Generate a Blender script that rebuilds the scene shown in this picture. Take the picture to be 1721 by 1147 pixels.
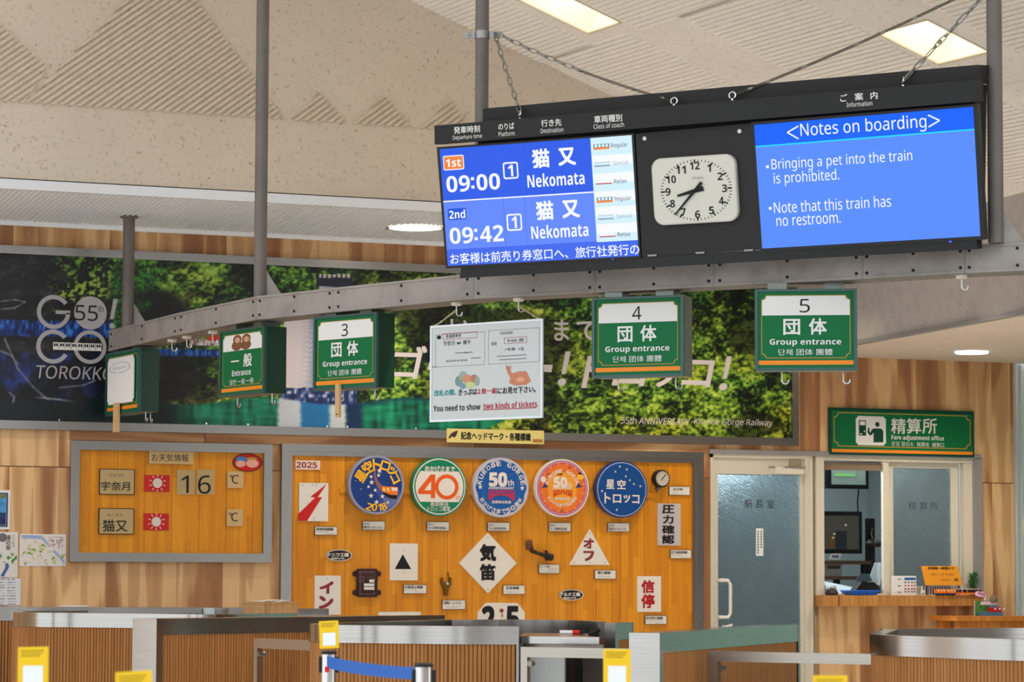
import bpy, math, random
import numpy as np
from mathutils import Vector, Matrix

# ------------------------------------------------------------------ clearing
for o in list(bpy.data.objects):
    bpy.data.objects.remove(o, do_unlink=True)
SC = bpy.context.scene
COL = SC.collection
random.seed(7)
RNG = np.random.default_rng(11)

# ------------------------------------------------------------------ camera
FPX = 4970.0                      # focal length in pixels of the 1721 px wide frame
PITCH, ROLL, YAW = 0.0773, 0.00374, 0.393
CX, CY = 860.5, 573.5
EYE = Vector((0.0, 0.0, 1.18))
_F = Vector((math.sin(YAW), math.cos(YAW), 0))
_R = Vector((math.cos(YAW), -math.sin(YAW), 0))
_Z = Vector((0, 0, 1))
EZ = _F * math.cos(PITCH) + _Z * math.sin(PITCH)
_UP = -_F * math.sin(PITCH) + _Z * math.cos(PITCH)
EX = _R * math.cos(ROLL) + _UP * math.sin(ROLL)
EY = -(_UP * math.cos(ROLL) - _R * math.sin(ROLL))      # picture down
cam_data = bpy.data.cameras.new('camera')
cam = bpy.data.objects.new('camera', cam_data)
COL.objects.link(cam)
cam.matrix_world = Matrix(((EX.x, -EY.x, -EZ.x, EYE.x), (EX.y, -EY.y, -EZ.y, EYE.y),
                           (EX.z, -EY.z, -EZ.z, EYE.z), (0, 0, 0, 1)))
cam_data.sensor_fit = 'HORIZONTAL'
cam_data.sensor_width = 36.0
cam_data.lens = FPX / 1721.0 * 36.0
cam_data.clip_start = 0.05
cam_data.clip_end = 200
cam_data.dof.use_dof = True
cam_data.dof.focus_distance = 17.0
cam_data.dof.aperture_fstop = 9.0
SC.camera = cam

# ------------------------------------------------------------------ light, exposure
SC.view_settings.view_transform = 'Standard'
SC.view_settings.look = 'None'
SC.view_settings.exposure = 0.0
SC.view_settings.gamma = 1.0
SC.view_settings.use_curve_mapping = False
SC.cycles.max_bounces = 10
SC.cycles.diffuse_bounces = 5
world = bpy.data.worlds.new('daylight')
SC.world = world
world.use_nodes = True
_nt = world.node_tree
_bg = _nt.nodes['Background']
_tc = _nt.nodes.new('ShaderNodeTexCoord')
_sx = _nt.nodes.new('ShaderNodeSeparateXYZ')
_nt.links.new(_tc.outputs['Generated'], _sx.inputs[0])
_rp = _nt.nodes.new('ShaderNodeValToRGB')
_mr = _nt.nodes.new('ShaderNodeMapRange')
_mr.inputs['From Min'].default_value = -0.25
_mr.inputs['From Max'].default_value = 0.7
_nt.links.new(_sx.outputs['Z'], _mr.inputs['Value'])
_nt.links.new(_mr.outputs[0], _rp.inputs[0])
_cr = _rp.color_ramp
_cr.elements[0].position = 0.0
_cr.elements[0].color = (0.80, 0.77, 0.72, 1)
_cr.elements[1].position = 1.0
_cr.elements[1].color = (0.80, 0.92, 1.0, 1)
_e = _cr.elements.new(0.30); _e.color = (0.95, 0.97, 1.0, 1)
_nt.links.new(_rp.outputs[0], _bg.inputs['Color'])
_bg.inputs['Strength'].default_value = 1.72


def lamp(name, kind, loc, power, color, size=1.0, size_y=None, aim=None, spot=None, blend=0.5):
    L = bpy.data.lights.new(name, kind)
    L.energy = power
    L.color = color
    o = bpy.data.objects.new(name, L)
    COL.objects.link(o)
    o.location = loc
    if kind == 'AREA':
        L.size = size
        if size_y:
            L.shape = 'RECTANGLE'
            L.size_y = size_y
    elif kind == 'SPOT':
        L.spot_size = spot
        L.spot_blend = blend
        L.shadow_soft_size = size
    else:
        L.shadow_soft_size = size
    if aim is not None:
        o.rotation_euler = (Vector(aim) - Vector(loc)).to_track_quat('-Z', 'Y').to_euler()
    return o


# ------------------------------------------------------------------ picture geometry helpers
WALL_Y = 20.0


def ray(px, py):
    return EX * (px - CX) + EY * (py - CY) + EZ * FPX


def project(p):
    d = Vector(p) - EYE
    z = d.dot(EZ)
    return (CX + FPX * d.dot(EX) / z, CY + FPX * d.dot(EY) / z)


def on_z(px, py, z):
    """point of the horizontal plane at height z seen at a pixel"""
    d = ray(px, py)
    return EYE + d * ((z - EYE.z) / d.z)


def at_depth(px, py, depth):
    """point seen at a pixel at a distance along the camera axis"""
    return EYE + ray(px, py) * (depth / FPX)


class Frame:
    """a plane with its own axes: u to the right, v up, n towards the viewer"""

    def __init__(s, O, U, V):
        s.O = Vector(O)
        s.U = Vector(U).normalized()
        V = Vector(V)
        s.V = (V - s.U * V.dot(s.U)).normalized()
        s.N = s.U.cross(s.V)

    def hit(s, px, py, n=0.0):
        d = ray(px, py)
        t = (s.O + s.N * n - EYE).dot(s.N) / d.dot(s.N)
        q = EYE + d * t - s.O
        return (q.dot(s.U), q.dot(s.V))

    def pt(s, u, v, n=0.0):
        return s.O + s.U * u + s.V * v + s.N * n

    def scale(s, u, v):
        a = project(s.pt(u, v)); b = project(s.pt(u + .01, v)); c = project(s.pt(u, v + .01))
        return (math.hypot(b[0] - a[0], b[1] - a[1]) * 100, math.hypot(c[0] - a[0], c[1] - a[1]) * 100)

    def box_c(s, cx, cy, w, h, n=0.0):
        u, v = s.hit(cx, cy, n)
        a, b = s.scale(u, v)
        return (u - w / a / 2, v - h / b / 2, u + w / a / 2, v + h / b / 2)

    def box(s, x0, y0, x1, y1, n=0.0):
        return s.box_c((x0 + x1) / 2, (y0 + y1) / 2, x1 - x0, y1 - y0, n)


W = Frame((0, WALL_Y, 0), (1, 0, 0), (0, 0, 1))       # the back wall

# ------------------------------------------------------------------ mesh builder


class MB:
    def __init__(s):
        s.v = []; s.f = []; s.m = []; s.mats = []; s.sm = []

    def mi(s, mat):
        if mat not in s.mats:
            s.mats.append(mat)
        return s.mats.index(mat)

    def face(s, pts, mat, smooth=False):
        b = len(s.v)
        s.v += [Vector(p) for p in pts]
        s.f.append(tuple(range(b, b + len(pts))))
        s.m.append(s.mi(mat)); s.sm.append(smooth)

    def prism(s, pts, vec, mat, side=None, smooth=False, caps=(1, 1)):
        """polygon pts moved along vec; vec leaves the front side"""
        vec = Vector(vec)
        n = len(pts)
        b = len(s.v)
        s.v += [Vector(p) for p in pts] + [Vector(p) + vec for p in pts]
        if caps[0]:
            s.f.append(tuple(range(b + n - 1, b - 1, -1))); s.m.append(s.mi(side or mat)); s.sm.append(False)
        if caps[1]:
            s.f.append(tuple(range(b + n, b + 2 * n))); s.m.append(s.mi(mat)); s.sm.append(False)
        k = s.mi(side or mat)
        for i in range(n):
            j = (i + 1) % n
            s.f.append((b + i, b + j, b + n + j, b + n + i)); s.m.append(k); s.sm.append(smooth)

    def box(s, fr, r, n0, n1, mat, side=None):
        u0, v0, u1, v1 = r
        s.prism([fr.pt(u0, v0, n0), fr.pt(u1, v0, n0), fr.pt(u1, v1, n0), fr.pt(u0, v1, n0)], fr.N * (n1 - n0), mat, side)

    def rect(s, fr, r, n, mat):
        u0, v0, u1, v1 = r
        s.face([fr.pt(u0, v0, n), fr.pt(u1, v0, n), fr.pt(u1, v1, n), fr.pt(u0, v1, n)], mat)

    def outline(s, fr, r, t, n, mat, d=0.0):
        """a thin rectangular line"""
        u0, v0, u1, v1 = r
        for q in ((u0, v0, u1, v0 + t), (u0, v1 - t, u1, v1), (u0, v0 + t, u0 + t, v1 - t), (u1 - t, v0 + t, u1, v1 - t)):
            if d:
                s.box(fr, q, n, n + d, mat)
            else:
                s.rect(fr, q, n, mat)

    def poly(s, fr, uv, n, mat):
        s.face([fr.pt(u, v, n) for u, v in uv], mat)

    def slab(s, fr, uv, n0, n1, mat, side=None, smooth=False):
        s.prism([fr.pt(u, v, n0) for u, v in uv], fr.N * (n1 - n0), mat, side, smooth)

    def ppoly(s, fr, pxs, n, mat):
        """polygon printed on a plane, corners given where the photo shows them"""
        s.face([fr.pt(*fr.hit(x, y, n), n) for x, y in pxs], mat)

    def quad_slab(s, fr, pxs, n0, n1, mat, side=None):
        s.prism([fr.pt(*fr.hit(x, y, n1), n0) for x, y in pxs], fr.N * (n1 - n0), mat, side)

    def disc(s, fr, c, ru, rv, n, mat, seg=48, n0=None, side=None):
        uv = [(c[0] + ru * math.cos(2 * math.pi * i / seg), c[1] + rv * math.sin(2 * math.pi * i / seg)) for i in range(seg)]
        if n0 is None:
            s.poly(fr, uv, n, mat)
        else:
            s.slab(fr, uv, n0, n, mat, side, True)

    def ring(s, fr, c, r0, r1, n, mat, seg=56, a0=0.0, a1=2 * math.pi, k=1.0):
        for i in range(seg):
            a, b = a0 + (a1 - a0) * i / seg, a0 + (a1 - a0) * (i + 1) / seg
            s.face([fr.pt(c[0] + r * k * math.cos(t), c[1] + r * math.sin(t), n) for r, t in ((r0, a), (r1, a), (r1, b), (r0, b))], mat)

    def star(s, fr, c, r, n, mat, rot=0.0):
        uv = []
        for i in range(10):
            t = math.pi / 2 + i * math.pi / 5 + rot
            q = r if i % 2 == 0 else r * .42
            uv.append((c[0] + q * math.cos(t), c[1] + q * math.sin(t)))
        s.poly(fr, uv, n, mat)

    def line(s, fr, a, b, t, n, mat):
        a = Vector((a[0], a[1])); b = Vector((b[0], b[1]))
        d = (b - a)
        if d.length < 1e-9:
            return
        p = Vector((-d.y, d.x)).normalized() * t / 2
        s.poly(fr, [tuple(a - p), tuple(b - p), tuple(b + p), tuple(a + p)], n, mat)

    def tube(s, path, r, mat, seg=10, cap=True, closed=False):
        path = [Vector(p) for p in path]
        n = len(path)
        rr = r if isinstance(r, (list, tuple)) else [r] * n
        b = len(s.v)
        prev = None
        for i, p in enumerate(path):
            if closed:
                t = (path[(i + 1) % n] - path[i - 1])
            else:
                t = path[min(i + 1, n - 1)] - path[max(i - 1, 0)]
            t.normalize()
            if prev is None:
                a = t.orthogonal().normalized()
            else:
                a = (prev - t * prev.dot(t)).normalized()
            prev = a
            c = t.cross(a)
            for k in range(seg):
                w = 2 * math.pi * k / seg
                s.v.append(p + (a * math.cos(w) + c * math.sin(w)) * rr[i])
        km = s.mi(mat)
        for i in range(n if closed else n - 1):
            j = (i + 1) % n
            for k in range(seg):
                q = (k + 1) % seg
                s.f.append((b + i * seg + k, b + i * seg + q, b + j * seg + q, b + j * seg + k)); s.m.append(km); s.sm.append(True)
        if cap and not closed:
            s.f.append(tuple(b + k for k in range(seg - 1, -1, -1))); s.m.append(km); s.sm.append(False)
            s.f.append(tuple(b + (n - 1) * seg + k for k in range(seg))); s.m.append(km); s.sm.append(False)

    def lathe(s, base, axis, prof, mat, seg=24):
        """prof: list of (distance along axis, radius)"""
        axis = Vector(axis).normalized()
        a = axis.orthogonal().normalized(); c = axis.cross(a)
        b = len(s.v)
        for h, r in prof:
            for k in range(seg):
                w = 2 * math.pi * k / seg
                s.v.append(Vector(base) + axis * h + (a * math.cos(w) + c * math.sin(w)) * max(r, 1e-5))
        km = s.mi(mat)
        for i in range(len(prof) - 1):
            for k in range(seg):
                q = (k + 1) % seg
                s.f.append((b + i * seg + k, b + i * seg + q, b + (i + 1) * seg + q, b + (i + 1) * seg + k)); s.m.append(km); s.sm.append(True)
        s.f.append(tuple(b + k for k in range(seg - 1, -1, -1))); s.m.append(km); s.sm.append(False)
        s.f.append(tuple(b + (len(prof) - 1) * seg + k for k in range(seg))); s.m.append(km); s.sm.append(False)

    def text(s, fr, txt, cx, cy, w, h, mat, n, bold=0.0, shear=0.0, rot=0.0):
        """lettering whose ink fills w x h picture pixels round (cx, cy)"""
        u, v = fr.hit(cx, cy, n)
        a, b = fr.scale(u, v)
        s.text_uv(fr, txt, u, v, w / a, h / b, mat, n, bold, shear, rot)

    def text_uv(s, fr, txt, u, v, wu, hv, mat, n, bold=0.0, shear=0.0, rot=0.0):
        if txt == '！':
            # slanted bar over a round dot
            vs = [(.30, .34), (.70, .34), (.78, 1.0), (.22, 1.0)] + [(.5 + .42 * math.cos(t), .11 + .11 * math.sin(t)) for t in np.linspace(0, 2 * math.pi, 17)[:-1]]
            b = len(s.v)
            for x, y in vs:
                s.v.append(fr.pt(u + (x - .5) * wu * .62 + shear * (y - .5) * hv, v + (y - .5) * hv, n))
            for f in ((0, 1, 2, 3), tuple(range(4, 20))):
                s.f.append(tuple(b + i for i in f)); s.m.append(s.mi(mat)); s.sm.append(False)
            return
        if txt.isascii():
            txt = sans(txt, bold > .012)
            bold = max(0.0, bold - .03)
        vs, fs, rw, rh = glyphs(txt)
        cr, sr = math.cos(rot), math.sin(rot)
        k = s.mi(mat)
        # heavier strokes: the same lettering laid down again a hair to each side
        bx, by = bold / (rw + 2 * bold) * wu, bold / (rh + 2 * bold) * hv
        du, dv = wu - 2 * bx, hv - 2 * by
        shifts = [(0, 0)] if bold <= 0 else [(bx, by), (-bx, by), (-bx, -by), (bx, -by)]
        if bold > .022:
            shifts += [(0, 0)]
        for q, (ox, oy) in enumerate(shifts):
            b = len(s.v)
            nq = n + .00012 * q
            for x, y in vs:
                y = (y - .5) * dv + oy
                x = (x - .5) * du + ox + shear * y
                s.v.append(fr.pt(u + x * cr - y * sr, v + x * sr + y * cr, nq))
            for f in fs:
                s.f.append(tuple(b + i for i in f)); s.m.append(k); s.sm.append(False)

    def arc_text(s, fr, txt, c, r, a0, a1, hw, hh, mat, n, bold=0.0, inward=False):
        """characters along a circle, from angle a0 to a1"""
        N = len(txt)
        for i, ch in enumerate(txt):
            if ch == ' ':
                continue
            t = a0 + (a1 - a0) * (i / max(N - 1, 1))
            rot = t - math.pi / 2 if not inward else t + math.pi / 2
            s.text_uv(fr, ch, c[0] + r * math.cos(t), c[1] + r * math.sin(t), hw, hh, mat, n, bold, 0, rot)

    def build(s, name, parent=None, kind=None):
        off = Vector((0, 0, 0))
        q = parent
        while q is not None:
            off += q.location
            q = q.parent
        me = bpy.data.meshes.new(name)
        me.from_pydata([tuple(p - off) for p in s.v], [], s.f)
        for m in s.mats:
            me.materials.append(m)
        me.polygons.foreach_set('material_index', s.m)
        me.polygons.foreach_set('use_smooth', s.sm)
        me.update()
        if any(s.sm):
            me.set_sharp_from_angle(angle=math.radians(38))
        o = bpy.data.objects.new(name, me)
        COL.objects.link(o)
        if parent is not None:
            o.parent = parent
        if kind:
            o['kind'] = kind
        return o


_GC = {}


def sans(txt, heavy):
    """the plain or bold sans letters of the bundled type"""
    out = ''
    for ch in txt:
        if 'A' <= ch <= 'Z':
            out += chr((0x1D5D4 if heavy else 0x1D5A0) + ord(ch) - 65)
        elif 'a' <= ch <= 'z':
            out += chr((0x1D5EE if heavy else 0x1D5BA) + ord(ch) - 97)
        elif '0' <= ch <= '9':
            out += chr((0x1D7EC if heavy else 0x1D7E2) + ord(ch) - 48)
        else:
            out += ch
    return out


def glyphs(txt):
    key = txt
    if key in _GC:
        return _GC[key]
    c = bpy.data.curves.new('lettering', 'FONT')
    c.body = txt
    c.size = 1
    c.resolution_u = 3
    o = bpy.data.objects.new('lettering', c)
    COL.objects.link(o)
    bpy.context.view_layer.update()
    me = bpy.data.meshes.new_from_object(o.evaluated_get(bpy.context.evaluated_depsgraph_get()))
    vs = [(p.co.x, p.co.y) for p in me.vertices]
    fs = [tuple(p.vertices) for p in me.polygons]
    bpy.data.objects.remove(o, do_unlink=True)
    bpy.data.meshes.remove(me)
    bpy.data.curves.remove(c)
    x0 = min(p[0] for p in vs); x1 = max(p[0] for p in vs)
    y0 = min(p[1] for p in vs); y1 = max(p[1] for p in vs)
    w = max(x1 - x0, 1e-4); h = max(y1 - y0, 1e-4)
    _GC[key] = ([((x - x0) / w, (y - y0) / h) for x, y in vs], fs, w, h)
    return _GC[key]


def tag(o, label, cat, group=None):
    o['label'] = label
    o['category'] = cat
    if group:
        o['group'] = group
    return o


def thing(name, label, cat, loc, group=None):
    o = bpy.data.objects.new(name, None)
    o.empty_display_size = 0.1
    COL.objects.link(o)
    o.location = loc
    return tag(o, label, cat, group)


def rrect(r, rad, seg=5):
    u0, v0, u1, v1 = r
    out = []
    for cu, cv, a in ((u1 - rad, v0 + rad, -math.pi / 2), (u1 - rad, v1 - rad, 0), (u0 + rad, v1 - rad, math.pi / 2), (u0 + rad, v0 + rad, math.pi)):
        for i in range(seg + 1):
            t = a + math.pi / 2 * i / seg
            out.append((cu + rad * math.cos(t), cv + rad * math.sin(t)))
    return out


def notched(r, q):
    """rectangle with small stepped-in corners, as on the station signs"""
    u0, v0, u1, v1 = r
    out = []
    for cu, cv, a in ((u1, v0, math.pi), (u1, v1, -math.pi / 2), (u0, v1, 0), (u0, v0, math.pi / 2)):
        for i in range(5):
            t = a - math.pi / 2 * i / 4
            out.append((cu + q * math.cos(t), cv + q * math.sin(t)))
    return out


def inset(r, d, e=None):
    e = d if e is None else e
    return (r[0] + d, r[1] + e, r[2] - d, r[3] - e)


# ------------------------------------------------------------------ materials
def lin(c):
    return tuple(((x / 255.0) / 12.92 if x / 255.0 <= 0.04045 else ((x / 255.0 + 0.055) / 1.055) ** 2.4) for x in c) + (1.0,)


_MC = {}


def mat(name, rgb, rough=0.6, metal=0.0, spec=0.35, emit=0.0, coat=0.0):
    key = name
    if key in _MC:
        return _MC[key]
    m = bpy.data.materials.new(name)
    m.use_nodes = True
    b = m.node_tree.nodes['Principled BSDF']
    b.inputs['Base Color'].default_value = lin(rgb)
    b.inputs['Roughness'].default_value = rough
    b.inputs['Metallic'].default_value = metal
    b.inputs['Specular IOR Level'].default_value = spec
    if coat:
        b.inputs['Coat Weight'].default_value = coat
        b.inputs['Coat Roughness'].default_value = 0.15
    if emit:
        b.inputs['Emission Color'].default_value = lin(rgb)
        b.inputs['Emission Strength'].default_value = emit
    _MC[key] = m
    return m


class NT:
    """short-hand for node trees"""

    def __init__(s, name, rough=0.6, metal=0.0, spec=0.35):
        s.m = bpy.data.materials.new(name)
        s.m.use_nodes = True
        s.t = s.m.node_tree
        s.b = s.t.nodes['Principled BSDF']
        s.b.inputs['Roughness'].default_value = rough
        s.b.inputs['Metallic'].default_value = metal
        s.b.inputs['Specular IOR Level'].default_value = spec
        s.tc = s.n('ShaderNodeTexCoord')

    def n(s, kind, **kw):
        o = s.t.nodes.new(kind)
        for k, v in kw.items():
            if k.startswith('i_'):
                o.inputs[k[2:].replace('_', ' ')].default_value = v
            else:
                setattr(o, k, v)
        return o

    def l(s, a, b):
        s.t.links.new(a, b)

    def mapping(s, scale, rot=(0, 0, 0), src=None):
        mp = s.n('ShaderNodeMapping')
        mp.inputs['Scale'].default_value = scale
        mp.inputs['Rotation'].default_value = rot
        s.l(src or s.tc.outputs['Object'], mp.inputs['Vector'])
        return mp.outputs[0]

    def noise(s, vec, scale=1.0, detail=3.0, rough=0.55, dist=0.0):
        o = s.n('ShaderNodeTexNoise')
        o.inputs['Scale'].default_value = scale
        o.inputs['Detail'].default_value = detail
        o.inputs['Roughness'].default_value = rough
        o.inputs['Distortion'].default_value = dist
        s.l(vec, o.inputs['Vector'])
        return o.outputs['Fac']

    def ramp(s, fac, stops, interp='LINEAR'):
        o = s.n('ShaderNodeValToRGB')
        cr = o.color_ramp
        cr.interpolation = interp
        cr.elements[0].position = stops[0][0]; cr.elements[0].color = lin(stops[0][1])
        cr.elements[1].position = stops[-1][0]; cr.elements[1].color = lin(stops[-1][1])
        for p, c in stops[1:-1]:
            e = cr.elements.new(p); e.color = lin(c)
        s.l(fac, o.inputs[0])
        return o.outputs[0]

    def math(s, op, a, b=None, c=None):
        o = s.n('ShaderNodeMath', operation=op)
        for i, x in enumerate((a, b, c)):
            if x is None:
                continue
            if isinstance(x, (int, float)):
                o.inputs[i].default_value = x
            else:
                s.l(x, o.inputs[i])
        return o.outputs[0]

    def mix(s, fac, a, b, mode='MIX'):
        o = s.n('ShaderNodeMix', data_type='RGBA', blend_type=mode)
        for i, x in ((0, fac), (6, a), (7, b)):
            if isinstance(x, (int, float)):
                o.inputs[i].default_value = x
            elif isinstance(x, tuple):
                o.inputs[i].default_value = x
            else:
                s.l(x, o.inputs[i])
        return o.outputs[2]

    def bump(s, h, strength=0.3, dist=0.01):
        o = s.n('ShaderNodeBump')
        o.inputs['Strength'].default_value = strength
        o.inputs['Distance'].default_value = dist
        s.l(h, o.inputs['Height'])
        s.l(o.outputs[0], s.b.inputs['Normal'])

    def col(s, c):
        s.l(c, s.b.inputs['Base Color'])


def wood_wall(name, horizontal=False, warm=0):
    """hickory boards: pale sapwood and brown heartwood in long wavy stripes"""
    k = NT(name, 0.5, 0, 0.3)
    sep = k.n('ShaderNodeSeparateXYZ')
    k.l(k.tc.outputs['Object'], sep.inputs[0])
    a, b = (sep.outputs['Z'], sep.outputs['X']) if horizontal else (sep.outputs['X'], sep.outputs['Z'])
    row = k.math('FLOOR', k.math('MULTIPLY', k.math('ADD', b, 0.17), 0.49))
    brd = k.math('FLOOR', k.math('MULTIPLY', a, 5.9))
    wn = k.n('ShaderNodeTexWhiteNoise', noise_dimensions='2D')
    cmb = k.n('ShaderNodeCombineXYZ')
    k.l(brd, cmb.inputs[0]); k.l(row, cmb.inputs[1])
    k.l(cmb.outputs[0], wn.inputs['Vector'])
    off = k.math('MULTIPLY', wn.outputs['Value'], 40.0)
    v = k.n('ShaderNodeCombineXYZ')
    k.l(k.math('ADD', k.math('MULTIPLY', a, 7.0), off), v.inputs[0])
    k.l(k.math('MULTIPLY', b, 0.75), v.inputs[1])
    k.l(off, v.inputs[2])
    n = k.noise(v.outputs[0], 1.0, 1.5, 0.4, 0.35)
    v2 = k.n('ShaderNodeCombineXYZ')
    k.l(k.math('MULTIPLY', a, 95.0), v2.inputs[0])
    k.l(k.math('MULTIPLY', b, 3.0), v2.inputs[1])
    k.l(off, v2.inputs[2])
    g = k.noise(v2.outputs[0], 1.0, 3.0, 0.6, 0.6)
    n2 = k.math('ADD', n, k.math('MULTIPLY', k.math('SUBTRACT', g, 0.5), 0.10))
    n2 = k.math('ADD', n2, k.math('MULTIPLY', k.math('SUBTRACT', wn.outputs['Value'], 0.5), 0.16))
    c = k.ramp(n2, [(0.30, (150, 102, 66)), (0.42, (168, 118, 78)), (0.455, (190, 143, 98)), (0.54, (201, 156, 109)), (0.58, (222, 182, 133)), (0.75, (214, 171, 121))])
    seam = k.math('LESS_THAN', k.math('FRACT', k.math('MULTIPLY', k.math('ADD', b, 0.17), 0.49)), 0.0035)
    c = k.mix(seam, c, lin((95, 65, 42)))
    knot = k.n('ShaderNodeTexVoronoi')
    kv = k.mapping((2.3, 1, 1.1) if not horizontal else (1.1, 1, 2.3))
    k.l(kv, knot.inputs['Vector'])
    kf = k.math('LESS_THAN', knot.outputs['Distance'], 0.035)
    c = k.mix(k.math('MULTIPLY', kf, 0.55), c, lin((92, 55, 35)))
    k.col(c)
    k.b.inputs['Coat Weight'].default_value = 0.12
    k.b.inputs['Coat Roughness'].default_value = 0.35
    return k.m


def wood_plain(name, c0, c1, c2, sx=30.0, sz=1.2, rough=0.5, horizontal=False):
    k = NT(name, rough, 0, 0.3)
    sc = (sx, sx, sz) if not horizontal else (sz, sx, sx)
    n = k.noise(k.mapping(sc), 1.0, 4.0, 0.6, 0.5)
    k.col(k.ramp(n, [(0.3, c0), (0.5, c1), (0.7, c2)]))
    return k.m


def veneer(name):
    """orange veneer boards with fine upright joints"""
    k = NT(name, 0.42, 0, 0.35)
    sep = k.n('ShaderNodeSeparateXYZ')
    k.l(k.tc.outputs['Object'], sep.inputs[0])
    x, z = sep.outputs['X'], sep.outputs['Z']
    brd = k.math('FLOOR', k.math('MULTIPLY', x, 5.1))
    stv = k.math('FLOOR', k.math('MULTIPLY', x, 22.0))
    wn = k.n('ShaderNodeTexWhiteNoise', noise_dimensions='2D')
    cmb = k.n('ShaderNodeCombineXYZ')
    k.l(stv, cmb.inputs[0])
    k.l(k.math('FLOOR', k.math('ADD', k.math('MULTIPLY', z, 1.7), k.math('MULTIPLY', stv, 0.37))), cmb.inputs[1])
    k.l(cmb.outputs[0], wn.inputs['Vector'])
    g = k.noise(k.mapping((70, 70, 2.0)), 1.0, 4.0, 0.6, 0.4)
    f = k.math('ADD', k.math('MULTIPLY', g, 0.7), k.math('MULTIPLY', wn.outputs['Value'], 0.3))
    c = k.ramp(f, [(0.25, (200, 122, 16)), (0.5, (216, 138, 22)), (0.75, (230, 156, 34))])
    seam = k.math('LESS_THAN', k.math('FRACT', k.math('MULTIPLY', x, 5.1)), 0.022)
    k.col(k.mix(k.math('MULTIPLY', seam, 0.6), c, lin((110, 60, 12))))
    return k.m


def fissured(name, rgb, dark, dens=0.5, rough=0.85):
    """pale acoustic board with short dark worm marks"""
    k = NT(name, rough, 0, 0.2)
    a = k.noise(k.mapping((40, 40, 40)), 1.0, 1.0, 0.4, 0.4)
    b = k.noise(k.mapping((30, 30, 30), (0.4, 0.2, 0.9)), 1.0, 0.0)
    worm = k.math('LESS_THAN', k.math('ABSOLUTE', k.math('SUBTRACT', a, 0.5)), 0.018)
    f = k.math('MULTIPLY', worm, k.math('GREATER_THAN', b, 0.69 - dens * 0.16))
    tone = k.noise(k.mapping((1.3, 1.3, 1.3)), 1.0, 3.0)
    c = k.ramp(tone, [(0.3, tuple(int(x * .96) for x in rgb)), (0.7, rgb)])
    k.col(k.mix(f, c, lin(dark)))
    return k.m


def brushed(name, rgb=(178, 177, 174), rough=0.17, streak=(3, 3, 300)):
    k = NT(name, rough, 1.0, 0.5)
    n = k.noise(k.mapping(streak), 1.0, 2.0, 0.5)
    c0 = tuple(int(x * 0.95) for x in rgb)
    k.col(k.ramp(n, [(0.35, c0), (0.65, rgb)]))
    n2 = k.noise(k.mapping((3, 3, 3)), 1.0, 3.0)
    k.l(k.math('ADD', rough - 0.04, k.math('MULTIPLY', n2, 0.10)), k.b.inputs['Roughness'])
    k.bump(k.noise(k.mapping((1.1, 1.1, 0.4)), 1.0, 1.0), 0.10, 0.02)
    return k.m


def painted(name, rgb, rough=0.55, var=0.12, scale=6.0):
    """paint with faint scuffs"""
    k = NT(name, rough, 0, 0.35)
    n = k.noise(k.mapping((scale, scale, scale)), 1.0, 6.0, 0.65)
    c0 = tuple(int(x * (1 - var)) for x in rgb); c1 = tuple(min(255, int(x * (1 + var * .6))) for x in rgb)
    k.col(k.ramp(n, [(0.35, c0), (0.5, rgb), (0.7, c1)]))
    return k.m


def frosted(name, tint, rough=0.45, pat=120.0):
    """pressed wired glass: lets light through, blurs what is behind"""
    k = NT(name, rough, 0, 0.4)
    k.b.inputs['Base Color'].default_value = lin(tint)
    k.b.inputs['Transmission Weight'].default_value = 0.9
    k.b.inputs['IOR'].default_value = 1.25
    w1 = k.n('ShaderNodeTexWave', wave_type='BANDS', bands_direction='DIAGONAL')
    w1.inputs['Scale'].default_value = pat * .28
    w1.inputs['Distortion'].default_value = 0.6
    k.l(k.mapping((1, 0.0, 1)), w1.inputs['Vector'])
    sp = k.noise(k.mapping((pat * 1.6, pat * 1.6, pat * 1.6)), 1.0, 1.0)
    h = k.math('ADD', k.math('MULTIPLY', w1.outputs['Fac'], .6), sp)
    k.bump(h, 0.9, 0.012)
    return k.m


def clear_glass(name):
    k = NT(name, 0.02, 0, 0.5)
    k.b.inputs['Base Color'].default_value = (0.93, 0.97, 0.97, 1)
    k.b.inputs['Transmission Weight'].default_value = 1.0
    k.b.inputs['IOR'].default_value = 1.08
    return k.m


def screen(name, rgb, strength=1.0):
    m = bpy.data.materials.new(name)
    m.use_nodes = True
    b = m.node_tree.nodes['Principled BSDF']
    b.inputs['Base Color'].default_value = (0.01, 0.01, 0.012, 1)
    b.inputs['Roughness'].default_value = 0.5
    b.inputs['Specular IOR Level'].default_value = 0.15
    b.inputs['Emission Color'].default_value = lin(rgb)
    b.inputs['Emission Strength'].default_value = strength
    return m


M_WALL = wood_wall('hickory_boards')
M_TRIMWOOD = wood_wall('hickory_boards_lengthwise', True)
M_VENEER = veneer('orange_veneer')
M_STEEL = brushed('brushed_steel')
M_STEELD = brushed('dull_steel', (150, 143, 136), 0.36)
M_FRAME = brushed('frame_steel', (166, 165, 162), 0.28, (180, 2, 180))
M_CHROME = mat('chrome', (215, 215, 215), 0.12, 1.0)
M_BEAM = painted('grey_brown_paint', (152, 144, 138), 0.5, 0.12, 3.0)
M_POLE = painted('pole_paint', (110, 103, 98), 0.45, 0.08, 3.0)
M_BLACK = mat('satin_black', (18, 18, 19), 0.45)
M_BLACK2 = mat('bezel_black', (18, 19, 22), 0.3)
M_CHAR = painted('charcoal_panel', (34, 33, 33), 0.6, 0.05)
M_INK = mat('black_ink', (22, 22, 24), 0.7)
M_GREYINK = mat('grey_ink', (110, 108, 108), 0.7)
M_WHITE = mat('white_paint', (232, 228, 222), 0.5)
M_PAPER = mat('white_paper', (228, 228, 228), 0.8)
M_PLASTIC = mat('white_plastic', (225, 218, 205), 0.35)
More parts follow.
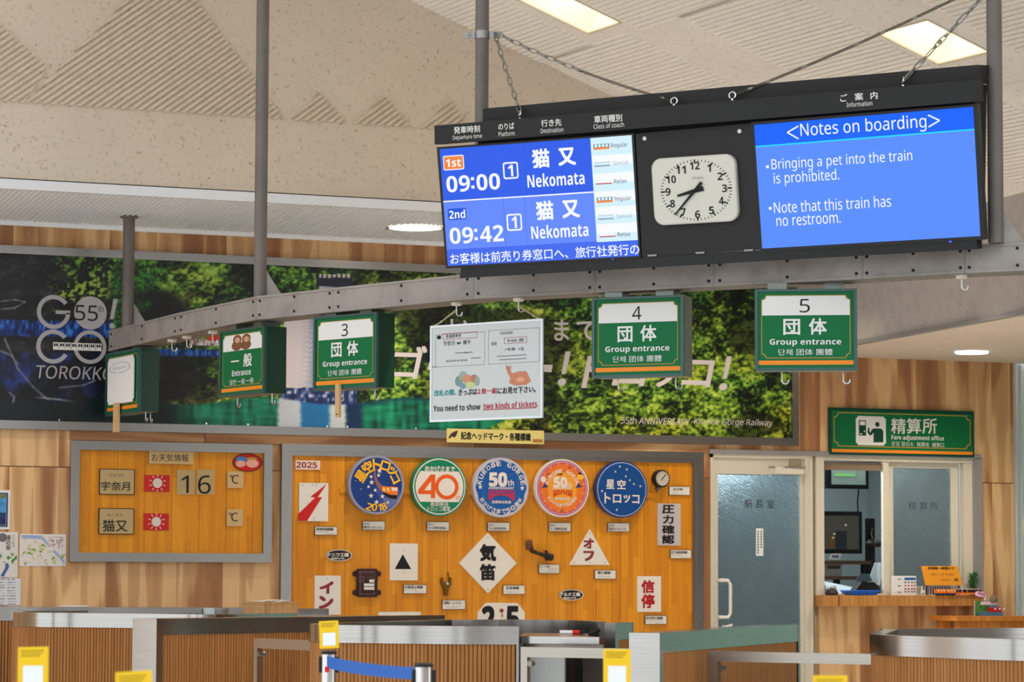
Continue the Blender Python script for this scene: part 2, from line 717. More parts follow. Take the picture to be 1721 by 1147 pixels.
M_CREAM = mat('cream_enamel', (200, 190, 170), 0.45)
M_GREEN = mat('sign_green', (8, 104, 58), 0.5, spec=0.2)
M_DGREEN = mat('dark_green', (8, 64, 48), 0.45, spec=0.25)
M_ORANGE = mat('sign_orange', (235, 135, 30), 0.5)
M_GOLD = mat('gold_line', (190, 140, 60), 0.5)
M_OFFWHITE = mat('sign_white', (225, 222, 218), 0.5)
M_RED = mat('signal_red', (200, 25, 25), 0.5)
M_MAROON = mat('maroon_paint', (140, 42, 58), 0.55)
M_BEIGE = mat('beige_plate', (205, 172, 120), 0.55)
M_SILVERP = mat('silver_plate', (186, 160, 112), 0.4, 0.0)
M_BLUE = mat('railway_blue', (20, 75, 160), 0.4)
M_YELLOW = mat('card_yellow', (232, 186, 8), 0.5)
M_SLAT = wood_plain('slat_wood', (140, 87, 40), (159, 103, 51), (175, 119, 64), 60, 1.0, 0.45)
M_SLATBACK = mat('slat_gap', (60, 36, 18), 0.8)
M_PINE = wood_plain('pine', (168, 112, 55), (186, 130, 68), (202, 148, 84), 2, 40, 0.5, True)
# ------------------------------------------------------------------ the setting
M_GABLE = fissured('gable_board', (210, 196, 178), (166, 148, 126), 0.55)
M_GABLERIB = painted('gable_rib', (204, 188, 168), 0.8, 0.05, 20)
M_ROOF = fissured('roof_board', (240, 234, 227), (176, 166, 156), 0.4)
M_ROOFRIB = painted('roof_rib', (243, 237, 230), 0.8, 0.02, 20)
M_SOFFIT = fissured('soffit_board', (222, 205, 188), (160, 148, 134), 0.2)
M_SOFFITRIB = mat('soffit_rib', (246, 248, 252), 0.6)
M_SOFFITBACK = mat('soffit_groove', (224, 225, 228), 0.8)
M_FASCIA = painted('fascia_plaster', (176, 168, 163), 0.8, 0.05, 9)
M_FLOOR = painted('floor_stone', (228, 223, 216), 0.6, 0.1, 2.0)
M_ALU = mat('pale_aluminium', (198, 188, 168), 0.4, 0.0, 0.5)
M_ALUD = mat('grey_aluminium', (150, 146, 145), 0.4, 0.2, 0.5)

SOFFIT_Z, RIGHT_Z, GABLE_Y = 3.565, 2.82, 18.25
XL, XR = -6.0, W.hit(1703, 700)[0]
DX0, DX1, DZ1 = W.hit(1193, 764)[0], W.hit(1377, 900)[0], 2.062
WX0, WX1, WZ0 = DX1, W.hit(1645, 900)[0], 0.99
BULK_X = W.hit(1340, 600)[0]

mb = MB()
mb.face([(-3.5, 2.0, 0), (18, 2.0, 0), (18, 24, 0), (-3.5, 24, 0)], M_FLOOR)
mb.build('floor', kind='structure')

mb = MB()       # back wall with the openings of the office door and the counter window


def wall_piece(x0, z0, x1, z1):
    mb.prism([(x0, WALL_Y + .14, z0), (x1, WALL_Y + .14, z0), (x1, WALL_Y + .14, z1), (x0, WALL_Y + .14, z1)], (0, -.14, 0), M_WALL)


wall_piece(XL, 0, DX0, 3.7)
wall_piece(DX0, DZ1, WX1, 3.7)
wall_piece(WX0, 0, WX1, WZ0)
wall_piece(WX1, 0, XR, 3.7)
mb.build('wall_back', kind='structure')

mb = MB()       # lengthwise boards between the long picture and the two boards
mb.box(W, (W.hit(117, 733)[0], 2.064, W.hit(1190, 755)[0], 2.128), 0.0, 0.012, M_TRIMWOOD)
mb.build('trim_1', kind='structure')

# ribbed soffit along the foot of the gable
mb = MB()
mb.prism([(XL, GABLE_Y, SOFFIT_Z + .06), (BULK_X + .05, GABLE_Y, SOFFIT_Z + .06), (BULK_X + .05, WALL_Y + .1, SOFFIT_Z + .06), (XL, WALL_Y + .1, SOFFIT_Z + .06)], (0, 0, -.06), M_SOFFITBACK)
p0 = on_z(3.5, 366.6, SOFFIT_Z); p1 = on_z(22.7, 350, SOFFIT_Z); p2 = on_z(12.5, 366.9, SOFFIT_Z)
rd = (p1 - p0); rd.z = 0; rd.normalize()
step_x = abs(p2.x - p0.x)
y0, y1 = GABLE_Y + .05, WALL_Y - .03
kx = rd.x / rd.y
x = XL - 2
while x < BULK_X:
    a, b = x, x + step_x * .56
    lo, hi = y0, y1
    q = [(a + kx * (lo - y0), lo), (b + kx * (lo - y0), lo), (b + kx * (hi - y0), hi), (a + kx * (hi - y0), hi)]
    if max(p[0] for p in q) < BULK_X and min(p[0] for p in q) > XL:
        mb.prism([Vector((u, v, SOFFIT_Z)) for u, v in q], (0, 0, -.008), M_SOFFITRIB)
    x += step_x
mb.box(Frame((0, GABLE_Y, 0), (1, 0, 0), (0, 0, 1)), (XL, SOFFIT_Z - .012, BULK_X + .3, SOFFIT_Z + .05), -.01, .03, M_SOFFITBACK)
mb.box(W, (XL, SOFFIT_Z - .035, BULK_X, SOFFIT_Z), .0, .03, M_SOFFITRIB)
mb.build('ceiling_soffit', kind='structure')

# gable with grooved triangles
G = Frame((0, GABLE_Y, 0), (1, 0, 0), (0, 0, 1))
gA, gB = G.hit(800, 52), G.hit(1000, 148)
slope = (gB[1] - gA[1]) / (gB[0] - gA[0])
gz = lambda xx: gA[1] + slope * (xx - gA[0])
mb = MB()
gx1 = gA[0] + (3.62 - gA[1]) / slope
mb.slab(G, [(XL, SOFFIT_Z), (gx1 + .02, SOFFIT_Z), (gx1, gz(gx1)), (2.2, gz(2.2)), (XL, gz(2.2))], -.08, 0, M_GABLE)


def clip(poly, a, b, c):
    """keep the side a*x+b*y+c >= 0"""
    out = []
    for i in range(len(poly)):
        p, q = poly[i], poly[(i + 1) % len(poly)]
        fp, fq = a * p[0] + b * p[1] + c, a * q[0] + b * q[1] + c
        if fp >= 0:
            out.append(p)
        if (fp >= 0) != (fq >= 0):
            t = fp / (fp - fq)
            out.append((p[0] + (q[0] - p[0]) * t, p[1] + (q[1] - p[1]) * t))
    return out


def grooves(fr, tri, direction, pitch, duty, h, m):
    """raised parallel ribs that fill a polygon"""
    d = Vector(direction).normalized(); nrm = Vector((-d.y, d.x))
    ks = [p[0] * nrm.x + p[1] * nrm.y for p in tri]
    k = min(ks)
    while k < max(ks):
        q = clip(list(tri), nrm.x, nrm.y, -k)
        q = clip(q, -nrm.x, -nrm.y, k + pitch * duty) if len(q) > 2 else []
        if len(q) > 2:
            mb.slab(fr, q, -.004, h, m)
        k += pitch


def gtri(*px):
    return [G.hit(*p) for p in px]


gd0, gd1 = G.hit(100, 150), G.hit(210, 75)
gdir = (gd1[0] - gd0[0], gd1[1] - gd0[1])
t0 = G.hit(0, 170); t1 = G.hit(720, 217)
base = (t0[1] + t1[1]) / 2
for tri in (gtri((80, 115), (-5, 36), (-160, 162), (-160, 172), (0, 170), (40, 172)),
            gtri((40, 172), (250, -40), (300, -40), (478, 201)),
            gtri((487, 202), (535, 154), (583, 207)), gtri((592, 208), (645, 160), (693, 213)), gtri((703, 214), (757, 168), (790, 218))):
    tri = [(u, base if abs(v - base) < .045 else v) for u, v in tri]
    c = tri
    area = sum(c[i][0] * c[(i + 1) % len(c)][1] - c[(i + 1) % len(c)][0] * c[i][1] for i in range(len(c)))
    if area < 0:
        tri = tri[::-1]
    grooves(G, tri, gdir, .034, .55, .014, M_GABLERIB)
mb.build('wall_gable', kind='structure')

# sloping roof lining with ribbed strips and two recessed light wells
uR = Vector((1, 0, slope)).normalized()
fa, fb = on_z(1450, 578, RIGHT_Z), on_z(1721, 529, RIGHT_Z)
vdir = (fb - fa); vdir.z = 0; vdir.normalize()
RF = Frame(G.pt(gA[0], gA[1]), uR, -vdir)                # u down the slope, v away from the viewer
if RF.N.z > 0:
    RF = Frame(G.pt(gA[0], gA[1]), uR, vdir)
SGN = 1 if RF.V.y < 0 else -1


def rf(px, py):
    u, v = RF.hit(px, py)
    return u, v * SGN


U1 = (gx1 - gA[0]) / uR.x + .15
U0 = -5.5
TMAX = 7.2
wells = []
c1 = [rf(*p) for p in ((880, 0), (989, 56), (1033.6, 32))]
wells.append((c1[0][0] - .15, c1[1][0], min(c1[1][1], c1[2][1]), max(c1[1][1], c1[2][1])))
c2 = [rf(*p) for p in ((1497, 67), (1558.6, 32.4), (1659, 88))]
wells.append((min(c2[0][0], c2[1][0]), c2[2][0], min(c2[0][1], c2[1][1]), max(c2[0][1], c2[1][1])))
tS1 = (rf(841, 0)[1] + rf(1000, 76)[1]) / 2
tS2 = (rf(1047, 50)[1] + rf(1234, 142)[1]) / 2
tS3 = (rf(1363, 0)[1] + rf(1564, 114)[1]) / 2
print('ROOF', wells, tS1, tS2, tS3, U1, rf(1245, 90), rf(1296, 132), rf(1000, 0), rf(1050, 20), rf(1721, 200), rf(1721, 0), rf(690, 0))
mb = MB()
ub = sorted({U0, U1} | {w[0] for w in wells} | {w[1] for w in wells})
vb = sorted({0.0, TMAX} | {w[2] for w in wells} | {w[3] for w in wells})


def rpt(u, t, n=0.0):
    return RF.pt(u, t * SGN, n)


for i in range(len(ub) - 1):
    for j in range(len(vb) - 1):
        cu, cv = (ub[i] + ub[i + 1]) / 2, (vb[j] + vb[j + 1]) / 2
        if any(w[0] < cu < w[1] and w[2] < cv < w[3] for w in wells):
            continue
        mb.face([rpt(ub[i], vb[j]), rpt(ub[i + 1], vb[j]), rpt(ub[i + 1], vb[j + 1]), rpt(ub[i], vb[j + 1])], M_ROOF)
        mb.face([rpt(ub[i], vb[j], -.5), rpt(ub[i + 1], vb[j], -.5), rpt(ub[i + 1], vb[j + 1], -.5), rpt(ub[i], vb[j + 1], -.5)], M_ROOF)
uMid = (rf(1000, 76)[0] + rf(1047, 50)[0]) / 2
pit = abs(rf(1245, 130)[0] - rf(1245, 122)[0]) * .9
pit = max(.028, min(.06, pit))


def ribs(u0, u1, t0, t1):
    u = u0
    while u < u1:
        mb.prism([rpt(u, t0, -.004), rpt(u + pit * .6, t0, -.004), rpt(u + pit * .6, t1, -.004), rpt(u, t1, -.004)], RF.N * .012, M_ROOFRIB)
        u += pit


wB = .76
ribs(U0, uMid, .0, tS1)
ribs(uMid, U1 - .05, .25, tS2)
ribs(U0, uMid, tS1 + wB, tS3)
ribs(uMid, U1 - .05, tS2 + wB, tS3)
ribs(U0, U1 - .05, tS3 + wB + .1, TMAX)
mb.build('ceiling_sloped', kind='structure')

M_WELL = mat('light_well_lining', (250, 240, 216), 0.6)
M_LAMPON = screen('lamp_glow', (255, 236, 200), 3.0)
for k, w in enumerate(wells):
    mb = MB()
    u0, u1, t0, t1 = w
    d = -.34
    P = [rpt(u0, t0), rpt(u1, t0), rpt(u1, t1), rpt(u0, t1)]
    Q = [p + RF.N * d for p in P]
    for i in range(4):
        j = (i + 1) % 4
        mb.face([P[i], P[j], Q[j], Q[i]], M_WELL)
    mb.face(Q, M_WELL)
    e = Vector(rpt((u0 + u1) / 2, (t0 + t1) / 2))
    root = thing('recessed_light', ['long warm light well cut into the sloped ceiling above the departure screen', 'warm light well in the sloped ceiling above the notes on boarding screen'][k], 'ceiling light', e)
    mb.build('well_lining', root)
    mb = MB()
    fr = Frame(rpt(u0 + (u1 - u0) * .42, (t0 + t1) / 2, d + .012), RF.U, RF.V)
    mb.disc(fr, (0, 0), .15, .15, .012, M_LAMPON, n0=0.0)
    mb.build('lamp_disc', root)
    mb = MB()
    for i in range(4):
        j = (i + 1) % 4
        mb.tube([P[i], P[j]], .008, M_CREAM, 6)
    mb.build('rim', root)
    c = rpt((u0 + u1) / 2, (t0 + t1) / 2, d + .06)
    lamp('light_well_lamp', 'AREA', c, 3.2, (1.0, .88, .66), .5, aim=Vector(c) + RF.N)

# lower ceiling on the right: bulkhead and flat soffit
fdir = vdir
b0 = Vector((BULK_X, WALL_Y + .05, RIGHT_Z))
fa = Vector((fa.x, fa.y, RIGHT_Z))
b0 = fa - fdir * ((WALL_Y + .05 - fa.y) / -fdir.y) if abs(fdir.y) > 1e-6 else b0
b1 = fa + fdir * 9.0
mb = MB()
zA = 3.66
mb.face([b0, b1, b1 + Vector((0, 0, zA - RIGHT_Z)), b0 + Vector((0, 0, zA - RIGHT_Z))], M_FASCIA)
mb.build('wall_bulkhead', kind='structure')
mb = MB()
tdir = Vector((0, 0, 1))
mb.prism([b0 + Vector((-.02, 0, 0)), b1 + Vector((-.02, 0, 0)), b1 + Vector((.035, 0, 0)), b0 + Vector((.035, 0, 0))], (0, 0, .03), M_ALUD)
mb.build('trim_2', kind='structure')
mb = MB()
mb.face([b0 + _Z * .004, b1 + _Z * .004, Vector((b1.x + 9, b1.y, RIGHT_Z + .004)), Vector((b0.x + 9, b0.y, RIGHT_Z + .004))], M_SOFFIT)
mb.build('ceiling_right', kind='structure')
print('EAVE', RF.hit(1705, 339), U1, project(b1), project(rpt(U1, 1)), project(rpt(U1, 4)))

# pale ribbed shutter wall that returns beyond the end of the boards
M_SHUT = mat('shutter_enamel', (214, 218, 218), 0.4, 0.1, 0.5)
mb = MB()
SH = Frame((XR, WALL_Y + .02, 0), (1, .5, 0), (0, 0, 1))
mb.box(SH, (0, 0, 3.5, 3.4), -.05, 0, M_SHUT)
u = .03
while u < 3.3:
    mb.box(SH, (u, 0, u + .035, 3.3), 0, .018, M_SHUT)
    u += .085
mb.build('wall_right', kind='structure')

# office behind the window
M_OFFICE = mat('office_paint', (140, 152, 154), 0.8)
mb = MB()
ox0, ox1, oy1, oz1 = DX0 - .35, XR + .6, WALL_Y + 3.4, 2.5
oy0 = WALL_Y + .15
mb.face([(ox0, oy1, 0), (ox1, oy1, 0), (ox1, oy1, oz1), (ox0, oy1, oz1)], M_OFFICE)
mb.face([(ox0, oy0, 0), (ox0, oy1, 0), (ox0, oy1, oz1), (ox0, oy0, oz1)], M_OFFICE)
mb.face([(ox1, oy1, 0), (ox1, oy0, 0), (ox1, oy0, oz1), (ox1, oy1, oz1)], M_OFFICE)
mb.face([(ox0, oy0, oz1), (ox1, oy0, oz1), (ox1, oy1, oz1), (ox0, oy1, oz1)], M_WHITE)
mb.build('wall_office', kind='structure')
lamp('unseen_office_light', 'AREA', ((DX0 + DX1) / 2 - .1, WALL_Y + .95, 2.25), 42, (.84, .94, 1.0), .9, .3, aim=((DX0 + DX1) / 2, WALL_Y + .1, 1.7))  # added light aimed at the door glass to brighten its top
lamp('unseen_office_light', 'AREA', (12.2, WALL_Y + 2.2, 2.45), 20, (.78, .92, 1.0), 1.2, .4, aim=(12.2, WALL_Y + 2.2, 0))

# station downlights
M_DOWN = screen('downlight_glow', (255, 240, 225), 3.0)
M_DOWN2 = screen('downlight_glow_white', (246, 248, 255), 3.0)
for (px, py, z, r, m, lab) in ((698, 381, SOFFIT_Z, .19, M_DOWN, 'round downlight glowing in the ribbed soffit beside the departure screen'),
                               (1633, 592, RIGHT_Z, .125, M_DOWN2, 'small round downlight in the plain ceiling above the fare office sign')):
    c = on_z(px, py, z)
    root = thing('downlight', lab, 'ceiling light', c)
    fr = Frame(c, (1, 0, 0), (0, -1, 0))
    mb = MB(); mb.disc(fr, (0, 0), r, r, .012, m, n0=-.01); mb.build('lens', root)
    mb = MB(); mb.ring(fr, (0, 0), r * .97, r * 1.1, .014, M_ALUD); mb.build('rim', root)
    lamp('downlight_lamp', 'SPOT', c - _Z * .03, 120, (1.0, .88, .74), .12, aim=c - _Z * 2, spot=2.4, blend=.8)
# three more of the same row of soffit downlights, over the boards and left of the picture edge
for x in (W.hit(120, 300)[0] - 1.3, 9.6):
    lamp('downlight_lamp', 'SPOT', (x, 19.0, SOFFIT_Z - .03), 110, (1.0, .86, .70), .12, aim=(x, 19.0, 0), spot=2.4, blend=.8)

# unseen walls and pillars added so the steel bands mirror dark and bright stretches
M_ADDWALL = mat('added_wall_brown', (116, 96, 80), 0.7)
mb = MB()
for x0, x1 in ((-9.0, -3.0), (-1.9, 4.5), (5.4, 15.0)):
    mb.prism([(x0, -4.4, 0), (x1, -4.4, 0), (x1, -4.0, 0), (x0, -4.0, 0)], (0, 0, 3.0), M_ADDWALL)
mb.build('wall_front_added', kind='structure')
mb = MB()
mb.prism([(14.0, 3.0, 0), (14.3, 3.0, 0), (14.3, 15.6, 0), (14.0, 15.6, 0)], (0, 0, 3.6), M_ADDWALL)
mb.prism([(14.0, 15.6, 0), (14.3, 15.6, 0), (14.3, 21.0, 0), (14.0, 21.0, 0)], (0, 0, 2.7), mat('added_wall_green', (176, 226, 216), 0.5))  # green stretch added to tint what the aisle wall's steel band reflects
mb.build('wall_right_added', kind='structure')
mb = MB()
for y in (4.0, 8.4, 12.8):
    mb.prism([(-4.2, y, 0), (-3.8, y, 0), (-3.8, y + .6, 0), (-4.2, y + .6, 0)], (0, 0, 3.6), M_ADDWALL)
mb.build('wall_left_added', kind='structure')
# added unseen spots: they brighten the floor so its bounce lifts the ceilings
for x, y in ((3.0, 12.6), (6.6, 15.4), (8.4, 11.8), (9.6, 16.6), (10.4, 13.6)):
    lamp('floor_bounce_spot', 'SPOT', (x, y, min(gz(x) - .15, 6.5)), 760, (1.0, .93, .84), .15, aim=(x, y, 0), spot=1.25, blend=.7)
# ------------------------------------------------------------------ long landscape picture on the wall
def vnoise(x, y, seed=0):
    """smooth value noise on arrays"""
    xi = np.floor(x).astype(np.int64); yi = np.floor(y).astype(np.int64)
    xf = x - xi; yf = y - yi

    def hsh(a, b):
        n = (a * 374761393 + b * 668265263 + seed * 974711) & 0x7fffffff
        n = ((n ^ (n >> 13)) * 1274126177) & 0x7fffffff
        return ((n ^ (n >> 16)) & 0xffff) / 65535.0
    sx = xf * xf * (3 - 2 * xf); sy = yf * yf * (3 - 2 * yf)
    a = hsh(xi, yi); b = hsh(xi + 1, yi); c = hsh(xi, yi + 1); d = hsh(xi + 1, yi + 1)
    return (a + (b - a) * sx) * (1 - sy) + (c + (d - c) * sx) * sy


def fbm(x, y, oct=4, seed=0):
    t = np.zeros_like(x); amp = .5; tot = 0
    for i in range(oct):
        t += amp * vnoise(x * 2 ** i, y * 2 ** i, seed + i * 17); tot += amp; amp *= .55
    return t / tot


def sstep(a, b, x):
    t = np.clip((x - a) / (b - a), 0, 1)
    return t * t * (3 - 2 * t)


def lerp3(a, b, t):
    return a + (b - a) * t[..., None]


def paint_mural(x, y):
    """the printed landscape: x, y in picture pixels; returns display colours 0..255"""
    A = lambda c: np.array(c, float)
    ones = np.ones(x.shape + (3,))

    def ramp(f, stops):
        out = ones * A(stops[0][1])
        for (p0, c0), (p1, c1) in zip(stops, stops[1:]):
            out = np.where((f >= p0)[..., None], lerp3(A(c0), A(c1), np.clip((f - p0) / (p1 - p0), 0, 1)), out)
        return out
    wx = x + 14 * (fbm(x / 30, y / 30, 3, 5) - .5); wy = y + 14 * (fbm(x / 30, y / 30, 3, 9) - .5)
    big = fbm(wx / 60, wy / 45, 3, 1)
    mid = fbm(wx / 17, wy / 13, 3, 2)
    fin = fbm(x / 4.6, y / 3.6, 2, 3)
    f = .26 * big + .34 * mid + .40 * fin
    hue = fbm(x / 90, y / 60, 2, 30)
    yel = np.clip(sstep(560, 735, y) * .55 + sstep(.45, .75, hue) * .6, 0, 1)
    gcol = ramp(f, [(.38, (6, 16, 10)), (.46, (24, 54, 22)), (.53, (62, 112, 36)), (.61, (114, 164, 52)), (.72, (172, 206, 96))])
    ycol = ramp(f, [(.38, (12, 18, 8)), (.46, (54, 70, 18)), (.53, (118, 134, 30)), (.61, (176, 182, 48)), (.72, (220, 220, 104))])
    forest = lerp3(gcol, ycol, yel)
    # darker glades in the right wood
    dk = sstep(.56, .66, fbm(x / 70 + 3, y / 55, 2, 44)) * .55
    forest = forest * (1 - dk[..., None])
    col = forest
    # left half: shaded gorge with lit branches
    rock = ramp(fbm(wx / 26, wy / 15, 4, 60), [(.3, (10, 10, 13)), (.6, (30, 29, 31)), (.8, (58, 56, 58))])
    left = sstep(0, 1, np.clip((175 - x) / 40 + .5, 0, 1))
    sparse = sstep(.56, .64, .5 * mid + .5 * fin + .12 * sstep(60, 200, x) * sstep(560, 440, y)) * sstep(40, 110, x)
    dark_left = lerp3(rock, forest * .9, np.where(y < 530, sparse, sparse * .25))
    col = lerp3(col, dark_left, np.where(x < 195, 1.0, sstep(240, 195, x)))
    # cypress columns
    for cx_, w_ in ((237, 15), (257, 13), (198, 10)):
        m = sstep(w_, w_ * .55, np.abs(x - cx_ - 3 * np.sin(y / 13))) * sstep(432, 470, y + 8 * np.sin(x)) * (y < 560)
        col = lerp3(col, ramp(.5 * fin + .5 * vnoise(x / 3, y / 2.4, 8), [(.25, (8, 28, 12)), (.55, (34, 96, 30)), (.8, (86, 160, 58))]), m)
    # black cave and shaded bank
    cav = sstep(70, 40, np.hypot((x - 262), (y - 525) * 1.4)) * .95
    col = lerp3(col, ones * A((14, 14, 16)), cav * sstep(.35, .5, big + .15))
    cav2 = sstep(1.05, .8, np.hypot((x - 258) / 85, (y - 635) / 48))
    col = lerp3(col, rock * .8 + A((4, 3, 4)), cav2)
    # blue lit bridge on the left and its deck to the right
    for yb, hb, x0, x1 in ((552, 16, -60, 190), (588, 7, 255, 372)):
        m = sstep(hb, hb * .7, np.abs(y - yb - (x - 60) * .02)) * ((x > x0) & (x < x1))
        blue = ramp(vnoise(x / 3.2, y / 9, 71), [(.2, (6, 22, 70)), (.6, (12, 62, 150)), (.9, (60, 130, 215))])
        col = lerp3(col, blue, m)
    m = ((np.abs(y - 573) < 8) & (x > 318) & (x < 372)).astype(float)
    col = lerp3(col, ramp(vnoise(x / 2.3, y / 5, 77), [(.3, (120, 80, 85)), (.6, (205, 190, 190)), (.9, (235, 225, 225))]), m * (y > 571))
    col = lerp3(col, ones * A((205, 50, 30)), ((np.abs(y - 568) < 5) & (x > 348) & (x < 372)).astype(float))
    # lower left: deep blue shade with pale bent reflections on the film painted in
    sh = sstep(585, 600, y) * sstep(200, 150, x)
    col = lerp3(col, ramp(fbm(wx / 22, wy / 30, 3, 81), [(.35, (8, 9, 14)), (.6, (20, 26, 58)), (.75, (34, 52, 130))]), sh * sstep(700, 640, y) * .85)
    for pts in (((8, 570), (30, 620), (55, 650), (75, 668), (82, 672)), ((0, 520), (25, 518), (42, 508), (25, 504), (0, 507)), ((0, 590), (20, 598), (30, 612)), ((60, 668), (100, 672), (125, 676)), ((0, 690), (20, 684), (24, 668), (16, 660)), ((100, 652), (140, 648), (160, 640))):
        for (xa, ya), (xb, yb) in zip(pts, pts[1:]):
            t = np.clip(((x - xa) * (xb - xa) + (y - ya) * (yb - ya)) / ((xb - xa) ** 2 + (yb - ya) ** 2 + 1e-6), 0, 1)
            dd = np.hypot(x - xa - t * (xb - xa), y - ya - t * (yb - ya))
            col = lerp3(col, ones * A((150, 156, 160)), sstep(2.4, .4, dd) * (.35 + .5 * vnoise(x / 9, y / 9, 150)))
    # dam tower
    tw = ((x > 478) & (x < 600) & (y > 482) & (y < 660)).astype(float)
    brick = ((np.mod(y, 4) < 1.2) | (np.mod(x + 4 * np.floor(y / 4), 8) < 1.3)).astype(float)
    tcol = ramp((x - 478) / 122, [(0, (214, 200, 200)), (.32, (196, 190, 196)), (.42, (128, 142, 172)), (.62, (58, 84, 132)), (1, (30, 44, 78))])
    tcol = tcol * (1 - .16 * (brick * sstep(500, 520, x))[..., None])
    up = (y < 520)
    tcol = np.where((up & (x < 536))[..., None], col, tcol)
    tcol = np.where((up & (x > 592))[..., None], col, tcol)
    tcol = np.where((up & (x >= 536) & (x <= 592))[..., None], ramp((x - 536) / 56, [(0, (205, 196, 196)), (.4, (150, 158, 178)), (.55, (44, 62, 96)), (1, (22, 36, 66))]), tcol)
    col = lerp3(col, tcol, tw)
    crown = ((x > 532) & (x < 592) & (y > 465) & (y < 482)).astype(float)
    col = lerp3(col, ones * A((30, 40, 62)), crown)
    cren = ((x > 534) & (x < 590) & (np.abs(y - 464) < 3) & (np.mod(x, 8) < 4)).astype(float)
    col = lerp3(col, ones * A((200, 198, 198)), cren)
    basem = ((x > 470) & (x < 600) & (y > 652) & (y < 684)).astype(float)
    bcol = ramp(vnoise(x / 4, y / 6, 90), [(.2, (20, 34, 80)), (.6, (60, 80, 130)), (.9, (190, 190, 205))])
    col = lerp3(col, bcol, basem)
    # water
    sl = 672 + 6 * np.sin(x / 40) + np.where(x > 780, (x - 780) * .0, 0)
    wat = sstep(0, 5, y - sl) * sstep(6, -6, (x - (880 - (y - 690) * 1.9)))
    wcol = ramp(vnoise(x / 7, y / 40, 101) * .6 + vnoise(x / 30, y / 5, 102) * .4, [(.15, (4, 62, 48)), (.5, (6, 108, 80)), (.85, (34, 150, 108))])
    wcol = lerp3(wcol, ones * A((10, 26, 28)), sstep(350, 265, x))
    for xa, xb, c in ((468, 507, (206, 204, 212)), (507, 553, (30, 108, 168)), (555, 581, (210, 206, 210)), (583, 606, (12, 36, 78))):
        wv_ = 2.0 * (vnoise(x * 0, y / 2.2, 140) - .5)
        wcol = lerp3(wcol, ones * A(c), sstep(xa - 6, xa + 3, x + wv_) * sstep(xb + 6, xb - 3, x + wv_) * .92)
    edge = sstep(10, 0, np.abs(y - sl - 3)) * ((x > 600) & (x < 900))
    wcol = lerp3(wcol, ones * A((8, 50, 78)), edge * .7)
    col = lerp3(col, wcol, wat)
    # film joint
    col = np.where((np.abs(x - 163) < 1)[..., None], col * .5, col)
    return np.clip(col, 0, 255)


def colour_grid(name, fr, px0, py0, px1, py1, nx, ny, n, fn, material, parent, th=0.0):
    xs = np.linspace(0, 1, nx + 1); ys = np.linspace(0, 1, ny + 1)
    a = fr.hit(px0, py1); b = fr.hit(px1, py1); c = fr.hit(px0, py0)
    u0, u1 = a[0], b[0]
    return u0, u1


def print_material(name, rough=0.35, spec=0.4):
    k = NT(name, rough, 0, spec)
    at = k.n('ShaderNodeVertexColor', layer_name='print')
    k.col(at.outputs['Color'])
    return k.m


def printed_sheet(name, fr, rect, n0, n, cell_px, fn, material, side, parent=None):
    """a sheet whose print is a point colour map; fn gets picture-pixel coordinates"""
    u0, v0, u1, v1 = rect
    a, b = fr.scale((u0 + u1) / 2, (v0 + v1) / 2)
    nx = max(2, int((u1 - u0) * a / cell_px)); ny = max(2, int((v1 - v0) * b / cell_px))
    us = np.linspace(u0, u1, nx + 1); vs = np.linspace(v0, v1, ny + 1)
    UU, VV = np.meshgrid(us, vs)
    O, U, V, N = (np.array(t) for t in (fr.pt(0, 0, n), fr.U, fr.V, fr.N))
    P = O + UU[..., None] * U + VV[..., None] * V
    d = P - np.array(EYE)
    z = d @ np.array(EZ)
    X = CX + FPX * (d @ np.array(EX)) / z; Y = CY + FPX * (d @ np.array(EY)) / z
    rgb = fn(X, Y) / 255.0
    rgb = np.where(rgb <= .04045, rgb / 12.92, ((rgb + .055) / 1.055) ** 2.4)
    off = np.zeros(3)
    q = parent
    while q is not None:
        off += np.array(q.location); q = q.parent
    P = (P - off).reshape(-1, 3)
    idx = np.arange((nx + 1) * (ny + 1)).reshape(ny + 1, nx + 1)
    faces = np.stack([idx[:-1, :-1], idx[:-1, 1:], idx[1:, 1:], idx[1:, :-1]], -1).reshape(-1, 4)
    base = len(P)
    B = [np.array(fr.pt(u, v, n0)) - off for u, v in ((u0, v0), (u1, v0), (u1, v1), (u0, v1))]
    F_ = [np.array(fr.pt(u, v, n)) - off for u, v in ((u0, v0), (u1, v0), (u1, v1), (u0, v1))]
    P = np.vstack([P, np.array(B), np.array(F_)])
    extra = [(base + i, base + (i + 1) % 4, base + 4 + (i + 1) % 4, base + 4 + i) for i in range(4)] + [(base + 3, base + 2, base + 1, base)]
    me = bpy.data.meshes.new(name)
    me.from_pydata(P.tolist(), [], faces.tolist() + extra)
    me.materials.append(material); me.materials.append(side)
    mi = np.zeros(len(faces) + 5, dtype=np.int32); mi[len(faces):] = 1
    me.polygons.foreach_set('material_index', mi)
    ca = me.color_attributes.new('print', 'FLOAT_COLOR', 'POINT')
    buf = np.ones((len(P), 4), dtype=np.float32)
    buf[:rgb.reshape(-1, 3).shape[0], :3] = rgb.reshape(-1, 3)
    ca.data.foreach_set('color', buf.ravel())
    me.update()
    o = bpy.data.objects.new(name, me)
    COL.objects.link(o)
    if parent is not None:
        o.parent = parent
    return o


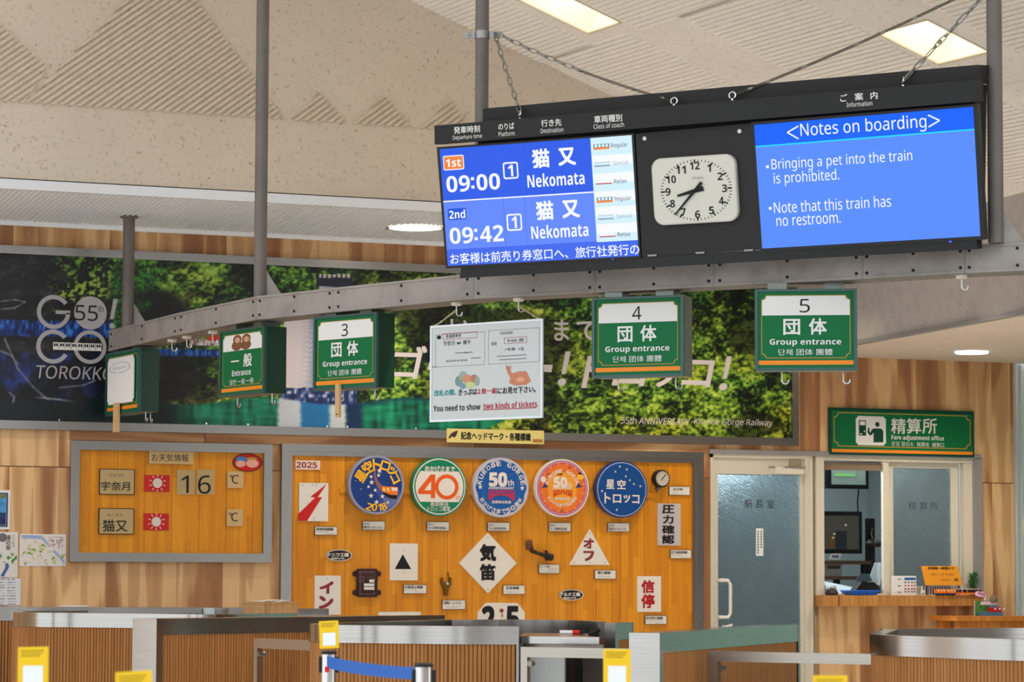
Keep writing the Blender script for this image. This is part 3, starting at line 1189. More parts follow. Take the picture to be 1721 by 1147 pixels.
M_PRINT = print_material('landscape_print', 0.3, 0.4)
M_MURALTXT = mat('mural_lettering', (206, 196, 194), 0.5)
M_MURALTXT2 = mat('mural_lettering_grey', (176, 172, 174), 0.5)
MU0 = W.hit(0, 560)[0] - .9
MU1 = W.hit(1327, 600)[0]
MV0, MV1 = 2.187, 3.333
root = thing('mural', 'very long framed gorge landscape picture with dam tower and green water across the upper wall', 'picture', W.pt((MU0 + MU1) / 2, MV0, 0))
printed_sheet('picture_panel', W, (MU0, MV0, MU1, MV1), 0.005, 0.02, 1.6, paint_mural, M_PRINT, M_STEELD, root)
mb = MB()
mb.box(W, (MU0 - .05, MV1, MU1 + .055, MV1 + .056), .004, .045, M_FRAME)
mb.box(W, (MU0 - .05, MV0 - .058, MU1 + .055, MV0), .004, .045, M_FRAME)
mb.box(W, (MU1, MV0, MU1 + .055, MV1), .004, .044, M_FRAME)
mb.build('frame', root)
for px in (98, 345, 415, 548, 582, 697):
    u, v = W.hit(px, 715)
    mb = MB()
    mb.disc(W, (u, MV0 + .01), .007, .007, .026, M_CHROME, 10, n0=.018)
    mb.build('stud', root)
# GO! 55th / GOGO mark
mb = MB()
n = .0215


def letter_g(c, r, t, a0=35, bar=True):
    mb.ring(W, c, r - t, r, n, M_MURALTXT2, 44, math.radians(a0), math.radians(358 if bar else 325))
    if bar:
        mb.box(W, (c[0] + .12 * r, c[1] - t * .42, c[0] + r, c[1] + t * .42), n - .0005, n, M_MURALTXT2)


gs = W.scale(*W.hit(100, 560))[1]
gr = 28.6 / gs
g1, o1, g2, o2 = W.hit(88.9, 525), W.hit(150.7, 526.7), W.hit(87.9, 583.2), W.hit(150, 584)
letter_g(g1, gr, gr * .25)
mb.disc(W, o1, gr * .98, gr * .98, n, M_MURALTXT2)
mb.ring(W, g2, gr * .75, gr, n, M_MURALTXT2, 44, math.radians(38), math.radians(330))
mb.ring(W, o2, gr * .76, gr * .99, n, M_MURALTXT2)
mb.ppoly(W, [(190.5, 503), (198, 503), (190.5, 537), (184.5, 537)], n, M_MURALTXT2)
mb.disc(W, W.hit(187, 548.5), .02, .02, n, M_MURALTXT2, 20)
u0, v0 = W.hit(88, 581); u1, v1 = W.hit(170, 583)
mb.box(W, (u0, v0 - .03, u1, v0 - .022), n - .0005, n + .0005, M_WHITE)
k = 0
while u0 + k * .043 < u1 - .03:
    a = u0 + k * .043
    mb.box(W, (a, v0 - .022, a + .039, v0 + .022), n - .0005, n + .0005, M_WHITE)
    for q in range(2):
        mb.box(W, (a + .005 + q * .016, v0 - .006, a + .017 + q * .016, v0 + .014), n, n + .001, M_INK)
    k += 1
mb.text(W, '55', 145.5, 526.5, 38, 26, M_INK, n + .001)
mb.text(W, 'th', 169.5, 519.5, 9, 9.5, M_INK, n + .001)
mb.text(W, 'TOROKKO', 126, 627, 131, 22, M_MURALTXT2, n, 0.01, .12)
mb.build('emblem_lettering', root)
for ch, cx, cy, w, h in (('ゴ', 687, 609, 54, 56), ('ー', 738, 616, 36, 13), ('ゴ', 800, 612, 54, 56), ('ー', 905, 619, 46, 13), ('！', 949, 620, 27, 58), ('ト', 1000, 626, 36, 54), ('ロ', 1060, 624, 54, 50), ('ッ', 1119, 631, 40, 40), ('コ', 1173, 628, 49, 46), ('！', 1220, 628, 26, 58)):
    mb = MB()
    mb.text(W, ch, cx, cy, w, h, M_MURALTXT, n, .02, .22)
    mb.build('lettering', root)
for ch, cx, w, h in (('い', 773, 32, 30), ('つ', 820, 34, 24), ('か', 893, 36, 36), ('ま', 944, 25, 36), ('で', 988, 38, 34)):
    mb = MB()
    mb.text(W, ch, cx, 552 + (cx - 773) * .02, w, h, M_MURALTXT, n, .012)
    mb.build('lettering', root)
mb = MB()
mb.text(W, '55th ANNIVERSARY', 1102, 708, 115, 11.5, M_MURALTXT, n, .004, .15)
mb.build('lettering', root)
mb = MB()
mb.text(W, 'Kurobe Gorge Railway', 1233, 711, 131, 14, M_MURALTXT, n, .004, .15)
mb.build('lettering', root)


# ------------------------------------------------------------------ framed boards
def framed_board(name, label, r, fw, depth, double=False):
    u0, v0, u1, v1 = r
    root = thing(name, label, 'display board', W.pt((u0 + u1) / 2, v0, 0))
    mb = MB(); mb.box(W, inset(r, fw * .6), .002, .014, M_VENEER); mb.build('veneer_panel', root)
    mb = MB()
    F_ = [(u0, v0), (u1, v0), (u1, v1), (u0, v1)]
    I_ = [(u0 + fw, v0 + fw), (u1 - fw, v0 + fw), (u1 - fw, v1 - fw), (u0 + fw, v1 - fw)]
    for i in range(4):
        j = (i + 1) % 4
        if double:
            mid = .62
            Mm = [(F_[q][0] + (I_[q][0] - F_[q][0]) * mid, F_[q][1] + (I_[q][1] - F_[q][1]) * mid) for q in (i, j)]
            mb.slab(W, [F_[i], F_[j], Mm[1], Mm[0]], .002, depth, M_FRAME)
            mb.slab(W, [Mm[0], Mm[1], I_[j], I_[i]], .002, depth * .7, M_FRAME)
        else:
            mb.slab(W, [F_[i], F_[j], I_[j], I_[i]], .002, depth, M_FRAME)
    mb.build('frame', root)
    return root


a = W.hit(117.5, 741); b = W.hit(453.5, 946)
weather = framed_board('weather_board', 'framed orange wooden weather board with place names and a temperature of sixteen', (a[0], b[1], b[0], a[1]), .062, .04)
a = W.hit(471, 747); b = W.hit(1178.5, 762)
HB_R = (a[0], 0.62, b[0], 2.066)
heritage = framed_board('heritage_board', 'wide framed orange wooden board showing head marks and railway markers', HB_R, .082, .045, True)
mb = MB()
mb.box(W, W.box(576, 825, 1100, 833), .014, .03, M_VENEER)
mb.build('mounting_rail', heritage)
mb = MB()
mb.box(W, W.box(576, 815, 582.5, 827), .014, .034, M_VENEER)
mb.build('rail_end', heritage)


# ------------------------------------------------------------------ flat things on the boards
def plate(name, label, cat, pxbox, th, face, side=None, n0=.014, group=None, edge=None, edge_w=.004, screws=()):
    """rectangular plate on a board; returns (root, rect, front n)"""
    r = W.box(*pxbox)
    root = thing(name, label, cat, W.pt((r[0] + r[2]) / 2, r[1], n0), group)
    mb = MB()
    mb.box(W, r, n0, n0 + th, face, side or face)
    if edge is not None:
        mb.outline(W, r, edge_w, n0 + th, edge, .0015)
    mb.build('plate', root)
    if screws:
        for x, y in screws:
            mb = MB()
            mb.disc(W, W.hit(x, y), .0045, .0045, n0 + th + .0015, M_STEELD, 8, n0=n0 + th)
            mb.build('screw', root)
    return root, r, n0 + th + .001


def lettered(root, items, n, fr=None):
    base_ = [c for c in root.children if c.name.split('.')[0] in ('plate', 'strip', 'board', 'face')]
    for it in items:
        mb = MB()
        s_, cx, cy, w, h, m = it[:6]
        mb.text(fr or W, s_, cx, cy, w, h, m, n, *(it[6:]))
        mb.build('lettering', base_[0] if base_ else root)


# weather board
root, r, n = plate('title_plate', 'small beige weather title plate at the top of the weather board', 'sign', (248.5, 759.5, 324, 780.5), .012, M_BEIGE, M_INK)
lettered(root, [('お天気情報', 286, 770, 62, 12.5, M_INK)], n)
for lab, box, kana, kc, kanji, jc in (('framed beige place name plate in the upper row of the weather board', (165.5, 789, 224.5, 832), 'うなづき', (195.5, 799.5, 24, 6), '宇奈月', (194, 817.5, 48, 15)),
                                      ('framed beige place name plate in the lower row of the weather board', (164.5, 855, 223.5, 898.5), 'ねこまた', (193.5, 866, 27, 5), '猫又', (193.5, 884, 42, 20))):
    root, r, n = plate('place_name_plate', lab, 'sign', box, .012, M_SILVERP, M_INK, edge=M_INK)
    lettered(root, [(kana, *kc, M_GREYINK), (kanji, *jc, M_INK, .006)], n + .001)
M_SUNRED = mat('sun_card_red', (196, 30, 26), 0.4)
M_SUNPALE = mat('sun_pale', (220, 205, 195), 0.5)
for lab, box, c in (('red sun card beside the upper place name plate', (241, 799, 284, 827), (263.5, 812.5)), ('red sun card beside the lower place name plate', (240, 863.5, 282.5, 892), (261.5, 877.5))):
    root, r, n = plate('weather_card', lab, 'card', box, .004, M_SUNRED, M_SUNRED)
    mb = MB()
    q = W.hit(*c)
    mb.disc(W, q, .034, .034, n, M_SUNPALE, 24)
    for i in range(10):
        t = 2 * math.pi * i / 10 + .3
        mb.line(W, (q[0] + .043 * math.cos(t), q[1] + .043 * math.sin(t)), (q[0] + .061 * math.cos(t), q[1] + .061 * math.sin(t)), .006, n, M_SUNPALE)
    mb.build('sun_emblem', root)
for lab, box, s_, c in (('beige number card one on the weather board', (296, 790.5, 326, 832), '1', (311, 814.5, 12.5, 29)), ('beige number card six on the weather board', (329.5, 790, 359, 832), '6', (343.5, 815, 21.5, 31))):
    root, r, n = plate('number_card', lab, 'card', box, .006, M_SILVERP, M_BEIGE)
    lettered(root, [(s_, *c, M_INK, .01)], n)
for lab, box, c in (('small beige degree card at the end of the upper weather row', (380.5, 793, 407.5, 821), (393.5, 807)), ('small beige degree card at the end of the lower weather row', (379.5, 856.5, 406.5, 885), (392.5, 870.5))):
    root, r, n = plate('unit_card', lab, 'card', box, .012, M_BEIGE, M_SILVERP)
    mb = MB()
    mb.ring(W, W.hit(c[0] - 7, c[1] - 6), .006, .010, n, M_INK, 16)
    mb.text(W, 'C', c[0] + 2, c[1] - 1, 11.5, 14.5, M_INK, n, .006)
    mb.build('lettering', root)
root = thing('oval_badge', 'small oval red and blue badge in the top corner of the weather board', 'badge', W.pt(*W.hit(414, 792), .014))
M_BADGEBLUE = mat('badge_blue', (60, 120, 190), 0.4); M_BADGEPINK = mat('badge_pink', (226, 168, 150), 0.5)
q = W.hit(414.5, 778)
mb = MB()
mb.disc(W, q, .108, .064, .020, M_RED, 40, n0=.014, side=M_INK)
mb.build('badge', root)
mb = MB()
mb.ring(W, q, .060, .064, .021, M_INK, 40, k=1.69)
mb.disc(W, (q[0] - .045, q[1] + .018), .04, .024, .0212, M_BADGEBLUE, 24)
mb.disc(W, (q[0] - .05, q[1] - .010), .036, .024, .0216, M_BADGEPINK, 24)
mb.disc(W, (q[0] + .035, q[1] - .006), .046, .030, .0216, M_BADGEPINK, 24)
mb.disc(W, (q[0] + .03, q[1] + .028), .040, .010, .022, M_GOLD, 24)
mb.build('colour_patch', root)

# heritage board: plain signs
M_PLATEW = mat('enamel_white', (230, 224, 214), 0.35)
root, r, n = plate('year_plate', 'pale pink plate reading 2025 at the top corner of the heritage board', 'sign', (495, 774.5, 536.5, 790), .01, mat('pale_pink', (236, 206, 190), 0.5))
lettered(root, [('2025', 515.5, 782, 35, 10, M_MAROON, .02)], n)
root, r, n = plate('lightning_sign', 'white sign with a red lightning arrow on the heritage board', 'sign', (501, 812.5, 550, 876.5), .008, M_PLATEW, screws=((507, 816), (523, 816), (530, 816), (526, 872)))
mb = MB()
mb.ppoly(W, [(549.3, 814), (521.3, 835.8), (529.6, 836.8), (501.6, 864), (501.6, 876), (516.3, 876), (541.4, 836), (534, 836.2)], n, M_RED)
mb.build('arrow_emblem', root)
root, r, n = plate('stop_marker', 'white marker with a solid black triangle on the heritage board', 'sign', (653.5, 914, 700.5, 976), .008, M_PLATEW, screws=((677, 926), (677, 963)))
mb = MB(); mb.ppoly(W, [(663.5, 957), (691, 957), (677, 932)], n, M_INK); mb.build('triangle_emblem', root)
root, r, n = plate('pressure_check_sign', 'upright grey white sign with four black characters below the gauge', 'sign', (1103, 847, 1142, 917.5), .008, mat('enamel_grey', (196, 186, 186), 0.4))
lettered(root, [(c, 1123, y, w, h, M_INK, .035) for c, y, w, h in (('圧', 856.5, 21, 14.5), ('力', 873.5, 18, 14.5), ('確', 890.5, 21, 15), ('認', 907, 21, 15))], n)
root, r, n = plate('signal_stop_sign', 'white sign with two red characters low on the heritage board near the door', 'sign', (1069, 969, 1109, 1029), .008, M_PLATEW)
lettered(root, [('信', 1089, 986.5, 22, 22, mat('deep_red', (176, 18, 28), 0.5), .035), ('停', 1089, 1011, 22.5, 23.5, mat('deep_red', (176, 18, 28), 0.5), .035)], n)
root, r, n = plate('power_in_sign', 'white sign with two maroon characters beside the dark maroon data plate', 'sign', (527, 968, 571, 1034), .008, M_PLATEW, screws=((548, 973), (548, 1026)))
lettered(root, [('イ', 549, 988, 24, 21, M_MAROON, .045), ('ン', 548, 1013, 25, 22, M_MAROON, .045)], n)
# diamond and triangle
for name, lab, pts, scr, items in (
        ('whistle_sign', 'white diamond sign with two black characters in the middle of the heritage board', [(818, 998), (866.5, 947), (818, 896), (770, 947)], ((818, 904), (818, 991)), [('気', 820, 929.5, 28, 29, M_INK, .045), ('笛', 819.5, 962.5, 27, 28, M_INK, .045)]),
        ('power_off_sign', 'white triangular sign with two maroon characters beside the brake handle', [(955, 950), (1022.5, 950), (989, 889)], ((989, 896), (963, 946), (989, 946), (1015, 946)), [('オ', 989.5, 914, 18, 17, M_MAROON, .045), ('フ', 989.5, 935, 18, 17, M_MAROON, .045)])):
    q = [W.hit(*p) for p in pts]
    root = thing(name, lab, 'sign', W.pt(q[0][0], min(p[1] for p in q), .014))
    mb = MB(); mb.slab(W, q, .014, .022, M_PLATEW); mb.build('plate', root)
    for x, y in scr:
        mb = MB()
        mb.disc(W, W.hit(x, y), .0045, .0045, .0235, M_STEELD, 8, n0=.022)
        mb.build('screw', root)
    lettered(root, items, .023)
# number plate half hidden by the counter
q = [W.hit(*p) for p in ((801, 1078), (880, 1078), (880, 1030), (868, 1014), (815, 1013.5), (801, 1030))]
root = thing('number_plate', 'chipped white plate numbered 25 with cut corners behind the counter', 'sign', W.pt(q[0][0], q[0][1], .014))
mb = MB(); mb.slab(W, q, .014, .022, M_PLATEW); mb.build('plate', root)
lettered(root, [('2', 820.5, 1042, 22, 46, M_INK, .05), ('5', 862, 1042, 22, 46, M_INK, .05)], .023)
mb = MB()
mb.disc(W, W.hit(841, 1027), .018, .016, .0232, mat('rust', (150, 84, 40), 0.9), 9)
mb.disc(W, W.hit(842, 1035), .006, .016, .0232, mat('rust', (150, 84, 40), 0.9), 7)
mb.build('rust_stain', root)
root, r, n = plate('blank_plate', 'white plate showing only its top edge above the counter', 'sign', (634.5, 1029, 705.5, 1075), .008, M_PLATEW)

# oval builder's plates
for lab, c, rx, ry, s1, s2 in (('black oval maker plate above the sign with two maroon katakana on the heritage board', (568, 934), 21.8, 9.8, 'ナニワ工機', '昭和44年'), ('black oval maker plate below the white triangular sign on the heritage board', (958, 1000.5), 20.5, 9.2, 'アルナ工機', '昭和47年')):
    q = W.hit(*c); sa, sb = W.scale(*q)
    root = thing('maker_plate', lab, 'plate', W.pt(q[0], q[1] - ry / sb, .014))
    mb = MB()
    mb.disc(W, q, rx / sa, ry / sb, .024, M_PLATEW, 40, n0=.014, side=M_INK)
    mb.disc(W, q, rx / sa * .93, ry / sb * .88, .0246, mat('plate_black', (34, 20, 22), 0.4), 40)
    mb.build('plate', root)
    lettered(root, [(s1, c[0], c[1] - 1, rx * 1.68, 6.5, M_PLATEW, .04), (s2, c[0], c[1] + 5.2, rx * 1.05, 3.8, M_PLATEW, .02)], .0255)
# dark data plate with four lugs
M_DARKRED = mat('dark_maroon', (52, 18, 22), 0.4)
r = W.box(597.5, 956.5, 632, 1004)
root = thing('data_plate', 'dark maroon cast data plate with four fixing lugs', 'plate', W.pt((r[0] + r[2]) / 2, r[1], .014))
mb = MB(); mb.slab(W, rrect(r, .012), .014, .034, M_DARKRED, smooth=False)
mb.outline(W, inset(r, .022, .018), .004, .034, mat('plate_line', (120, 90, 90), 0.5), .001)
mb.build('plate', root)
mb = MB()
for x in (595, 634.5):
    for y in (965, 996.5):
        mb.disc(W, W.hit(x, y), .018, .020, .028, M_DARKRED, 14, n0=.014)
mb.build('lug', root)
lettered(root, [('形式3500形', 615, 962.5, 24, 6, mat('plate_line', (120, 90, 90), 0.5)), ('定員  27名', 615, 970.5, 24, 5.5, mat('plate_line', (120, 90, 90), 0.5)), ('自重', 608, 977, 9, 5, mat('plate_line', (120, 90, 90), 0.5))], .0352)
mb = MB()
for y in (977, 983.5, 989.5):
    mb.box(W, W.box(609 if y > 980 else 618, y - 2.4, 626, y + 2.4), .034, .0362, M_PLATEW)
mb.build('paper_label', root)

# caption plates
CAPS = [((527, 885.5, 565, 900), ['架線終端標識', 'がせんしゅうたん', 'ひょうしき'], 'under the lightning arrow sign'),
        ((607, 876.5, 645, 891.5), ['2018', '「星空トロッコ」'], 'under the blue head mark with the orange train'),
        ((715, 877.5, 753, 893), ['2011', '「４０周年記念」'], 'under the green fortieth anniversary head mark'),
        ((817, 878.5, 854.5, 893.5), ['2021', '「５０周年記念」'], 'under the blue fiftieth anniversary head mark'),
        ((920, 879, 957, 894), ['2022', '「５０周年記念」'], 'under the pink and orange head mark'),
        ((1019, 879.5, 1055.5, 894.5), ['2020', '「星空トロッコ」'], 'under the plain blue starry head mark'),
        ((1122, 818, 1157, 833), ['圧力計', 'あつりょくけい'], 'beside the round gauge'),
        ((1124, 924.5, 1159.5, 939.5), ['圧力確認標識', 'あつりょくかくにん', 'ひょうしき'], 'below the four character sign'),
        ((676, 983, 715, 998.5), ['列車停止標識', 'れっしゃていし', 'ひょうしき'], 'below the black triangle marker'),
        ((741, 1009, 780, 1025), ['逆転ハンドル', 'ぎゃくてんはんどる'], 'under the brass handle'),
        ((843, 984, 880, 999.5), ['気笛標識', 'きてきひょうしき'], 'beside the diamond sign'),
        ((903, 949, 938, 964.5), ['ブレーキ弁', 'ハンドル', 'ぶれーきべんはんどる'], 'under the dark brake handle'),
        ((997, 958.5, 1033, 974), ['惰行標識', 'だこうひょうしき'], 'below the triangular sign'),
        ((1081.5, 1035, 1118, 1050), ['信号停止標識', 'しんごうていし', 'ひょうしき'], 'under the sign with two red characters')]
M_CAPEDGE = mat('caption_edge', (96, 70, 50), 0.5)
for box, lines, where in CAPS:
    root, r, n = plate('caption_plate', 'small white caption plate ' + where, 'caption plate', box, .012, M_PLATEW, M_CAPEDGE, edge=M_CAPEDGE, edge_w=.003, group='caption plates on the heritage board')
    cx = (box[0] + box[2]) / 2; w = box[2] - box[0]
    if lines[0][0] == '2':
        it = [(lines[0], box[0] + 8.5, box[1] + 4.3, 9.5, 3.6, M_INK, .01), (lines[1], cx, box[1] + 10.3, w * .85, 4.4, M_INK, .01)]
    elif lines[0].startswith('ブ'):
        it = [(lines[0], box[0] + 12, box[1] + 4, 18, 3.6, M_INK), (lines[1], box[2] - 10, box[1] + 8, 15, 3.4, M_INK), (lines[2], cx, box[1] + 12.3, w * .75, 2.2, M_GREYINK)]
    elif len(lines) == 3:
        it = [(lines[0], cx, box[1] + 4.5, w * .76, 4.8, M_INK, .01), (lines[1], box[0] + w * .36, box[1] + 9, w * .55, 2.2, M_GREYINK), (lines[2], box[2] - w * .26, box[1] + 12.2, w * .36, 2.2, M_GREYINK)]
    else:
        it = [(lines[0], cx, box[1] + 4.8, min(w * .76, 5.4 * len(lines[0])), 4.8, M_INK, .01), (lines[1], cx, box[1] + 11.5, w * .55, 2.4, M_GREYINK)]
    lettered(root, it, n + .001)


# ------------------------------------------------------------------ round head marks
def head_mark(label, c, ry, rim, depth=.05):
    q = W.hit(*c, .06)
    sa, sb = W.scale(*q)
    R = ry / sb
    root = thing('head_mark', label, 'head mark', W.pt(q[0], q[1] - R, .03), 'round train head marks')
    mb = MB()
    n1 = .03 + depth
    mb.disc(W, q, R, R, n1, rim, 64, n0=.03, side=rim)
    mb.build('disc', root)
    return root, q, R, n1 + .001


def px_on(q, R, c, ry, x, y):
    """picture pixel -> disc coordinates"""
    return (q[0] + (x - c[0]) / ry * R * 1.045, q[1] - (y - c[1]) / ry * R)


M_NAVY = mat('night_blue', (18, 56, 128), 0.35); M_NAVY2 = mat('night_lilac', (104, 112, 168), 0.4); M_RIMGREY = mat('rim_grey', (150, 150, 170), 0.4)
M_MIDBLUE = mat('night_violet', (56, 76, 150), 0.4)
M_YELTXT = mat('golden_yellow', (248, 186, 22), 0.5); M_TRAIN = mat('train_orange', (236, 124, 30), 0.45)
M_HMWHITE = mat('head_mark_white', (232, 222, 214), 0.4)
c = (631, 815.5); ry = 49.5
root, q, R, n = head_mark('round night blue head mark with a small orange train and yellow lettering', c, ry, M_RIMGREY)
mb = MB()
mb.disc(W, q, R * .92, R * .92, n, M_NAVY, 56)
P = lambda x, y: px_on(q, R, c, ry, 570 + x * .1046, 755 + y * .1046)
mb.poly(W, [P(*p) for p in ((560, 620), (650, 900), (620, 985), (760, 990), (900, 880), (985, 700), (940, 620), (700, 600))], n + .0005, M_MIDBLUE)
mb.poly(W, [P(*p) for p in ((680, 780), (760, 960), (900, 870), (985, 690), (900, 800))], n + .0008, M_NAVY2)
mb.poly(W, [P(*p) for p in ((535, 330), (565, 330), (570, 430), (610, 520), (690, 610), (680, 690), (600, 610), (550, 510))], n + .0012, mat('train_far', (150, 96, 96), 0.5))
mb.poly(W, [P(*p) for p in ((670, 595), (820, 610), (815, 735), (670, 680))], n + .0016, M_TRAIN)
mb.poly(W, [P(*p) for p in ((815, 600), (935, 610), (925, 740), (815, 735))], n + .0018, M_TRAIN)
mb.poly(W, [P(*p) for p in ((830, 620), (925, 622), (920, 670), (830, 668))], n + .0022, M_HMWHITE)
for x0 in (684, 750):
    mb.poly(W, [P(*p) for p in ((x0, 622), (x0 + 44, 626), (x0 + 44, 690), (x0, 672))], n + .0022, mat('train_window', (252, 196, 110), 0.5))
mb.poly(W, [P(*p) for p in ((690, 692), (815, 738), (925, 742), (910, 805), (810, 795), (700, 725))], n + .002, M_INK)
mb.build('emblem', root)
mb = MB()
for x, y, r_ in ((630, 350, .022), (615, 425, .016), (493, 450, .016), (503, 540, .020), (453, 612, .014), (560, 665, .016), (495, 755, .020), (680, 762, .018), (585, 855, .020), (768, 858, .014), (330, 650, .006), (240, 520, .005)):
    mb.star(W, P(x, y), r_, n + .003, M_HMWHITE)
for ch, x, y, w, h, rt in (('星', 328, 440, .096, .10, 1.0), ('空', 435, 300, .10, .105, .55), ('ト', 580, 255, .07, .10, .08), ('ロ', 722, 275, .09, .085, -.3), ('ッ', 838, 358, .07, .075, -.75), ('コ', 882, 472, .085, .075, -1.05)):
    mb.text_uv(W, ch, *P(x, y), w * .82, h * .84, M_YELTXT, n + .003, .03, 0, rt)
for ch, x, y, rt in (('2', 465, 930, -.35), ('0', 552, 938, -.1), ('1', 635, 938, .1), ('8', 708, 925, .35)):
    mb.text_uv(W, ch, *P(x, y), .042 if ch != '1' else .024, .052, M_YELTXT, n + .003, .03, 0, rt)
mb.build('lettering', root)

M_HMGREEN = mat('head_mark_green', (0, 128, 92), 0.4); M_HMORANGE = mat('head_mark_orange', (232, 92, 18), 0.45)
c = (736.8, 818.5); ry = 49.3
root, q, R, n = head_mark('round green and white head mark with a large orange number forty', c, ry, M_HMGREEN)
P = lambda x, y: px_on(q, R, c, ry, 680 + x * .0959, 760 + y * .0959)
mb = MB()
mb.disc(W, q, R * .955, R * .955, n, M_HMWHITE, 56)
mb.disc(W, q, R * .915, R * .915, n + .0006, M_HMGREEN, 56)
hb = .52 * R
A_ = math.asin(hb / (R * .87))
arc = [(q[0] + R * .87 * math.cos(t), q[1] + R * .87 * math.sin(t)) for t in np.linspace(-A_, A_, 14)]
arc2 = [(q[0] - (x - q[0]), y) for x, y in arc[::-1]]
mb.poly(W, arc + arc2, n + .0012, M_HMWHITE)
mb.poly(W, [P(*p) for p in ((210, 745), (210, 675), (430, 400), (515, 400), (515, 675), (515, 745))], n + .0018, M_HMORANGE)
mb.poly(W, [P(*p) for p in ((438, 815), (515, 815), (515, 400), (438, 400))], n + .0019, M_HMORANGE)
mb.poly(W, [P(*p) for p in ((320, 677), (440, 677), (440, 515))], n + .0024, M_HMWHITE)
o_ = P(722, 615)
mb.ring(W, o_, R * .30, R * .43, n + .002, M_HMORANGE, 40)
mb.text_uv(W, 'th', *P(925, 795), R * .19, R * .15, M_HMORANGE, n + .0024, .01)
mb.build('emblem', root)
mb = MB()
mb.text_uv(W, 'おかげさまで', *P(598, 297), R * 1.10, R * .18, M_HMWHITE, n + .0024, .03)
mb.text_uv(W, '黒部峡谷', *P(590, 913), R * .66, R * .17, M_HMWHITE, n + .0024, .008)
mb.text_uv(W, 'トロッコ電車', *P(585, 998), R * .82, R * .17, M_HMWHITE, n + .0024, .008)
mb.build('lettering', root)

M_HMBLUE = mat('head_mark_blue', (16, 88, 166), 0.4); M_BRIDGE = mat('bridge_crimson', (176, 50, 92), 0.5); M_HMSILVER = mat('head_mark_silver', (196, 192, 202), 0.35)


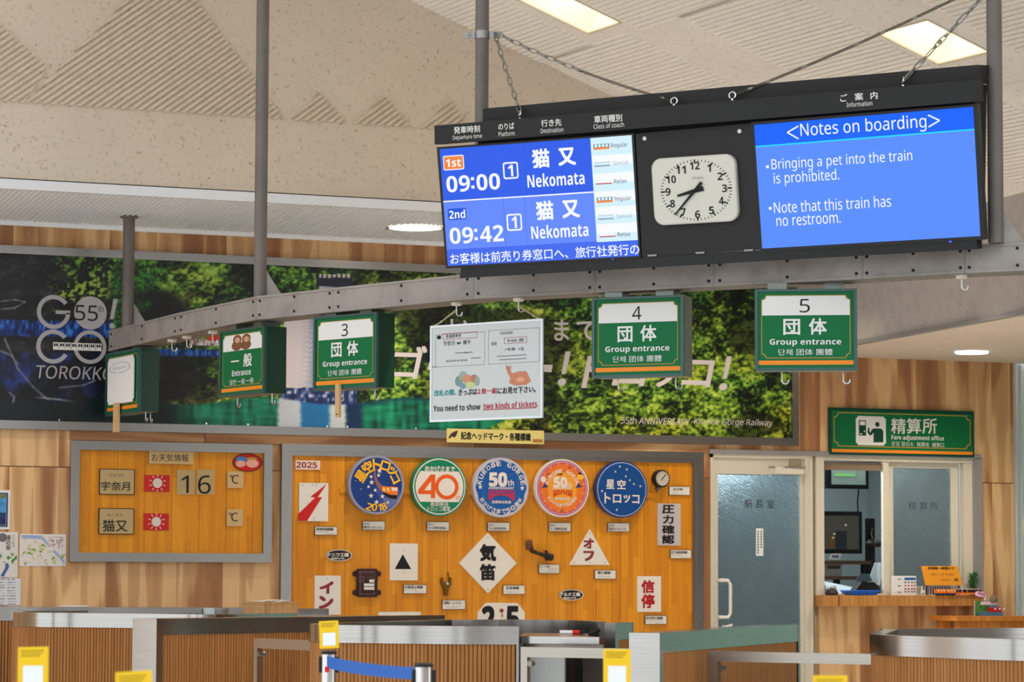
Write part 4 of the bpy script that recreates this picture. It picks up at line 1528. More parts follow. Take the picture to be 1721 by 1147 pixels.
def fifty(label, c, ry, origin, sc, rim, base, txt, bridge, halloween):
    root, q, R, n = head_mark(label, c, ry, rim)
    P = lambda x, y: px_on(q, R, c, ry, origin[0] + x * sc, origin[1] + y * sc)
    mb = MB()
    if not halloween:
        uv = []
        for i in range(96):
            t = 2 * math.pi * i / 96
            rr = R * (.90 + .025 * math.cos(12 * t))
            uv.append((q[0] + rr * math.cos(t), q[1] + rr * math.sin(t)))
        mb.poly(W, uv, n, base)
        for k_ in range(5):
            mb.ring(W, q, R * (.60 + .035 * k_), R * (.605 + .035 * k_), n + .0005, mat('ring_line', (48, 128, 190), 0.5), 48, math.radians(150), math.radians(390))
        B = [(345, 670), (825, 670), (825, 850), (780, 850), (700, 780), (585, 762), (470, 780), (390, 850), (345, 850)]
        cT, r1, r2, rb = q, R * .80, R * .80, .06
    else:
        mb.disc(W, q, R * .95, R * .95, n, mat('mark_violet', (150, 70, 140), 0.4), 56)
        mb.disc(W, q, R * .915, R * .915, n + .0005, M_HMWHITE, 56)
        mb.disc(W, q, R * .90, R * .90, n + .0010, mat('mark_pink', (214, 92, 100), 0.45), 56)
        mb.disc(W, q, R * .82, R * .82, n + .0014, mat('mark_orange', (234, 118, 36), 0.45), 56)
        mb.disc(W, q, R * .55, R * .55, n + .0018, base, 56)
        B = [(388, 672), (730, 672), (730, 800), (690, 775), (620, 745), (558, 735), (500, 745), (430, 775), (388, 800)]
        cT, r1, r2, rb = q, R * .60, R * .60, .05
    e = n + .0024
    mb.poly(W, [P(*p) for p in B][::-1], e, bridge)
    x0, x1 = B[0][0] + 15, B[1][0] - 15
    k_ = 7
    for i in range(k_):
        xa = x0 + (x1 - x0) * i / k_; w_ = (x1 - x0) / k_
        y0_, y1_ = B[0][1] + 14, B[0][1] + 62
        tri = ((xa + w_ * .15, y1_), (xa + w_ * .85, y1_), (xa + w_ * .5, y0_)) if i % 2 else ((xa + w_ * .15, y0_), (xa + w_ * .5, y1_), (xa + w_ * .85, y0_))
        mb.poly(W, [P(*p) for p in tri], e + .0004, base)
    mb.build('bridge_emblem', root)
    mb = MB()
    hw = R * (.15 if not halloween else .115); hh = R * (.155 if not halloween else .12)
    span = (168, 12) if not halloween else (162, 18)
    mb.arc_text(W, 'KUROBE GORGE', cT, r1, math.radians(span[0]), math.radians(span[1]), hw, hh, txt, e, .03)
    mb.arc_text(W, 'おかげさまで50周年', cT, r2, math.radians(212 if not halloween else 215), math.radians(328 if not halloween else 325), hw * 1.05, hh * 1.0, txt, e, .02, True)
    k2 = 1.0 if not halloween else .78
    cy_ = 485 if not halloween else 535
    mb.text_uv(W, '50', *P(520 if not halloween else 515, cy_), R * .66 * k2, R * .48 * k2, txt, e + .0005, .06)
    mb.text_uv(W, 'th', *P(750 if not halloween else 680, cy_ + (55 if not halloween else 40)), R * .23 * k2, R * .20 * k2, txt, e + .0005, .03)
    mb.text_uv(W, 'ANNIVERSARY', *P(580 if not halloween else 555, 635), R * .93 * k2, R * .085, txt, e + .0005, .03)
    mb.text_uv(W, '黒部峡谷鉄道', *P(582 if not halloween else 558, 880 if not halloween else 820), R * .70 * k2, R * .10, txt, e + .0005, .02)
    if not halloween:
        mb.star(W, P(198, 622), R * .09, e, txt); mb.star(W, P(958, 630), R * .09, e, txt)
        mb.text_uv(W, '2021', *P(750, 398), R * .21, R * .07, M_NAVY2, e)
    mb.build('lettering', root)
    if halloween:
        mb = MB()
        for x, y, s_ in ((505, 392, 1.0), (290, 392, .6), (680, 272, .6), (545, 1025, .6)):
            mb.poly(W, [P(x + a * s_, y + b * s_) for a, b in ((-55, 25), (-30, -8), (-8, 2), (0, -10), (8, 2), (35, -20), (55, -30), (30, 22), (0, 12))], e + .0004, M_INK)
        a = P(880, 440); mb.disc(W, a, R * .12, R * .095, e + .0004, M_YELTXT, 24)
        mb.poly(W, [P(*p) for p in ((835, 380), (925, 405), (880, 345))], e + .0008, M_INK)
        mb.disc(W, P(205, 490), R * .095, R * .11, e + .0004, M_HMWHITE, 24)
        for x, y in ((235, 600), (848, 590)):
            mb.poly(W, [P(x - 65, y + 40), P(x + 75, y + 20), P(x + 25, y - 10), P(x + 5, y - 65), P(x - 25, y)], e + .0004, M_NAVY)
        for x, y in ((475, 215), (640, 220), (340, 275), (780, 285), (230, 385), (945, 555), (180, 720), (945, 725), (230, 865), (345, 985), (480, 1050), (640, 1045), (785, 980), (890, 865)):
            mb.star(W, P(x, y), R * .05, e + .0004, mat('mark_star', (240, 160, 120), 0.5))
        mb.build('ornament', root)


fifty('round blue head mark with white fiftieth anniversary lettering and a crimson bridge', (840.4, 820), 50, (785, 760), .0959, M_HMSILVER, M_HMBLUE, M_HMWHITE, M_BRIDGE, False)
fifty('round pink and orange head mark with pale fiftieth anniversary lettering and bats', (943.2, 821), 48.6, (890, 760), .0959, M_HMWHITE, mat('mark_amber', (240, 158, 40), 0.45), M_HMWHITE, mat('bridge_red', (206, 64, 24), 0.5), True)
c = (1043.2, 823); ry = 47.4
root, q, R, n = head_mark('round plain deep blue head mark with white characters and small stars', c, ry, M_NAVY)
P = lambda x, y: px_on(q, R, c, ry, 990 + x * .0959, 765 + y * .0959)
mb = MB()
mb.disc(W, q, R * .955, R * .955, n, mat('pale_line', (190, 200, 225), 0.4), 56)
mb.disc(W, q, R * .93, R * .93, n + .0005, mat('starry_blue', (12, 72, 140), 0.35), 56)
mb.build('face', root)
mb = MB()
for x, y in ((515, 207), (645, 257), (435, 298), (625, 378), (700, 445), (775, 510), (893, 547), (190, 640), (460, 965)):
    mb.star(W, P(x, y), R * .055, n + .0012, mat('star_cream', (206, 206, 170), 0.5))
for ch, x, y, w, h in (('星', 340, 518, .16, .165), ('空', 545, 520, .165, .165), ('ト', 290, 760, .12, .19), ('ロ', 465, 770, .16, .15), ('ッ', 645, 770, .13, .14), ('コ', 810, 775, .14, .15)):
    mb.text_uv(W, ch, *P(x, y), w * R * 2, h * R * 2, M_HMWHITE, n + .0012, .02)
mb.build('lettering', root)

# gauge
q = W.hit(1114, 805, .06)
root = thing('pressure_gauge', 'old round black pressure gauge with a pale dial', 'gauge', W.pt(*W.hit(1112, 833), .014))
mb = MB()
g0 = W.pt(q[0] - .012, q[1], .014)
mb.lathe(g0, W.N, [(0, .05), (.01, .066), (.06, .066), (.066, .062), (.066, .056)], mat('gauge_black', (40, 32, 30), 0.45), 28)
mb.build('case', root)
mb = MB()
gf = Frame(g0 + W.N * .0665, (1, 0, 0), (0, 0, 1))
mb.disc(gf, (0, 0), .054, .054, .002, mat('gauge_dial', (196, 186, 170), 0.5), 28)
for i in range(11):
    t = math.radians(225 - 27 * i)
    mb.line(gf, (.040 * math.cos(t), .040 * math.sin(t)), (.050 * math.cos(t), .050 * math.sin(t)), .004, .003, M_INK)
mb.build('dial', root)
mb = MB(); mb.line(gf, (-.012, -.014), (.024, .03), .007, .0036, M_INK); mb.build('needle', root)
mb = MB()
a = W.pt(*W.hit(1104, 812), .03); b = W.pt(*W.hit(1101, 828), .03)
mb.tube([a, (a + b) / 2 + W.N * .01, b], [.010, .008, .008], mat('gauge_pipe', (120, 108, 96), 0.4, 0.8), 8)
mb.tube([W.pt(*W.hit(1099, 822), .03), W.pt(*W.hit(1106, 821), .03)], .011, mat('gauge_pipe', (120, 108, 96), 0.4, 0.8), 8)
mb.build('pipe', root)
# brake handle
root = thing('brake_handle', 'dark cranked brake handle beside the white diamond sign', 'handle', W.pt(*W.hit(922, 942), .014))
M_IRON = mat('worn_iron', (66, 48, 40), 0.45, 0.4); M_GRIP = mat('dark_grip', (28, 22, 20), 0.4)
mb = MB()
pts = [W.pt(*W.hit(*p), d) for p, d in (((884, 912), .06), ((886, 921), .06), ((890, 927), .05), ((898, 930), .045), ((908, 933), .045))]
mb.tube(pts, [.022, .020, .016, .013, .013], M_IRON, 12)
mb.tube([W.pt(*W.hit(882.5, 911), .075), W.pt(*W.hit(885, 922), .045)], .026, mat('copper_brown', (112, 80, 62), 0.45, 0.4), 12)
mb.build('crank', root)
mb = MB()
a, b = W.pt(*W.hit(903, 931.5), .045), W.pt(*W.hit(925, 938), .045)
mb.tube([a, a + (b - a) * .45, a + (b - a) * .5, b - (b - a) * .05, b], [.014, .015, .024, .026, .02], M_GRIP, 14)
c_ = a + (b - a) * .5
mb.tube([c_ + W.V * .04, c_ - W.V * .035], .010, M_GRIP, 8)
mb.build('grip', root)
# reversing handle
M_BRASS = mat('old_brass', (120, 84, 30), 0.4, 0.6)
root = thing('reversing_handle', 'small forked brass handle hanging above its caption plate', 'handle', W.pt(*W.hit(747, 1003), .014))
mb = MB()
uvp = [W.hit(*p) for p in ((744.5, 1002), (749.5, 1002), (751, 989), (755.5, 982), (755, 971.5), (752.5, 971), (752, 978), (747, 981), (742, 978), (741, 971), (738.5, 971.5), (738.5, 982), (743, 989))]
mb.slab(W, uvp, .020, .044, M_BRASS)
mb.build('fork', root)
mb = MB(); mb.lathe(W.pt(*W.hit(747, 981), .014), W.N, [(0, .012), (.05, .012), (.052, .009)], M_CHROME, 6); mb.build('nut', root)
mb = MB(); mb.tube([W.pt(*W.hit(751.5, 962), .016), W.pt(*W.hit(751.5, 971), .03)], .004, M_BRASS, 6); mb.build('pin', root)

# yellow title strip fixed over the picture frame
q = [(751.5, 744), (914.5, 746.5), (914.5, 726), (752, 721.5)]
root = thing('title_strip', 'pale yellow title strip fixed above the heritage board', 'sign', W.pt(*W.hit(833, 745), .045))
r = W.box(751.5, 722.5, 914.5, 745.5, .05)
mb = MB(); mb.box(W, r, .046, .052, mat('pale_yellow', (226, 208, 128), 0.6)); mb.build('strip', root)
mb = MB()
mb.text(W, '記念ヘッドマーク・各種標識', 833.5, 733.8, 117, 13.5, M_INK, .053, .03)
mb.build('lettering', root)
mb = MB()
mb.ppoly(W, [(753.5, 736), (758, 729), (764, 725.5), (770, 724), (767, 732), (764, 736), (759, 734), (756, 738)][::-1], .053, mat('dark_brown', (70, 44, 34), 0.6))
mb.ppoly(W, [(895.5, 744), (912, 744.5), (912, 739), (895.5, 738.5)], .053, mat('tan_brown', (176, 120, 60), 0.6))
mb.build('emblem', root)
# ------------------------------------------------------------------ office door
GLASS_DOOR = frosted('pressed_door_glass', (176, 196, 206), 0.34, 90)
GLASS_WIN = frosted('wired_window_glass', (196, 210, 214), 0.3, 90)
GLASS_CLEAR = clear_glass('clear_glass')
M_ALUS = mat('aluminium_beige', (212, 204, 186), 0.42, 0.0, 0.5)
M_ALUSH = mat('aluminium_beige_dark', (150, 140, 118), 0.45, 0.0, 0.5)
dx0, dx1 = DX0, W.hit(1352, 900)[0]
mb = MB()
for r in ((dx0, 0, dx0 + .022, DZ1), (dx1, 0, dx1 + .03, DZ1 - .03), (dx0, DZ1 - .03, dx1 + .03, DZ1)):
    mb.box(W, r, -.09, .012, M_ALUS)
o = mb.build('door_frame', kind='structure')
root = thing('door_1', 'pale framed office door with blue frosted glass and three black characters', 'door', W.pt((dx0 + dx1) / 2, 0, 0))
root['kind'] = 'structure'
gx0, gx1 = W.hit(1207, 850)[0], W.hit(1346, 850)[0]
gz1 = W.hit(1275, 798)[1]
mb = MB()
for r in ((dx0 + .022, .01, gx0, DZ1 - .03), (gx1, .01, dx1, DZ1 - .03), (gx0, gz1, gx1, DZ1 - .03), (gx0, .01, gx1, .16)):
    mb.box(W, r, -.045, -.004, M_ALUS)
mb.build('leaf_frame', root)
mb = MB(); mb.box(W, (gx0 - .004, .155, gx1 + .004, gz1 + .004), -.030, -.024, GLASS_DOOR); mb.build('frosted_pane', root)
mb = MB()
for ch, x in (('駅', 1257.5), ('長', 1276.5), ('室', 1295.5)):
    mb.text(W, ch, x, 847.5, 13, 13.5, M_INK, -.0225)
mb.build('lettering', root)
r = W.box(1270.5, 888.5, 1283, 935, -.022)
mb = MB(); mb.box(W, r, -.0238, -.0222, M_PAPER)
for i, x in ((0, 1279.5), (1, 1274)):
    for k in range(9 if i else 7):
        mb.rect(W, W.box(x - 1.2, 893 + k * 4.3, x + 1.2, 896 + k * 4.3, -.022), -.0218, M_GREYINK)
st = mb.build('paper_notice', root)
mb = MB()
h0, h1 = W.hit(1206, 976), W.hit(1206, 1038)
hx = W.hit(1222, 1000)[0]
pts = [W.pt(h0[0], h0[1], -.01), W.pt(h0[0], h0[1], .045), W.pt(hx - .02, h0[1], .055), W.pt(hx, h0[1] - .03, .055), W.pt(hx, h1[1] + .03, .055), W.pt(hx - .02, h1[1], .055), W.pt(h1[0], h1[1], .045), W.pt(h1[0], h1[1], -.01)]
mb.tube(pts, .0135, M_PLASTIC, 12)
mb.build('pull_handle', root)
mb = MB(); mb.tube([W.pt(*W.hit(1216, 1054), -.01), W.pt(*W.hit(1216, 1054), .04), W.pt(*W.hit(1226, 1051), .045)], .011, M_PLASTIC, 10); mb.build('lock_knob', root)
mb = MB()
mb.box(W, W.box(1302, 785, 1350, 797, .03), -.004, .045, M_PLASTIC)
a = W.pt(*W.hit(1343, 788), .03)
mb.tube([W.pt(*W.hit(1289, 786), .03), W.pt(*W.hit(1348, 787), .05)], .008, M_STEEL, 8)
mb.box(W, W.box(1328, 774, 1346, 785, .02), -.004, .03, M_ALUSH)
mb.build('door_closer', root)
# mullion between door and window
mb = MB()
mb.box(W, (dx1 + .03, 0, W.hit(1366, 900)[0], DZ1), -.09, .004, M_ALUS)
mb.box(W, (W.hit(1366, 900)[0], 0, W.hit(1371, 900)[0], DZ1), -.09, -.02, M_ALUSH)
mb.box(W, (W.hit(1371, 900)[0], WZ0, W.hit(1376, 900)[0], DZ1), -.09, .010, M_ALUS)
mb.build('window_frame_post', kind='structure')
mb = MB()       # grey metal head and right jamb round door and window
mb.box(W, (DX0 - .012, DZ1 - .004, WX1 + .02, DZ1 + .03), -.02, .022, M_ALUD)
mb.box(W, (W.hit(1636, 900)[0], WZ0, W.hit(1649, 900)[0], DZ1), -.10, .022, M_ALUD)
mb.build('trim_3', kind='structure')

# ------------------------------------------------------------------ sliding counter window
wx0, wx1 = W.hit(1376, 900)[0], W.hit(1636, 900)[0]
root = thing('window_1', 'sliding counter window of the fare office with its left half open', 'window', W.pt((wx0 + wx1) / 2, WZ0, 0))
root['kind'] = 'structure'
mb = MB()
mb.box(W, (wx0, WZ0, wx0 + .045, DZ1), -.085, .006, M_ALUS)
mb.box(W, (wx1 - .075, WZ0, wx1, DZ1), -.085, -.012, M_ALUS)
mb.box(W, (wx0, DZ1 - .035, wx1, DZ1), -.085, -.004, M_ALUS)
mb.box(W, (wx0, WZ0, wx1, WZ0 + .02), -.085, -.004, M_ALUS)
mb.build('frame', root)
mb = MB()
sx = [W.hit(x, 880)[0] for x in (1486.5, 1496, 1500, 1507.5, 1605, 1617)]
mb.box(W, (sx[0], WZ0 + .02, sx[1], DZ1 - .035), -.05, -.016, M_ALUS)
mb.build('meeting_stile', root)
mb = MB()
s1 = (sx[2], WZ0 + .02, sx[5], DZ1 - .035)
gr_ = (sx[3], WZ0 + .075, sx[4], W.hit(1550, 787)[1])
for r in ((s1[0], s1[1], gr_[0], s1[3]), (gr_[2], s1[1], s1[2], s1[3]), (gr_[0], s1[1], gr_[2], gr_[1]), (gr_[0], gr_[3], gr_[2], s1[3])):
    mb.box(W, r, -.082, -.055, M_ALUS)
sash = mb.build('sash', root)
mb = MB(); mb.box(W, inset(gr_, -.004), -.070, -.066, GLASS_WIN); mb.build('frosted_pane', sash)
mb = MB()
for ch, x in (('精', 1533.5), ('算', 1552), ('所', 1570)):
    mb.text(W, ch, x, 851, 13, 13.5, mat('window_lettering', (64, 92, 104), 0.7), -.0645)
mb.build('lettering', sash)
mb = MB()
mb.box(W, W.box(1384, 778, 1487, 791, -.05), -.07, -.045, mat('blind_brown', (140, 118, 98), 0.6))
mb.tube([W.pt(*W.hit(1440, 790, -.05), -.045), W.pt(*W.hit(1439, 812, -.05), -.045)], .003, M_GREYINK, 5)
mb.build('roller_blind', root)

# counter shelf under the window
root = thing('counter_shelf', 'thick pine counter shelf under the sliding window', 'shelf', W.pt(W.hit(1505, 1010)[0], .925, 0))
mb = MB()
r = (W.hit(1371, 1005)[0], W.hit(1500, 1019)[1], W.hit(1638, 1005)[0], WZ0 + .006)
mb.box(W, r, -.12, .11, M_PINE)
mb.build('shelf_board', root)
SHELF_Z = WZ0 + .006
mb = MB()
mb.box(W, (W.hit(1397, 1010)[0], r[1] - .001, W.hit(1399, 1010)[0], r[3] + .001), .10, .1105, mat('joint_dark', (84, 52, 24), 0.8))
mb.build('joint', root)
S = Frame(W.pt(0, 0, .05), (1, 0, 0), (0, 0, 1))     # items a little in front of the wall plane


def sx_(px):
    return S.hit(px, 1000)[0]


# things on the shelf
root = thing('money_tray', 'shallow blue plastic tray on the counter shelf', 'tray', S.pt(sx_(1447), SHELF_Z))
mb = MB()
u0, u1 = sx_(1423), sx_(1472)
M_TRAY = mat('tray_blue', (20, 92, 190), 0.4)
for a, b, c, d in ((.010, .0, .16, .0),):
    P = [S.pt(u0 + .02, SHELF_Z + .002, .05), S.pt(u1 - .02, SHELF_Z + .002, .05), S.pt(u1 - .02, SHELF_Z + .002, -.09), S.pt(u0 + .02, SHELF_Z + .002, -.09)]
    Q = [S.pt(u0, SHELF_Z + .034, .06), S.pt(u1, SHELF_Z + .034, .06), S.pt(u1, SHELF_Z + .034, -.10), S.pt(u0, SHELF_Z + .034, -.10)]
    mb.face(P, M_TRAY)
    for i in range(4):
        j = (i + 1) % 4
        mb.face([P[i], P[j], Q[j], Q[i]], M_TRAY)
        mb.tube([Q[i], Q[j]], .005, M_TRAY, 6)
mb.build('tray', root)
root = thing('card_terminal', 'black card terminal sloping up on the counter shelf behind the blue tray', 'terminal', S.pt(sx_(1470), SHELF_Z, -.1))
mb = MB()
u0, u1 = sx_(1449), sx_(1491)
prof = [(u0, SHELF_Z), (u1, SHELF_Z), (u1, SHELF_Z + .06), (u1 - .05, SHELF_Z + .10), (u0 + .06, SHELF_Z + .10), (u0, SHELF_Z + .03)]
mb.slab(S, prof, -.20, -.11, M_BLACK)
mb.build('body', root)
mb = MB(); mb.slab(S, [(u0 + .05, SHELF_Z + .105), (u1 - .02, SHELF_Z + .105), (u1 - .05, SHELF_Z + .165), (u0 + .09, SHELF_Z + .165)], -.20, -.19, mat('slate_screen', (58, 74, 88), 0.3)); mb.build('screen', root)
root = thing('receipt_paper', 'white paper sheet standing tilted behind the card terminal', 'paper', S.pt(sx_(1472), SHELF_Z + .16, -.2))
mb = MB(); mb.quad_slab(S, [(1457, 984), (1479, 984), (1487, 946), (1470, 946)], -.215, -.212, mat('bluish_paper', (190, 212, 228), 0.7)); mb.build('sheet', root)
root = thing('paper_sheet', 'large pale sheet lying on the desk beyond the blue tray', 'paper', S.pt(sx_(1410), SHELF_Z, -.3))
SD = Frame(W.pt(0, 0, -.35), (1, 0, 0), (0, 0, 1))
q = [SD.hit(*p) for p in ((1380, 998), (1428, 999), (1446, 991), (1384, 978))]
mb = MB(); mb.prism([SD.pt(u, v, d) for (u, v), d in zip(q, (.12, .12, 0, 0))], (0, 0, .004), mat('bluish_paper', (190, 212, 228), 0.7)); mb.build('sheet', root)
root = thing('carved_figure', 'small dark spiky figure on the counter shelf next to the blue tray', 'figure', S.pt(sx_(1398), SHELF_Z))
mb = MB()
c_ = S.pt(sx_(1398), SHELF_Z + .03, 0)
mb.lathe(S.pt(sx_(1398), SHELF_Z, 0), (0, 0, 1), [(0, .045), (.02, .05), (.045, .035), (.06, .012)], mat('figure_dark', (52, 44, 50), 0.6), 14)
for i in range(14):
    t = i * 2.4
    d = Vector((math.cos(t), math.sin(t), .5 + .5 * (i % 3))).normalized()
    mb.tube([c_, c_ + d * .055], [.010, .002], mat('figure_pale', (190, 180, 180), 0.6), 5)
mb.build('body', root)
root = thing('notice_card', 'white folded notice card with a blue heading standing on the counter shelf', 'card', S.pt(sx_(1519), SHELF_Z))
mb = MB()
r = S.box(1498.5, 968.5, 1539.5, 1003)
r = (r[0], SHELF_Z, r[2], r[3])
mb.box(S, r, 0, .004, M_PAPER)
mb.build('card', root)
mb = MB()
mb.rect(S, S.box(1519.5, 971.5, 1538.5, 975.5), .0055, mat('heading_blue', (30, 90, 160), 0.5))
for y, c in ((979.5, M_GREYINK), (985, mat('rose_ink', (190, 90, 100), 0.6)), (990.5, M_MAROON), (995, M_GREYINK)):
    for x in (1521, 1526.5, 1532, 1536.5):
        mb.rect(S, S.box(x - 1.6, y - 1.2, x + 1.6, y + 1.2), .0055, c)
for y in (974, 985.5, 996):
    mb.rect(S, S.box(1508, y - .8, 1514, y + .8), .0055, M_GREYINK)
mb.build('print', root)
# slanted orange luggage sign with rail
root = thing('luggage_sign', 'orange slanted luggage storage sign standing on the counter shelf', 'sign', S.pt(sx_(1585), SHELF_Z))
mb = MB()
mb.quad_slab(S, [(1556, 984.5), (1617.5, 984.5), (1610, 952), (1548.5, 952)], -.01, 0, mat('luggage_orange', (240, 160, 40), 0.55))
mb.build('board', root)
mb = MB()
mb.text(S, '手荷物一時預かり', 1581.5, 955.8, 44, 5.2, M_INK, .0015, .02)
mb.text(S, '1個につき ¥1000', 1583.5, 966, 39, 4.2, mat('tan_ink', (140, 92, 36), 0.6), .0015)
mb.text(S, '営業時間内', 1589, 975.5, 16, 2.2, mat('tan_ink', (140, 92, 36), 0.6), .0015)
mb.disc(S, S.hit(1607, 975), .02, .013, .0015, mat('tan_ink', (140, 92, 36), 0.6), 12)
mb.build('lettering', root)
mb = MB()
for x in (1560, 1612):
    mb.box(S, (sx_(x), SHELF_Z, sx_(x) + .012, SHELF_Z + .085), -.02, -.01, M_GREYINK)
mb.build('foot', root)
root = thing('paper_fence', 'white card printed with black upright bars behind the toy trains', 'card', S.pt(sx_(1580), SHELF_Z, -.02))
mb = MB(); r = S.box(1552, 985, 1622, 1003); r = (r[0], SHELF_Z, r[2], r[3] - .004); mb.box(S, r, -.034, -.03, M_PAPER)
mb.build('card', root)
mb = MB()
k = r[0] + .015
while k < r[2] - .12:
    mb.rect(S, (k, r[1] + .005, k + .009, r[3]), -.0285, M_INK); k += .021
mb.build('bar_print', root)
M_TOYBLUE = mat('toy_blue', (28, 48, 110), 0.4)
for i, (x0, x1, hh, lab) in enumerate(((1565.5, 1582, 9, 'orange toy locomotive next to the tiny white card'), (1582.5, 1599.5, 9, 'orange toy locomotive next to the open toy wagons'))):
    root = thing('toy_locomotive', lab, 'toy train', S.pt(sx_((x0 + x1) / 2), SHELF_Z, .06), 'toy train on the shelf')
    u0, u1 = sx_(x0), sx_(x1)
    mb = MB(); mb.box(S, (u0, SHELF_Z + .016, u1 - .004, SHELF_Z + .048), .035, .075, M_TRAIN)
    mb.build('body', root)
    mb = MB(); mb.box(S, (u0, SHELF_Z + .006, u1 - .004, SHELF_Z + .016), .032, .078, M_TOYBLUE); mb.build('frame', root)
    mb = MB()
    for q in (.25, .75):
        mb.lathe(S.pt(u0 + (u1 - u0) * q, SHELF_Z + .008, .03), S.N, [(0, .008), (.05, .008)], M_INK, 10)
    mb.build('wheel', root)
    mb = MB()
    for q in (.18, .5, .8):
        mb.rect(S, (u0 + (u1 - u0) * q - .008, SHELF_Z + .032, u0 + (u1 - u0) * q + .008, SHELF_Z + .044), .0762, mat('pale_window', (240, 210, 160), 0.4))
    mb.build('window_print', root)
for i, (x0, x1, lab) in enumerate(((1600, 1614.5, 'open toy wagon next to the orange toy locomotives'), (1615.5, 1629, 'middle open toy wagon of the toy train'), (1630, 1641.5, 'last open toy wagon by the green plant'))):
    root = thing('toy_wagon', lab, 'toy train', S.pt(sx_((x0 + x1) / 2), SHELF_Z, .06), 'toy train on the shelf')
    u0, u1 = sx_(x0), sx_(x1)
    mb = MB(); mb.box(S, (u0, SHELF_Z + .006, u1, SHELF_Z + .022), .035, .075, M_TRAIN); mb.build('tub', root)
    mb = MB()
    for q in (.05, .5, .92):
        mb.box(S, (u0 + (u1 - u0) * q, SHELF_Z + .022, u0 + (u1 - u0) * q + .006, SHELF_Z + .046), .04, .07, mat('dark_seat', (90, 34, 34), 0.5))
    mb.box(S, (u0, SHELF_Z + .046, u1, SHELF_Z + .050), .035, .075, M_HMWHITE)
    mb.build('canopy', root)
root = thing('small_card', 'tiny white card between the notice card and the toy trains', 'card', S.pt(sx_(1549), SHELF_Z, .02))
mb = MB(); r = S.box(1545, 992.5, 1552, 1003); mb.box(S, (r[0], SHELF_Z, r[2], r[3]), .02, .024, M_PAPER)
mb.box(S, (r[0] + .006, SHELF_Z + .008, r[2] - .006, SHELF_Z + .016), .024, .025, M_GREYINK); mb.build('card', root)
root = thing('potted_plant', 'small green plant in a dark pot behind the toy wagons', 'plant', S.pt(sx_(1638), SHELF_Z, -.02))
mb = MB(); mb.lathe(S.pt(sx_(1638), SHELF_Z, -.02), (0, 0, 1), [(0, .022), (.045, .028), (.045, .024)], mat('pot_grey', (70, 68, 66), 0.6), 14); mb.build('pot', root)
mb = MB()
M_LEAF = mat('leaf_green', (58, 124, 52), 0.6)
rr = random.Random(3)
for i in range(120):
    a = rr.uniform(0, 6.28); hgt = rr.uniform(.05, .17); rad = rr.uniform(0, .03)
    p = S.pt(sx_(1638), SHELF_Z + hgt, -.02) + Vector((math.cos(a), math.sin(a), 0)) * rad
    d = Vector((math.cos(a), math.sin(a), rr.uniform(.2, 1.0))).normalized()
    s_ = d.cross(_Z).normalized() * .008
    L = rr.uniform(.025, .04)
    mb.face([p - s_ * .3, p + d * L * .5 - s_, p + d * L, p + d * L * .5 + s_], M_LEAF)
mb.build('foliage', root)

# office things seen through the open half
O = Frame((0, WALL_Y + 2.2, 0), (1, 0, 0), (0, 0, 1))


def office_screen(name, label, fr, px, face, lit=None):
    r = fr.box(*px)
    root = thing(name, label, 'screen', fr.pt((r[0] + r[2]) / 2, r[1]))
    mb = MB(); mb.box(fr, r, -.06, 0, M_BLACK2); mb.build('case', root)
    mb = MB(); mb.rect(fr, inset(r, .03, .035), .001, face); mb.build('screen', root)
    return root, r


tvr, r = office_screen('television', 'flat television hung high on the office wall behind the open window', O, (1392, 778, 1460, 822), mat('tv_glare_pale', (150, 172, 160), 0.3))  # bright reflection on the glass put into the screen colour
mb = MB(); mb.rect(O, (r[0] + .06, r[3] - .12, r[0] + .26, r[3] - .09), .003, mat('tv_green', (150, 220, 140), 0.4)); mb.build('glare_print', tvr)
mb = MB(); mb.tube([O.pt(*O.hit(1446, 822), -.03), O.pt(*O.hit(1444, 845), -.03), O.pt(*O.hit(1445, 862), -.03)], .006, M_INK, 6)
mb.build('cable', tvr)
O2 = Frame((0, WALL_Y + 1.5, 0), (1, 0, 0), (0, 0, 1))
mon, r = office_screen('monitor', 'large dark monitor standing on the office desk', O2, (1372, 860, 1449, 931), mat('monitor_grey', (92, 96, 92), 0.25))
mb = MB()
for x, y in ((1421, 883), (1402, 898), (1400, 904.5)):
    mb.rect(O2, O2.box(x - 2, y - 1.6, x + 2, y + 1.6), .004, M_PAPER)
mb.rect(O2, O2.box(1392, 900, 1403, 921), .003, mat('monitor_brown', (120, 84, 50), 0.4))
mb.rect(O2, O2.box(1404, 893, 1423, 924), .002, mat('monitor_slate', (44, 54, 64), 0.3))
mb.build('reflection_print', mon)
root = thing('office_shelf', 'dark office desk shelf with a brown top inside the window', 'shelf', O2.pt(O2.hit(1420, 990)[0], 0))
mb = MB()
u0, u1 = O2.hit(1350, 950)[0], O2.hit(1455, 950)[0]
z1 = O2.hit(1420, 943)[1]; z2 = O2.hit(1420, 969)[1]
for z in (z1, z2):
    mb.box(O2, (u0, z - .03, u1, z), -.5, .10, mat('desk_brown', (84, 66, 52), 0.5))
mb.build('top', root)
mb = MB()
for u in (u0 + .05, u1 - .04):
    mb.box(O2, (u - .02, 0, u + .02, z1 - .03), -.45, -.4, M_BLACK)
    mb.box(O2, (u - .02, 0, u + .02, z1 - .03), .02, .06, M_BLACK)
mb.build('leg', root)
root = thing('printer', 'pale office printer on the lower desk shelf', 'printer', O2.pt(O2.hit(1396, 968)[0], z2))
mb = MB(); r = O2.box(1380, 948, 1410, 968); mb.box(O2, (r[0], z2, r[2], z2 + .11), -.3, .05, mat('printer_grey', (150, 158, 162), 0.5))
mb.rect(O2, (r[0] + .03, z2 + .06, r[2] - .02, z2 + .085), .052, mat('desk_brown', (84, 66, 52), 0.5)); mb.build('case', root)
